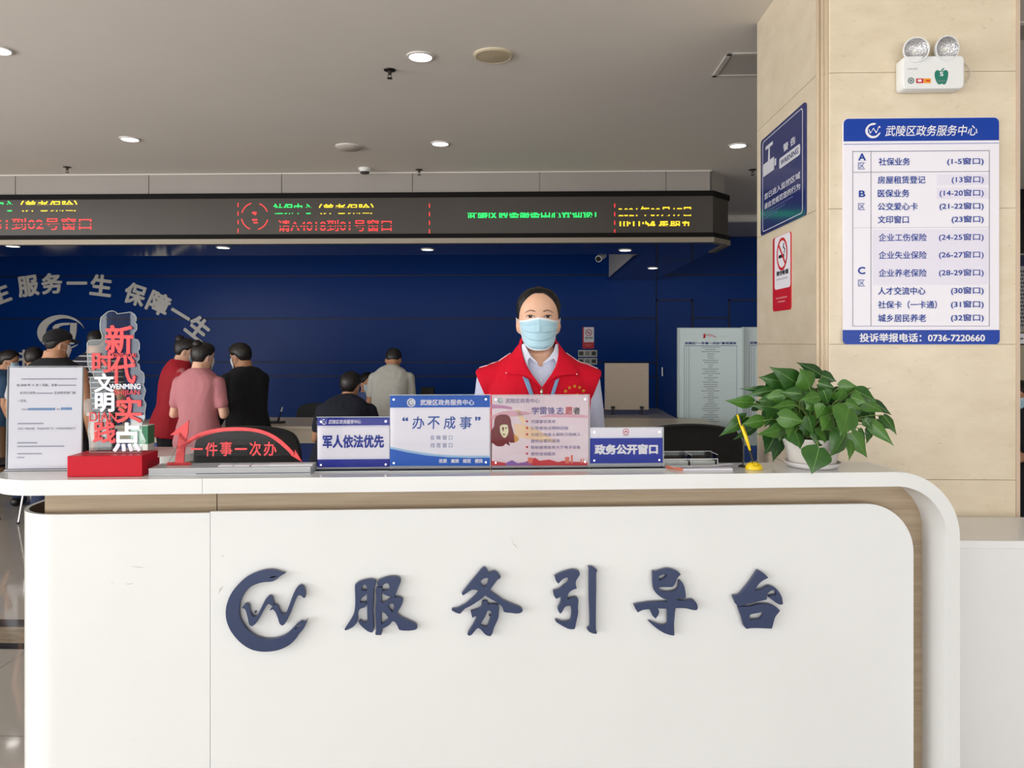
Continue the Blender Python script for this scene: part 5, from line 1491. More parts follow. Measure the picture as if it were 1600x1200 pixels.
    if cap:
        c_ = MB(); hair_shell(c_, Hm, [(0, .42), (60, .34), (110, .10), (180, -.02)], .018, seed=3)
        co = c_.build('cap', cap, root, smooth=True)
        b = MB()
        rings = []
        for i in range(13):
            a = R(-62 + 124 * i / 12)
            p0 = head_pt(a, .40, .014); p1 = p0 + V((math.sin(a) * .018, -.070 * math.cos(a) - .004, -.012 - .012 * math.cos(a)))
            rings.append([Hm @ p0, Hm @ p1, Hm @ (p1 + V((0, 0, .004))), Hm @ (p0 + V((0, 0, .006)))])
        b.loft(rings); b.build('cap_brim', cap, co, smooth=30)
        b = MB()
        st_ = [head_pt(R(a), .02 + .06 * (1 - (a - 180) ** 2 / 1600), .021) for a in range(150, 211, 10)]
        b.tube([Hm @ q for q in st_], .005, 8); b.build('cap_strap', mat('cap_strap', (60, 60, 60), .5), co)
    if mask:
        mask_on(root, Hm, mask)
    return root, Hm, T, J
def mask_on(root, Hm, m_, amax=66, detail=False, strapm=None):
    k = MB()
    na, ns = 32, 64
    vs = []
    for j in range(ns + 1):
        t = j / ns
        for i in range(na + 1):
            a = R(-amax + 2 * amax * i / na)
            e = abs(i / na * 2 - 1)
            top_s = .085 - .085 * min(1, e * 1.6) ** 1.2
            bot = -.945 + .40 * e ** 2.4
            s = top_s + (bot - top_s) * t
            sc = max(-.93, s)
            x, y, z = head_pt(a, sc, .006)
            z = s * HH
            w_ = smooth_tab(HW, max(-.5, s))
            x = w_ * 1.05 * math.sin(a)
            yb_ = -.086 - .014 * math.exp(-((s + .35) / .3) ** 2)
            tent = yb_ * math.cos(a) ** .9 - .004
            y = min(y - .002, tent)
            if s < -.8: y += (-.8 - s) * .06
            pt_ = (t * 4.2 + .25 * e) % 1.0
            y -= (.0062 * (pt_ if pt_ < .9 else (1 - pt_) / .1 * .9) if .14 < t < .93 else 0) * (1 - e ** 5) * (.55 + .45 * min(1, e * 2.2))
            vs.append(Hm @ V((x, y, z)))
    k.add(vs, [(j * (na + 1) + i, (j + 1) * (na + 1) + i, (j + 1) * (na + 1) + i + 1, j * (na + 1) + i + 1) for j in range(ns) for i in range(na)])
    for f_, q in enumerate(k.f):
        if f_ // na < 4 or f_ // na >= ns - 2 or f_ % na in (0, na - 1): k.m[f_] = 1
    mo = k.build('face_mask', [m_, MASKW], root, smooth=True)
    for sg in (-1, 1):
        st = MB()
        i = na if sg > 0 else 0
        a0, a1 = vs[2 * (na + 1) + i], vs[(ns - 14) * (na + 1) + i]
        ear_t = Hm @ V((sg * .083, .010, .012)); ear_b = Hm @ V((sg * .077, .010, -.040)); ear_m = Hm @ V((sg * .082, .024, -.015))
        st.tube([a0, a0.lerp(ear_t, .5) + (Hm.to_3x3() @ V((sg * .003, 0, 0))), ear_t, ear_m, ear_b, ear_b.lerp(a1, .5) + (Hm.to_3x3() @ V((sg * .003, 0, 0))), a1], .0012, 6)
        st.build('ear_loop', strapm or MASKW, mo)
    return mo

# ---- the receptionist
RD = 2.85
rp0 = P(841, 535, RD)
HGT = 1.70
shirtm = mat('lavender_shirt', (206, 212, 236), .7, c2=(190, 198, 228), vs=60, stretch=(6, 6, .3))
vestm = mat('red_vest', (212, 20, 46), .75, spec=.15, var=.03, vs=6)
lab_r = 'receptionist in a red vest, pale shirt and blue face mask standing behind the counter'
root, Hm, T, J = figure(lab_r, 842, RD, H=HGT, face=0, sex='F', top=None, sleeve='long', bottom=mat('dark_trousers', (32, 34, 42), .8), hair=None, vox=.0055, bulk=.010, pos=rp0, hscale=1.0,
                        arms={'L': ((.040, .015, -.27), (.058, -.03, -.52)), 'R': ((-.040, .015, -.27), (-.058, -.03, -.52))})
def RP(x, y, z):                             # receptionist's own frame: x right in the picture, y away, z height
    return V((rp0.x, rp0.y, 0)) + RT * x + FW * y + UP * z
def rx(px, py): return (px - 842) / F * RD, 1.5 + (HZ - py) / F * RD
# hair drawn back
h = MB()
LN = [(0, .845), (22, .83), (40, .70), (56, .50), (68, .26), (78, .06), (90, -.02), (100, -.08), (112, -.30), (140, -.55), (180, -.60)]
hair_shell(h, Hm, LN, .0115, na=90, ns=26, rag=.012, seed=2, ramp=(.12, 2.2))
ho = h.build('hair', mat('receptionist_hair', (18, 15, 16), .42, spec=.3, var=.4, vs=140, stretch=(1, 1, .12), bump=.3, bs=260), root, smooth=True)
b = MB(); b.sphere(Hm @ V((0, .118, .012)), (.034, .030, .036)); crumple(b, .004, 70, 1, 1); b.build('hair_bun', MATS['receptionist_hair'], ho, smooth=True)
def decal(outline, surf, off, name, m_, parent, th=.0, sub=2, smooth=True, holes=()):
    """patch of an outline in (x, z) laid on a surface y = surf(x, z)"""
    vs, fs = fill2d([outline] + list(holes))
    bm = bmesh.new()
    bv = [bm.verts.new(q) for q in vs]
    for f in fs:
        try: bm.faces.new([bv[i] for i in f])
        except ValueError: pass
    for _ in range(sub):
        bmesh.ops.subdivide_edges(bm, edges=bm.edges[:], cuts=1, use_grid_fill=True)
        bmesh.ops.triangulate(bm, faces=bm.faces[:])
    if th:
        r = bmesh.ops.extrude_face_region(bm, geom=bm.faces[:])
        top_ = {g_ for g_ in r['geom'] if isinstance(g_, bmesh.types.BMVert)}
    mb = MB()
    bm.verts.index_update()
    bm.verts.ensure_lookup_table()
    mb.v = [None] * len(bm.verts)
    for v_ in bm.verts:
        o_ = off + (th if th and v_ in top_ else 0)
        mb.v[v_.index] = surf(v_.co.x, v_.co.y, o_)
    mb.f = [tuple(q.index for q in f.verts) for f in bm.faces]; mb.m = [0] * len(mb.f)
    bm.free()
    return mb.build(name, m_, parent, smooth=smooth)
def fsurf(x, z, off): return Hm @ V((x, face_y(x, z) - off, z))
def arcpts(x0, x1, f, n=14): return [(x0 + (x1 - x0) * i / n, f(i / n)) for i in range(n + 1)]
ez = .0125
iris = mat('iris_brown', (38, 24, 20), .08)
sclera = mat('eye_white', (228, 222, 218), .2)
brow = mat('eyebrow', (122, 92, 78), .8)
for sg in (-1, 1):
    cx = sg * .0322
    hl = .0158; up_, dn_ = .0046, .0031
    tilt = .0022
    upc = lambda t: ez + up_ * math.sin(math.pi * t) ** .8 + (t - .5) * tilt * sg
    dnc = lambda t: ez - dn_ * math.sin(math.pi * t) ** .9 + (t - .5) * tilt * sg
    ol = arcpts(cx - hl, cx + hl, upc) + arcpts(cx - hl, cx + hl, dnc)[::-1][1:-1]
    eo = decal(ol, fsurf, .0016, 'eye', sclera, root, sub=1)
    io = []
    for i in range(20):
        a = 2 * math.pi * i / 20
        x = cx + .0062 * math.cos(a); z = ez + .0008 + .0064 * math.sin(a)
        t = (x - cx + hl) / (2 * hl)
        io.append((x, min(max(z, dnc(t) + .0003), upc(t) - .0002)))
    decal(io, fsurf, .0022, 'iris', iris, eo, sub=0)
    decal([(cx + .0014 + .0011 * math.cos(a), ez + .0024 + .0010 * math.sin(a)) for a in (6.283 * i / 8 for i in range(8))], fsurf, .0028, 'eye_glint', mat('glint', (250, 250, 250), .1), eo, sub=0)
    decal(arcpts(cx - hl - .001, cx + hl + .001, lambda t: upc(t) + .0016 * math.sin(math.pi * t) ** .5 + .0002) + arcpts(cx - hl, cx + hl, lambda t: upc(t) - .0006)[::-1], fsurf, .0026, 'upper_lash', LASH, eo, sub=1)
    decal(arcpts(cx - hl, cx + hl, lambda t: dnc(t) + .0002) + arcpts(cx - hl, cx + hl, lambda t: dnc(t) - .0007 * math.sin(math.pi * t))[::-1], fsurf, .0022, 'lower_lash', mat('lid_line', (150, 100, 84), .6), eo, sub=1)
    decal(arcpts(cx - hl, cx + hl, lambda t: upc(t) + .0040 * math.sin(math.pi * t) ** .7) + arcpts(cx - hl, cx + hl, lambda t: upc(t) + .0032 * math.sin(math.pi * t) ** .7)[::-1], fsurf, .0016, 'lid_crease', MATS['lid_line'], eo, sub=1)
    # eyebrow, thick at the nose, tapering outwards
    f = lambda u: (sg * (.0135 + .040 * u), .0305 + .0062 * math.sin(math.pi * min(1, u * .92 + .02)) ** 1.1 - .0052 * u * u)
    topb = []; botb = []
    for i in range(13):
        u = i / 12; x, z = f(u); w_ = (.0022 * (1 - u) ** .5 + .0004) * min(1, .35 + u * 6)
        topb.append((x, z + w_)); botb.append((x, z - w_))
    decal(topb + botb[::-1], fsurf, .0014, 'eyebrow', brow, root, sub=1)
mask_on(root, Hm, mat('receptionist_mask', (176, 214, 230), .75, var=.03, vs=30, bump=.08, bs=400), amax=70)
# vest
kx = HGT / 1.65
def tor_at(z, inf):
    zz = z / HGT
    tb = lambda i: [(r[0], r[i]) for r in TOR_F]
    return smooth_tab(tb(1), zz) * kx + inf, smooth_tab(tb(2), zz) * kx + inf, smooth_tab(tb(3), zz) * kx
INF = .024
def vsurf(x, z, off):
    a, b_, yo = tor_at(z, INF)
    q = min(.98, abs(x) / a)
    y = yo - b_ * (1 - q ** 2.5) ** (1 / 2.5)
    return RP(x, y - off, z)
v = MB()
def vr(z, inf): 
    a, b_, yo = tor_at(z, inf)
    return ell(RP(0, yo, z), RT * a, FW * b_, 32, 2.5)
v.loft([vr(z * HGT, INF + (.012 if z < .6 else 0)) for z in (.50, .53, .56, .60, .64, .68, .72, .75, .785, .80, .815, .828, .838, .848, .858)])
for sg in (-1, 1):
    def capring(x, z, hx, hz, dp): return ell(RP(sg * x, .0, z), RT * (sg * hx) + UP * hz, FW * dp, 24, 2.2)
    v.loft([capring(.07, 1.355, .0, .085, .085), capring(.12, 1.352, .008, .080, .088), capring(.165, 1.345, .016, .072, .085), capring(.198, 1.338, .022, .064, .076), capring(.212, 1.334, .024, .060, .070)])
v = remesh(v, .006, 4)
wz_ = lambda x, y: (735 + x * .13125, 530 + y * .13125)
def pxs(pts): return [rx(*q) for q in pts]
def inside(p, poly):
    c = False
    for i in range(len(poly)):
        a, b = poly[i - 1], poly[i]
        if (a[1] > p[1]) != (b[1] > p[1]) and p[0] < (b[0] - a[0]) * (p[1] - a[1]) / (b[1] - a[1]) + a[0]: c = not c
    return c
def cut_front(mb, poly):
    """opening: drop the faces in front of the body inside an outline in (x, z)"""
    keep = []
    for f in mb.f:
        q = sum((mb.v[i] for i in f), V()) / len(f) - V((rp0.x, rp0.y, 0))
        keep.append(not (q.dot(FW) < .015 and inside((q.dot(RT), q.z), poly)))
    gone = {i for f, k in zip(mb.f, keep) if not k for i in f}
    mb.f = [f for f, k in zip(mb.f, keep) if k]; mb.m = [0] * len(mb.f)
    for i in gone & {i for f in mb.f for i in f}:   # trim the cut edge onto the outline
        q = mb.v[i] - V((rp0.x, rp0.y, 0)); p = V((q.dot(RT), q.z)); best = None
        for j in range(len(poly)):
            a, b = V(poly[j - 1]), V(poly[j]); t = max(0, min(1, (p - a).dot(b - a) / (b - a).length_squared)); c = a + (b - a) * t
            if best is None or (c - p).length < (best - p).length: best = c
        if (best - p).length < .012: mb.v[i] = mb.v[i] + RT * (best.x - p.x) + UP * (best.y - p.y)
    return mb
vo_ = crumple(v, .0045, 11, 4.2, .6)
vtop = [(q - V((rp0.x, rp0.y, 0)), q) for q in vo_.v]
vo = cut_front(vo_, pxs([wz_(*q) for q in ((570, -40), (580, 60), (612, 225), (664, 355), (770, 490), (842, 556), (905, 490), (990, 385), (1045, 220), (1070, 60), (1075, -40))])).build('vest', vestm, root, smooth=True)
# the shirt under it, open at the neck
sm_ = MB()
sm_.loft([vr(z * HGT, .010) for z in (.48, .50, .56, .62, .68, .74, .785, .80, .815, .828, .838, .848, .858, .868)])
for nm in ('L', 'R'):
    s_, e_, w_ = J[nm]
    chain(sm_, [s_, s_.lerp(e_, .5), e_], [.062, .058, .052]); chain(sm_, [e_, e_.lerp(w_, .5), w_], [.052, .046, .036])
sm_ = crumple(remesh(sm_, .006, 3), .004, 10, 2.0)
cut_front(sm_, pxs([wz_(*q) for q in ((600, -20), (640, 60), (678, 145), (728, 225), (790, 280), (830, 322), (842, 322), (880, 280), (948, 222), (998, 145), (1020, 60), (1040, -20))])).build('shirt', shirtm, root, smooth=True)
pl_k = MB()
for px_, py_ in ((836, 380), (838, 470)):
    a_, b_, yo = tor_at(rx(*wz_(px_, py_))[1], .010)
    x_, z_ = rx(*wz_(px_, py_)); pl_k = MB(); pl_k.sphere(RP(x_, yo - b_ - .002, z_), (.004, .002, .004), seg=10); pl_k.build('button', WHITE, root)
# collars
def ncol(x, z, off):                         # surface that hugs the neck above the shoulders, chest below
    return vsurf(x, z, off)
shirtc = mat('shirt_collar', (216, 220, 240), .65)
for name, pts in (('shirt_collar', ((612, 70), (628, 52), (650, 62), (690, 140), (740, 215), (795, 268), (800, 285), (770, 262), (705, 214), (688, 240), (686, 318), (655, 262), (622, 160))),
                  ('shirt_collar', ((1044, 70), (1030, 52), (1008, 62), (985, 140), (935, 205), (868, 262), (850, 290), (900, 262), (985, 222), (1010, 262), (1022, 345), (1040, 260), (1046, 160)))):
    decal(pxs([wz_(*q) for q in pts]), ncol, .008, name, shirtc, root, th=.002, sub=2)
cl_l = ((628, 16), (596, 42), (540, 110), (490, 180), (450, 270), (415, 375), (425, 395), (520, 398), (600, 402), (660, 418), (720, 455), (780, 505), (830, 560), (842, 548), (790, 480), (730, 400), (680, 320), (640, 230), (615, 140), (604, 80))
cl_r = ((1024, 22), (1048, 46), (1090, 105), (1150, 180), (1200, 260), (1272, 385), (1262, 405), (1160, 405), (1060, 415), (990, 432), (930, 470), (880, 520), (845, 560), (838, 548), (890, 480), (950, 400), (1000, 320), (1030, 230), (1046, 140), (1050, 80))
for pts in (cl_l, cl_r):
    decal(pxs([wz_(*q) for q in pts]), ncol, .012, 'vest_collar', vestm, root, th=.003, sub=3)
# stand of the collar round the back of the neck
for nm, m_, r0, zt, ro_ in (('collar_stand', vestm, .066, 1.512, .006), ('shirt_collar_stand', shirtc, .060, 1.505, .0)):
    q = MB(); rings = []
    for i in range(25):
        a = R(62 + 236 * i / 24)
        back = (1 - math.cos(a)) / 2
        d_ = V((math.sin(a), -math.cos(a)))
        rings.append([RP(d_.x * (r0 + e_), .004 + d_.y * (r0 * 1.02 + e_), z_) for e_, z_ in ((.022, 1.440), (.004, zt - .012 + .012 * back), (0, zt + .010 * back), (-.004, zt - .002 + .010 * back), (.012, 1.440))])
    q.loft(rings, False); q.build(nm, m_, root, smooth=True)
# lanyard, zip, piping, studs, chest emblem
lanm = mat('lanyard_blue', (120, 160, 204), .6)
for pts in (((622, 425), (690, 455), (760, 665), (715, 665)), ((1042, 445), (995, 470), (925, 665), (970, 665))):
    decal(pxs([wz_(*q) for q in pts]), vsurf, .0075, 'lanyard', lanm, root, th=.0012, sub=2)
decal(pxs([wz_(*q) for q in ((828, 552), (850, 552), (856, 900), (824, 900))]), vsurf, .008, 'zip', mat('zip_metal', (150, 140, 120), .3, .8), root, th=.002, sub=2)
decal(pxs([wz_(*q) for q in ((830, 560), (848, 560), (854, 600), (839, 622), (824, 600))]), vsurf, .0110, 'zip_pull', mat('zip_pull', (190, 186, 178), .25, .9), root, th=.002, sub=1)
decal(pxs([wz_(*q) for q in ((832, 622), (846, 622), (848, 668), (830, 668))]), vsurf, .0105, 'zip_tab', mat('zip_tab', (226, 224, 220), .4), root, th=.0015, sub=1)
for x, y in ((437, 388), (1246, 402)):
    q = MB(); a_ = rx(*wz_(x, y)); q.sphere(vsurf(*a_, .0165), .0022, seg=10); q.build('collar_stud', WHITE, root)
for sg in (-1, 1):                           # white piping along the shoulder seam
    pts = []
    for i in range(9):
        x_ = sg * (.112 + .118 * i / 8)
        c_ = max((p for p in vtop if abs(p[0].dot(RT) - x_) < .008), key=lambda p: p[0].z)
        pts.append(c_[1] + UP * .001)
    q = MB(); q.tube(pts, .0018, 6); q.build('shoulder_piping', mat('white_piping', (235, 222, 226), .6), root)
emy = mat('emblem_gold', (226, 160, 40), .5)
ec = rx(894.6, 617.5)
q = MB()
for i, ch in enumerate('文明实践志愿者'):
    a = R(172 - 164 * i / 6)
    vs, fs = text2d(ch, .03)
    x0, x1, y0, y1 = bbox(vs)
    s_ = .0105 / (y1 - y0)
    cr, sr = math.cos(a - R(90)), math.sin(a - R(90))
    out = []
    for w_ in vs:
        x, y = (w_[0] - (x0 + x1) / 2) * s_, (w_[1] - (y0 + y1) / 2) * s_
        out.append(vsurf(ec[0] + .041 * math.cos(a) + x * cr - y * sr, ec[1] + .041 * math.sin(a) + x * sr + y * cr, .0095))
    q.add(out, fs)
q.build('emblem_lettering', emy, root)
decal([(ec[0] + x, ec[1] + z) for x, z in catmull([(-.014, -.018), (-.012, .004), (-.004, .013), (.004, .012), (.010, .016), (.018, .008), (.018, -.006), (.010, -.016), (0, -.024)], 3)], vsurf, .0090, 'emblem_heart', emy, root, sub=1)
decal([(ec[0] + x, ec[1] + z) for x, z in catmull([(-.006, -.012), (-.004, .002), (.003, .006), (.010, .002), (.010, -.008), (.002, -.016)], 3)], vsurf, .0102, 'emblem_dove', vestm, root, sub=1)

# ---- people further back
pinkm = mat('pink_tshirt', (192, 124, 131), .8, var=.03, vs=8)
blackm = mat('black_cloth', (17, 18, 24), .85, var=.2, vs=8)
jean = mat('dark_jeans', (34, 46, 76), .85, var=.15, vs=20)
greys = mat('grey_shirt', (196, 196, 190), .8, var=.04, vs=8)
navyc = mat('navy_cloth', (18, 22, 40), .85, var=.1, vs=8)
redv = mat('crimson_vest', (178, 16, 38), .7, var=.05, vs=6)
shortm = mat('slate_shorts', (84, 94, 116), .8)
figure('woman with a hair bun in a long crimson vest, left of the pink top', 264, 6.35, H=1.55, face=125, head=112, nod=14, lean=9, sex='F', top=mat('rose_sleeve', (190, 110, 118), .8), sleeve='long', vest=redv, bottom=blackm, hair='bun', mask=mat('mask_mid_blue', (120, 160, 190), .8), hem=.44,
       arms={'L': ((.03, -.03, -.26), (-.02, -.16, -.38)), 'R': ((-.03, -.04, -.26), (.02, -.16, -.38))}, girth=1.02)
figure('woman in a pink short-sleeved top seen from behind, between red vest and black top', 309, 5.72, H=1.50, face=172, head=150, nod=10, lean=2, sex='F', top=pinkm, sleeve='short', bottom=shortm, hair='bun', hairm=HAIR, mask=MASKW, hem=.455, girth=1.0,
       arms={'L': ((.055, .01, -.25), (-.03, -.19, -.22)), 'R': ((-.055, .01, -.25), (.03, -.19, -.24))})
figure('person in a loose black top and white mask turned left, facing the pink top', 389, 6.25, H=1.50, face=-124, head=-112, nod=16, lean=6, sex='M', top=blackm, sleeve='long', bottom=mat('charcoal_trousers', (40, 40, 44), .85), hair='short', mask=MASKW, skin=SKIN2, hem=.43, girth=1.0, bulk=.022,
       arms={'L': ((.03, -.05, -.26), (-.04, -.18, -.36)), 'R': ((-.03, -.05, -.26), (.04, -.18, -.36))})
figure('person in a navy t-shirt sitting low at the service desk, seen from behind', 546, 5.75, H=1.60, face=178, head=162, nod=10, lean=42, sex='M', top=navyc, sleeve='short', bottom=blackm, hair='short', skin=SKIN2, hem=.46, girth=1.0, sit=.62, pos=P(524, 535, 5.58),
       arms={'L': ((.075, -.02, -.23), (.05, -.20, -.20)), 'R': ((-.075, -.02, -.23), (-.05, -.20, -.20))})
st_p = P(524, 535, 5.58)
g = thing('stool', 'round black stool under the person in the navy t-shirt', 'stool', (st_p.x, st_p.y, 0))
m = MB(); m.lathe([(.15, .40), (.16, .41), (.16, .425), (.145, .435), (.0001, .435)], (st_p.x, st_p.y, 0), 28); m.build('seat', BLACK, g, smooth=40)
for k_ in range(4):
    a_ = R(45 + 90 * k_); m = MB(); m.tube([(st_p.x + .12 * math.cos(a_), st_p.y + .12 * math.sin(a_), .401), (st_p.x + .17 * math.cos(a_), st_p.y + .17 * math.sin(a_), .002)], .012, 8); m.build('leg', CHROME, g)
figure('man in a light grey t-shirt leaning on the service desk, seen from behind', 616, 6.3, H=1.60, face=180, head=182, nod=38, lean=36, sex='M', top=greys, sleeve='short', bottom=blackm, hair='crop', skin=SKIN2, hem=.47, girth=.84, pos=P(603, 535, 6.40),
       arms={'L': ((.035, .03, -.22), (.02, -.16, -.25)), 'R': ((-.035, .03, -.22), (-.02, -.16, -.25))})
figure('seated clerk with black hair and pale blue mask behind the service desk', 572, 7.75, H=1.50, face=-10, head=38, nod=10, sex='F', top=mat('blue_uniform', (70, 90, 140), .8), sleeve='long', bottom=blackm, hair='short', mask=MASKB, skin=SKIN2, sit=True, z0=0)
figure('man in a black cap and sleeveless black top seen from behind, above the A4 notice', 84, 5.6, H=1.60, face=182, head=143, nod=6, sex='M', top=blackm, sleeve='none', bottom=jean, hair='crop', cap=blackm, mask=MASKW, skin=SKIN2, girth=1.1)
figure('dark-haired person in a white top, head just left of the black cap', 46, 6.98, H=1.46, face=185, head=200, nod=18, lean=6, sex='F', top=mat('white_cloth', (205, 205, 210), .8), sleeve='short', bottom=jean, hair='short', skin=SKIN2)
stripe = mat('striped_cloth', (22, 24, 40), .85)
nt = stripe.node_tree
tc_ = nt.nodes.new('ShaderNodeTexCoord'); sp_ = nt.nodes.new('ShaderNodeSeparateXYZ'); mt_ = nt.nodes.new('ShaderNodeMath'); mt_.operation = 'MULTIPLY'; mt_.inputs[1].default_value = 21
fr_ = nt.nodes.new('ShaderNodeMath'); fr_.operation = 'FRACT'; gt_ = nt.nodes.new('ShaderNodeMath'); gt_.operation = 'GREATER_THAN'; gt_.inputs[1].default_value = .80
mx_ = nt.nodes.new('ShaderNodeMix'); mx_.data_type = 'RGBA'; mx_.inputs[6].default_value = lin((22, 24, 40)) + (1,); mx_.inputs[7].default_value = lin((190, 190, 196)) + (1,)
nt.links.new(tc_.outputs['Object'], sp_.inputs[0]); nt.links.new(sp_.outputs[2], mt_.inputs[0]); nt.links.new(mt_.outputs[0], fr_.inputs[0]); nt.links.new(fr_.outputs[0], gt_.inputs[0]); nt.links.new(gt_.outputs[0], mx_.inputs[0]); nt.links.new(mx_.outputs[2], nt.nodes['Principled BSDF'].inputs['Base Color'])
figure('person in a navy and white striped top seen from behind through the clear slogan board', 148, 6.95, H=1.62, face=180, head=185, nod=6, sex='M', top=stripe, sleeve='short', bottom=blackm, hair='crop', skin=SKIN2, girth=1.05)
figure('dark-haired person with a blue mask at the far left edge of the picture', 0, 7.55, H=1.42, face=130, head=105, nod=14, lean=4, sex='M', top=mat('teal_cloth', (30, 62, 92), .8), sleeve='short', bottom=mat('brown_trousers', (104, 74, 48), .8), hair='short', mask=MASKB, skin=SKIN2)
figure('man in a black t-shirt and blue mask glimpsed beyond the right edge of the pillar', 1614, 6.3, H=1.56, face=-60, head=-62, nod=26, lean=14, sex='M', top=blackm, sleeve='short', bottom=blackm, hair='short', mask=MASKB, skin=SKIN2, sit=True, z0=0, arms={'L': ((.05, -.08, -.25), (-.04, -.26, -.30)), 'R': ((-.05, -.08, -.25), (.02, -.28, -.30))})

# ------------------------------------------------------------------ furniture further back
deskw = mat('desk_laminate', (228, 216, 196), .35, var=.04, vs=5, stretch=(1, 6, 6))
deskf = mat('desk_front', (222, 210, 190), .45, var=.05, vs=6, stretch=(1, 6, 6))
deskb = mat('desk_blue', (10, 52, 140), .4)
y0_ = P(700, 535, 6.62).y; y1_ = y0_ + .80
xa = P(170, 535, 6.62).x; xb = P(1128, 535, 6.62).x
zd = .76
g = thing('service_desk', 'long pale wood service desk with a blue base in front of the blue wall', 'desk', ((xa + xb) / 2, y0_ + .4, 0))
m = MB(); m.span((xa, y0_, zd - .03), (xb, y1_, zd), bev=.004); m.build('desk_top', deskw, g)
m = MB(); m.span((xa + .02, y0_ + .012, zd - .15), (xb - .02, y0_ + .035, zd - .0305)); m.build('apron', deskf, g)
m = MB(); m.span((xa + .02, y0_ + .05, .02), (xb - .05, y0_ + .08, zd - .1505)); m.build('base_panel', deskb, g)
# return desk at the right, going back to the wall, with a wooden divider clamped on
ya = y1_ + .003; yb_ = P(1000, 535, 8.5).y
xr0 = P(908, 535, 7.4).x; xr1 = P(1057, 535, 7.55).x - .03
g = thing('return_desk', 'pale side desk running back from the service desk below the wooden divider', 'desk', ((xr0 + xr1) / 2, (ya + yb_) / 2, 0))
m = MB(); m.span((xr0, ya, zd - .03), (xr1, yb_, zd), bev=.004); m.build('desk_top', mat('grey_laminate', (176, 172, 166), .25), g)
m = MB(); m.span((xr0 + .03, ya + .02, 0), (xr0 + .06, yb_ - .02, zd - .0305)); m.span((xr1 - .06, ya + .02, 0), (xr1 - .03, yb_ - .02, zd - .0305)); m.build('side_panel', deskf, g)
pd_ = Pl((0, P(980, 535, 7.75).y, 0), (0, -1, 0), (1, 0, 0))
a = pd_.uv(945, 655); b = pd_.uv(1013.5, 567.5)
g = thing('desk_divider', 'light wooden divider board clamped upright on the side desk', 'divider', pd_.pt((a[0] + b[0]) / 2, zd))
zc = pd_.uv(960, 640)[1]
m = MB(); m.poly(pd_, [rrect(a[0], zd + .05, b[0], b[1])], .0, th=.018); m.build('board', mat('divider_wood', (184, 170, 154), .5, var=.06, vs=9, stretch=(1, 1, 8)), g)
for px in (957.5, 1002.5):
    u = pd_.uv(px, 640)[0]
    m = MB(); m.span((pd_.o.x + u - .02, pd_.o.y - .012, zd + .06), (pd_.o.x + u + .02, pd_.o.y + .03, zd + .085)); m.span((pd_.o.x + u - .008, pd_.o.y - .01, zd + .0005), (pd_.o.x + u + .008, pd_.o.y + .01, zd + .06)); m.span((pd_.o.x + u - .018, pd_.o.y - .03, zd + .0005), (pd_.o.x + u + .018, pd_.o.y + .03, zd + .006))
    m.build('clamp', BLACK, g)
# white rounded table behind the slogan stand
yt0 = P(240, 535, 4.95).y; yt1 = P(240, 535, 5.42).y
xt0 = P(152, 535, 5.0).x; xt1 = P(291, 535, 5.0).x
g = thing('writing_table', 'white rounded writing table behind the red plinth', 'table', ((xt0 + xt1) / 2, (yt0 + yt1) / 2, 0))
m = MB()
rc = .22
q = [(x, y) for x, y in rrect(xt0, yt0, xt1, yt1, n=8, rs=(.05, rc, .05, .05))]
n = len(q)
m.add([(x, y, .70) for x, y in q] + [(x, y, .75) for x, y in q], [tuple(range(n - 1, -1, -1)), tuple(range(n, 2 * n))] + [(i, (i + 1) % n, n + (i + 1) % n, n + i) for i in range(n)])
m.build('table_top', mat('table_white', (226, 226, 224), .25), g, smooth=40)
q = [(x, y) for x, y in rrect(xt0 + .06, yt0 + .05, xt1 - .05, yt1 - .06, n=8, rs=(.05, rc - .02, .05, .05))]
m = MB(); m.add([(x, y, .0) for x, y in q] + [(x, y, .6995) for x, y in q], [tuple(range(n - 1, -1, -1)), tuple(range(n, 2 * n))] + [(i, (i + 1) % n, n + (i + 1) % n, n + i) for i in range(n)])
m.build('table_base', mat('table_wood', (190, 172, 142), .5, var=.06, vs=6, stretch=(1, 1, 6)), g, smooth=40)
bx0 = P(203, 535, 5.2)
g = thing('carton', 'green and white carton on the white table, seen through the clear slogan board', 'box', (bx0.x + .07, bx0.y, .75))
m = MB(); m.span((bx0.x, bx0.y, .7505), (bx0.x + .125, bx0.y + .09, .93), bev=.003); m.build('carton_body', mat('carton_white', (222, 224, 220), .4), g)
m = MB(); m.span((bx0.x - .0008, bx0.y - .0008, .80), (bx0.x + .1258, bx0.y + .09, .925)); m.build('carton_band', mat('carton_green', (20, 120, 78), .4), g)

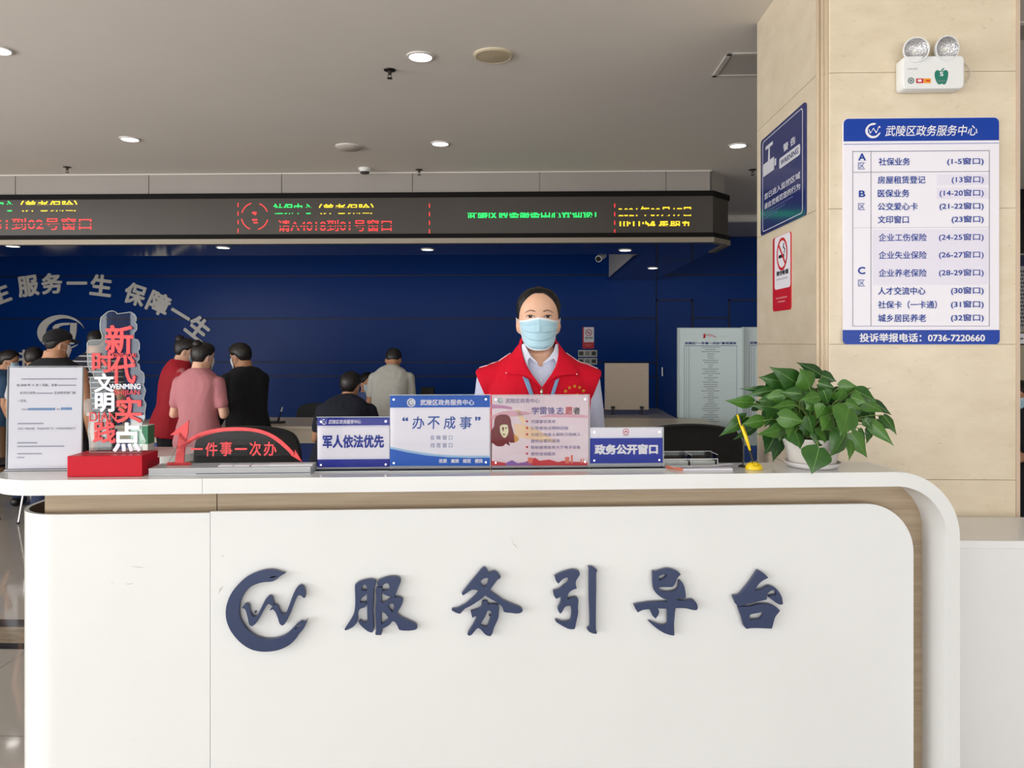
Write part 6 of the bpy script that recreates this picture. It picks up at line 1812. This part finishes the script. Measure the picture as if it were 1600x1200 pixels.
# office chairs
def office_chair(label, px, d, face, w=.46, topz=1.08, botz=.70, group='black office chairs'):
    p = P(px, 535, d)
    g = thing('office_chair', label, 'chair', (p.x, p.y, 0), 0, group)
    M = Matrix.Translation((p.x, p.y, 0)) @ Matrix.Rotation(R(face) + YAW, 4, 'Z')
    blk = mat('black_mesh', (16, 17, 20), .7, var=.3, vs=30)
    m = MB()
    outl = catmull([(-w * .40, botz), (-w * .49, botz + (topz - botz) * .45), (-w * .47, topz - .07), (-w * .34, topz - .018), (0, topz), (w * .34, topz - .018), (w * .47, topz - .07), (w * .49, botz + (topz - botz) * .45), (w * .40, botz), (0, botz - .015)], 4, 80)
    vs, fs = fill2d([outl], .012, .006)
    m.add([M @ V((q.x, .20 + q.z + .32 * q.x * q.x * -1 + (q.y - botz) * .10, q.y)) for q in vs], fs)
    m.build('backrest', blk, g, smooth=40)
    m = MB(); m.box((0, -.03, .47), (w, .46, .07), 0, .03, M); m.build('seat', blk, g, smooth=40)
    m = MB(); m.tube([M @ V((0, .05, .45)), M @ V((0, .20, .50)), M @ V((0, .235, .72))], .022, 10); m.build('back_support', BLACK, g)
    m = MB(); m.tube([M @ V((0, -.03, .10)), M @ V((0, -.03, .44))], [.028, .022], 12); m.build('gas_lift', BLACK, g)
    for k in range(5):
        a_ = R(72 * k + 20)
        e = V((math.cos(a_) * .27, math.sin(a_) * .27 - .03, .075))
        m = MB(); m.tube([M @ V((0, -.03, .11)), M @ e], [.024, .016], 8); lg = m.build('leg', BLACK, g)
        m = MB(); c_ = M @ V((e.x, e.y, .028)); m.tube([c_ - V((.012, 0, 0)), c_ + V((.012, 0, 0))], .027, 14); m.tube([c_, M @ e], .008, 6); m.build('castor', BLACK, lg)
    for sg in (-1, 1):
        m = MB(); m.tube([M @ V((sg * (w / 2 - .02), .02, .44)), M @ V((sg * (w / 2 + .03), .02, .48)), M @ V((sg * (w / 2 + .03), .02, .64)), M @ V((sg * (w / 2 + .03), -.10, .66)), M @ V((sg * (w / 2 + .03), .12, .66))], .014, 8); m.build('armrest', BLACK, g)
    return g
office_chair('black office chair behind the counter, right of the blue open affairs sign', 1066, 3.85, 178, .50, 1.5 - (664 - HZ) / F * 3.62, .74)
office_chair('black office chair behind the red arrow sign', 405, 3.65, 185, .47, 1.5 - (667 - HZ) / F * 3.42, .74)
office_chair('black office chair beyond the service desk, above the small priority sign', 486, 7.75, 0, .40, 1.5 - (633 - HZ) / F * 7.75, .62)
# chrome-legged stacking chairs at the far left
def leg_chair(label, px, d):
    p = P(px, 535, d)
    g = thing('stacking_chair', label, 'chair', (p.x, p.y, 0), 0, 'chrome-legged chairs')
    m = MB(); m.box((p.x, p.y, .45), (.42, .42, .03), YAW, .012); m.build('seat', BLACK, g)
    m = MB(); m.box((p.x, p.y - .22, .72), (.42, .025, .26), YAW, .012); m.build('backrest', mat('chair_brown', (92, 64, 42), .5), g)
    for sx in (-1, 1):
        for sy in (-1, 1):
            m = MB(); m.tube([(p.x + sx * .17, p.y + sy * .17, .44), (p.x + sx * .215, p.y + sy * .215, .012)], .010, 8); lg = m.build('leg', CHROME, g)
            m = MB(); e = V((p.x + sx * .215, p.y + sy * .215, 0)); m.tube([e + V((0, 0, .0005)), e + V((0, 0, .016))], .013, 8); m.build('foot_cap', BLACK, lg)
        m = MB(); m.tube([(p.x + sx * .17, p.y - .2, .45), (p.x + sx * .17, p.y - .22, .62)], .010, 8); m.build('back_post', CHROME, g)
    return g
leg_chair('chrome-legged chair below the left end of the counter top, nearer one', 94, 6.45)
leg_chair('chrome-legged chair cut off by the left edge of the picture, further one', -12, 6.60)

# information boards
def info_board(label, x0, x1, ytop, d, rz, title, n, pair_px, qr):
    p0 = P(x0, 535, d)
    pl_ = Pl((p0.x, p0.y, 0), V((math.sin(rz), -math.cos(rz), 0)), V((math.cos(rz), math.sin(rz), 0)))
    u1, vt = pl_.uv(x1, ytop)
    g = thing('information_board', label, 'board', pl_.pt(u1 / 2, 0))
    m = MB(); m.poly(pl_, [rrect(0, .02, u1, vt)], -.001, th=.03); m.build('panel', mat('board_pale', (214, 232, 234), .35), g)
    m = MB(); m.poly(pl_, [rrect(-.012, .0, .004, vt + .006), ], .004, th=.04); m.poly(pl_, [rrect(u1 - .004, .0, u1 + .012, vt + .006)], .004, th=.04); m.poly(pl_, [rrect(.004, vt - .004, u1 - .004, vt + .006)], .004, th=.04); m.build('frame', mat('board_frame', (190, 206, 206), .3), g)
    m = MB(); m.poly(pl_, [rrect(.0045, .03, u1 - .0045, .46)], .0004); m.build('blue_field', mat('board_blue', (16, 76, 168), .35), g)
    k = u1
    m = MB()
    for i in range(n):                       # small print, one row of dashes per line
        v_ = vt - .30 * k - i * .0345 * k
        m.poly(pl_, [rrect(.09 * k, v_ - .0155 * k, .91 * k, v_ - .0145 * k)], .0006, mi=2)
        w_ = rnd.uniform(.03, .15) * k
        x_ = .5 * k - w_
        while x_ < .5 * k + w_:
            m.poly(pl_, [rrect(x_, v_ - .0055 * k, x_ + .017 * k, v_ + .0065 * k)], .0006, mi=1); x_ += .024 * k
        m.poly(pl_, [rrect(.118 * k, v_ - .006 * k, .128 * k, v_ + .006 * k)], .0006, mi=1)
    vb_ = vt - .30 * k - n * .0345 * k
    for r4 in ((.085, vb_, .089, vt - .275 * k), (.911, vb_, .915, vt - .275 * k), (.16, vb_, .164, vt - .275 * k)): m.poly(pl_, [rrect(r4[0] * k, r4[1], r4[2] * k, r4[3])], .0006, mi=0)
    m.poly(pl_, [rrect(.085 * k, vt - .279 * k, .915 * k, vt - .272 * k)], .0006, mi=0)
    m.text(pl_, title, .5 * k, vt - .235 * k, h=.040 * k, width=.81 * k, w=.0008, bold=.03, mi=0)
    cu, cv = .48 * k, vt - .125 * k
    m.poly(pl_, [[(cu - .10 * k, cv - .03 * k), (cu - .06 * k, cv - .03 * k), (cu - .065 * k, cv + .045 * k), (cu - .105 * k, cv + .02 * k), (cu - .085 * k, cv + .015 * k)]], .0008, mi=3)
    ar = [(cu - .07 * k + .18 * k * t, cv + .01 * k + .033 * k * math.sin(math.pi * t) - .03 * k * t) for t in (i / 12 for i in range(13))]
    m.poly(pl_, [ar + [(x, y - .010 * k) for x, y in ar[::-1]]], .0008, mi=3)
    m.text(pl_, '一件事一次办', cu + .03 * k, cv - .004 * k, h=.018 * k, width=.13 * k, w=.0008, mi=3)
    m.build('printing', [mat('board_navy', (34, 66, 134), .5), mat('board_grey', (134, 142, 147), .6), mat('board_rule', (150, 162, 168), .6), INKR], g)
    m = MB()
    for j in range(9): m.poly(pl_, [catmull([(.08 * k + j * .1 * k, .46), (.11 * k + j * .1 * k, .47 + .02 * (j % 3)), (.15 * k + j * .1 * k, .46)], 2)], .0007)
    m.build('skyline', mat('board_teal', (120, 190, 210), .4), g)
    m = MB()
    if qr: m.poly(pl_, [rrect(.70 * k, .33 - .10, .83 * k, .34 - .02)], .0007)
    for j in range(7): m.poly(pl_, [rrect((.10 + .07 * j) * k, .30, (.15 + .07 * j) * k, .312)], .0007)
    m.ring(pl_, .30 * k, .40, .035, .028, .0007)
    m.build('caption', mat('board_caption', (190, 206, 222), .5), g)
info_board('pale information board with a red arch mark, seen whole left of the pillar', 1060.5, 1160, 513, 7.55, 0.0, '武陵区“一件事一次办”事项清单', 40, 0, False)
info_board('second pale information board, cut off by the pillar edge', 1162, 1262, 512, 7.6, 0.06, '武陵区“一件事一次办”事项清单', 40, 0, False)
# things on the blue wall
no_smoking(PW, 910, 511, 928, 544.5, 'small red and white no smoking sign on the blue wall right of the receptionist', PW.px(919, 544))
def switch(label, x0, y0, x1, y1, n):
    g = thing('switch_plate', label, 'switch', PW.px((x0 + x1) / 2, y1), 0, 'switch plates on the blue wall')
    m = MB(); m.rpx(PW, x0, y0, x1, y1, .012, r=.004, th=.012, bev=.001); pl_ = m.build('plate', mat('plate_grey', (196, 198, 194), .4), g)
    for i in range(n):
        xa_ = x0 + (x1 - x0) * (i + .12) / n; xb_ = x0 + (x1 - x0) * (i + .82) / n
        m = MB(); m.rpx(PW, xa_, y0 + 2, xb_, y1 - 2.2, .015, th=.003); m.build('rocker', mat('rocker_dark', (62, 64, 58), .4) if i != 1 else mat('rocker_grey', (140, 142, 138), .4), g)
switch('three-gang switch plate on the blue wall below the small no smoking sign', 903.5, 547, 933, 557.5, 3)
switch('partly hidden switch plate under the three-gang plate on the blue wall', 903.5, 559.5, 933, 569.5, 3)
# bullet camera on the inner corner of the soffit
c_ = P(941, 401, 8.6)
xin_ = xin
g = thing('bullet_camera', 'white bullet camera at the inner corner of the soffit above the receptionist', 'camera', (c_.x, c_.y, c_.z))
m = MB(); m.tube([c_ + V((.02, .05, .02)), c_ + V((-.05, -.09, -.035))], [.036, .038], 14); m.build('housing', WHITE, g, smooth=40)
m = MB(); m.tube([c_ + V((-.05, -.09, -.035)), c_ + V((-.053, -.096, -.038))], .030, 14); m.build('lens', BLACK, g)
m = MB(); m.tube([c_ + V((.01, .02, .0)), c_ + V((.06, .05, .05)), V((xin_ - .002, c_.y + .08, c_.z + .06))], .013, 8); m.tube([V((xin_ - .03, c_.y + .08, c_.z + .06)), V((xin_ - .001, c_.y + .08, c_.z + .06))], .04, 14); m.build('bracket', mat('bracket_grey', (170, 170, 168), .4), g)
# desk pen and small ornaments on the service desk
p = P(431, 535, 6.9)
g = thing('desk_pen', 'desk pen leaning in a black holder on the service desk right of the black top', 'pen', (p.x, p.y, zd))
m = MB(); m.box((p.x, p.y, zd + .010), (.16, .07, .018), 0, .006); m.tube([(p.x + .02, p.y, zd + .018), (p.x + .03, p.y, zd + .05)], .010, 8); m.build('holder', BLACK, g)
m = MB(); m.tube([(p.x + .028, p.y, zd + .04), (p.x + .05, p.y, zd + .11)], .006, 8); m.tube([(p.x + .05, p.y, zd + .11), (p.x + .062, p.y, zd + .15)], [.008, .004], 8, mi=1); m.build('pen', [BLACK, WHITE], g)
p = P(669, 535, 7.2)
g = thing('desk_ornament', 'dark box with a white ribbon figure beside low greenery on the service desk', 'ornament', (p.x, p.y, zd))
m = MB(); m.span((p.x - .075, p.y + .02, zd + .0005), (p.x + .05, p.y + .10, zd + .31), bev=.006); m.build('dark_box', BLACK, g)
m = MB(); m.tube([(p.x - .01, p.y - .02, zd + .05), (p.x + .008, p.y - .02, zd + .13), (p.x + .02, p.y - .02, zd + .20)], [.012, .022, .012], 10); m.tube([(p.x + .05, p.y - .02, zd + .05), (p.x + .035, p.y - .02, zd + .12), (p.x + .02, p.y - .02, zd + .20)], [.010, .016, .012], 10); m.sphere((p.x + .02, p.y - .02, zd + .215), .022); m.build('white_ribbon', mat('ribbon_white', (205, 205, 205), .6), g, smooth=True)
m = MB()
for i in range(60):
    a_ = rnd.uniform(0, 6.28); r_ = rnd.uniform(.0, .05)
    b0 = V((p.x + .01 + r_ * math.cos(a_) * 2.2, p.y - .02 + r_ * math.sin(a_), zd + .02)); t_ = b0 + V((rnd.uniform(-.06, .06), rnd.uniform(-.03, .03), rnd.uniform(.03, .09)))
    s_ = V((.006, 0, 0)); m.add([b0 - s_, b0 + s_, t_], [(0, 1, 2)])
m.build('foliage', mat('dark_leaf', (50, 84, 44), .5), g)
m = MB(); m.span((p.x - .11, p.y - .06, zd + .0005), (p.x + .13, p.y + .015, zd + .03), bev=.005); m.build('tray', BLACK, g)

# hall seen past the right edge of the pillar
xh0 = P(1565, 535, 8.0).x
yh = P(1590, 535, 8.0).y
PH = Pl((0, yh, 0), (0, -1, 0), (1, 0, 0))
m = MB(); m.span((xh0 + .0, yh, 0), (9, yh + .1, CEIL)); struct(m.build('wall_hall', mat('hall_beige', (176, 164, 142), .7)))
m = MB(); m.rpx(PH, 1580, 118, 1680, 396, .02, th=.02); m.build('door_3', mat('dark_glass', (12, 14, 15), .08)); struct(bpy.data.objects['door_3'])
m = MB(); m.ppx(PH, [(1582, 116), (1640, 70), (1640, 78), (1582, 124)], .05, th=.04); struct(m.build('trim_3', mat('dark_trim', (40, 40, 42), .5)))
g = thing('notice_board', 'dark-headed notice board on the hall wall beyond the right edge of the pillar', 'board', PH.px(1600, 520))
m = MB(); m.rpx(PH, 1578, 398, 1700, 515, .03, th=.028); m.build('panel', mat('notice_grey', (150, 152, 158), .5), g)
m = MB(); m.rpx(PH, 1578, 398, 1700, 416, .031); m.build('header', mat('notice_navy', (20, 30, 66), .4), g)
m = MB()
for i in range(15):
    yy = 424 + i * 6
    x_ = 1580 + (i % 3)
    while x_ < 1690:
        m.rpx(PH, x_, yy - 1.5, x_ + 2.4, yy + 1.5, .031); x_ += 3.6
m.build('printing', INKK, g)
g = thing('arrow_plate', 'white strip sign with a black arrow under the hall notice board', 'sign', PH.px(1600, 538))
m = MB(); m.rpx(PH, 1578, 519, 1700, 539, .012, th=.011); m.build('plate', INKK, g)
m = MB(); m.rpx(PH, 1579, 521, 1699, 537, .0125); m.build('white_field', SIGNW, g)
m = MB(); m.ppx(PH, [(1590, 529), (1594.5, 525), (1594.5, 528), (1599, 528), (1599, 530), (1594.5, 530), (1594.5, 533)], .013); m.build('arrow', INKK, g)
a0 = onZ(1590, 62, CEIL - .01); a1 = onZ(1590, 36, CEIL - .01)
g = thing('air_grille', 'slatted air grille in the ceiling past the right edge of the pillar', 'vent', (a0.x + .4, a0.y, CEIL - .02))
m = MB(); m.span((a1.x - .12, a1.y, CEIL - .012), (a1.x + 1.0, a1.y + .03, CEIL)); m.span((a1.x - .12, a0.y - .03, CEIL - .012), (a1.x + 1.0, a0.y, CEIL)); m.span((a1.x - .12, a1.y, CEIL - .012), (a1.x - .10, a0.y, CEIL)); m.build('frame', mat('grille_frame', (186, 180, 172), .5), g)
for i in range(4):
    yy = a1.y + (a0.y - a1.y) * (i + .8) / 5
    m = MB(); m.box((a1.x + .45, yy, CEIL - .014), (1.08, .045, .004)); m.build('slat', MATS['grille_frame'], g)
m = MB(); m.span((a1.x - .10, a1.y + .03, CEIL - .004), (a1.x + .98, a0.y - .03, CEIL - .002)); m.build('duct', mat('duct_dark', (30, 28, 26), .8), g)

# ------------------------------------------------------------------ ceiling fixtures
lampm = mat('lamp_glow', (255, 252, 244), .5, emit=9.0)
rimm = mat('lamp_rim', (225, 222, 216), .35)
def downlight(px, py, z, r, label, grp):
    p = onZ(px, py, z)
    g = thing('downlight', label, 'light', (p.x, p.y, z), 0, grp)
    m = MB(); m.lathe([(r * 1.28, 0.0), (r * 1.26, -.006), (r * 1.05, -.009), (r, -.004)], (p.x, p.y, z), 28, cap=False); m.build('rim', rimm, g, smooth=40)
    m = MB(); m.lathe([(r * 1.02, -.0055), (.0001, -.0057)], (p.x, p.y, z), 28, cap=False); m.build('diffuser', lampm, g)
gc, gs = 'round downlights in the main ceiling', 'round downlights under the soffit'
downlight(657, 88, CEIL, .062, 'lit round downlight in the ceiling left of the round speaker', gc)
downlight(-4, 77, CEIL, .062, 'lit round downlight at the left edge of the ceiling', gc)
downlight(203, 217, CEIL, .062, 'lit round downlight above the left part of the screen', gc)
downlight(688, 224, CEIL, .062, 'lit round downlight above the middle of the screen', gc)
downlight(1153, 227, CEIL, .062, 'lit round downlight beside the pillar above the end of the screen', gc)
for px, py, t in ((20, 384, 'lit downlight under the soffit at the far left'), (349, 386.5, 'lit downlight under the soffit above the slogan, second from left'), (668, 389.5, 'lit downlight under the soffit left of the receptionist'), (977, 390.5, 'lit downlight under the soffit right of the receptionist'), (1020, 418.5, 'lit downlight deeper under the soffit, lowest in the picture')):
    downlight(px, py, SZ, .055, t, gs)
p = onZ(771, 86, CEIL)
g = thing('ceiling_speaker', 'large round cream ceiling speaker right of the brightest downlight', 'speaker', (p.x, p.y, CEIL))
m = MB(); m.lathe([(.112, 0), (.112, -.006), (.100, -.012), (.094, -.010)], p, 40, cap=False); m.build('rim', mat('speaker_cream', (220, 206, 178), .5), g, smooth=40)
m = MB(); m.lathe([(.095, -.010), (.05, -.014), (.0001, -.015)], p, 40, cap=False); m.build('grille', mat('speaker_grille', (206, 190, 160), .6, bump=.4, bs=400), g, smooth=True)
p = onZ(545, 229, CEIL)
g = thing('ceiling_cover', 'round white ceiling plate left of the smoke detector', 'ceiling plate', (p.x, p.y, CEIL))
m = MB(); m.lathe([(.108, 0), (.108, -.008), (.092, -.016), (.0001, -.018)], p, 36, cap=False); m.build('plate', mat('plate_white', (226, 220, 212), .5), g, smooth=40)
m = MB(); m.lathe([(.094, -.0166), (.090, -.020), (.0001, -.022)], p, 36, cap=False); m.build('inner_disc', mat('plate_inner', (214, 206, 198), .5), g, smooth=40)
p = onZ(570, 263, CEIL)
g = thing('smoke_detector', 'small white smoke detector on the ceiling edge above the screen', 'detector', (p.x, p.y, CEIL))
m = MB(); m.lathe([(.058, 0), (.058, -.012), (.046, -.028), (.046, -.034)], p, 28, cap=False); m.build('base', WHITE, g, smooth=40)
m = MB(); m.lathe([(.042, -.030), (.042, -.046), (.030, -.052), (.0001, -.053)], p, 28, cap=False); m.build('sensor', mat('sensor_grey', (70, 68, 66), .5), g, smooth=40)
for px, py, t in ((609, 109, 'dark sprinkler head in the ceiling below the brightest downlight'), (105, 261, 'sprinkler head above the left end of the screen'), (655, 265, 'sprinkler head above the middle of the screen'), (1176, 265, 'sprinkler head beside the pillar')):
    p = onZ(px, py, CEIL)
    g = thing('sprinkler', t, 'sprinkler', (p.x, p.y, CEIL), 0, 'ceiling sprinklers')
    dk = mat('sprinkler_dark', (52, 44, 38), .4, .6)
    m = MB(); m.lathe([(.036, 0), (.034, -.005), (.012, -.008), (.010, -.028), (.0001, -.028)], p, 20, cap=False); m.build('cup', dk, g, smooth=40)
    m = MB(); m.tube([p + V((-.006, 0, -.026)), p + V((-.012, 0, -.038)), p + V((0, 0, -.050))], .0022, 6); m.tube([p + V((.006, 0, -.026)), p + V((.012, 0, -.038)), p + V((0, 0, -.050))], .0022, 6); m.lathe([(.017, -.050), (.017, -.052), (.0001, -.053)], p, 12, cap=False); m.build('deflector', dk, g)
# access hatch
q0 = onZ(1112, 119, CEIL); q1 = onZ(1140, 82, CEIL)
g = thing('ceiling_hatch', 'square access hatch in the ceiling left of the pillar', 'hatch', (q0.x + .3, (q0.y + q1.y) / 2, CEIL))
m = MB()
x0, x1, y0, y1 = q0.x, q0.x + .62, q1.y, q0.y
for a_, b_ in (((x0, y0), (x1, y0 + .03)), ((x0, y1 - .03), (x1, y1)), ((x0, y0), (x0 + .03, y1)), ((x1 - .03, y0), (x1, y1))): m.span((*a_, CEIL - .008), (*b_, CEIL - .0005), bev=.002)
m.build('frame', mat('hatch_white', (220, 214, 206), .5), g)
m = MB(); m.span((x0 + .035, y0 + .035, CEIL - .004), (x1 - .035, y1 - .035, CEIL - .0008)); m.build('door_panel', mat('hatch_panel', (206, 200, 192), .5), g)
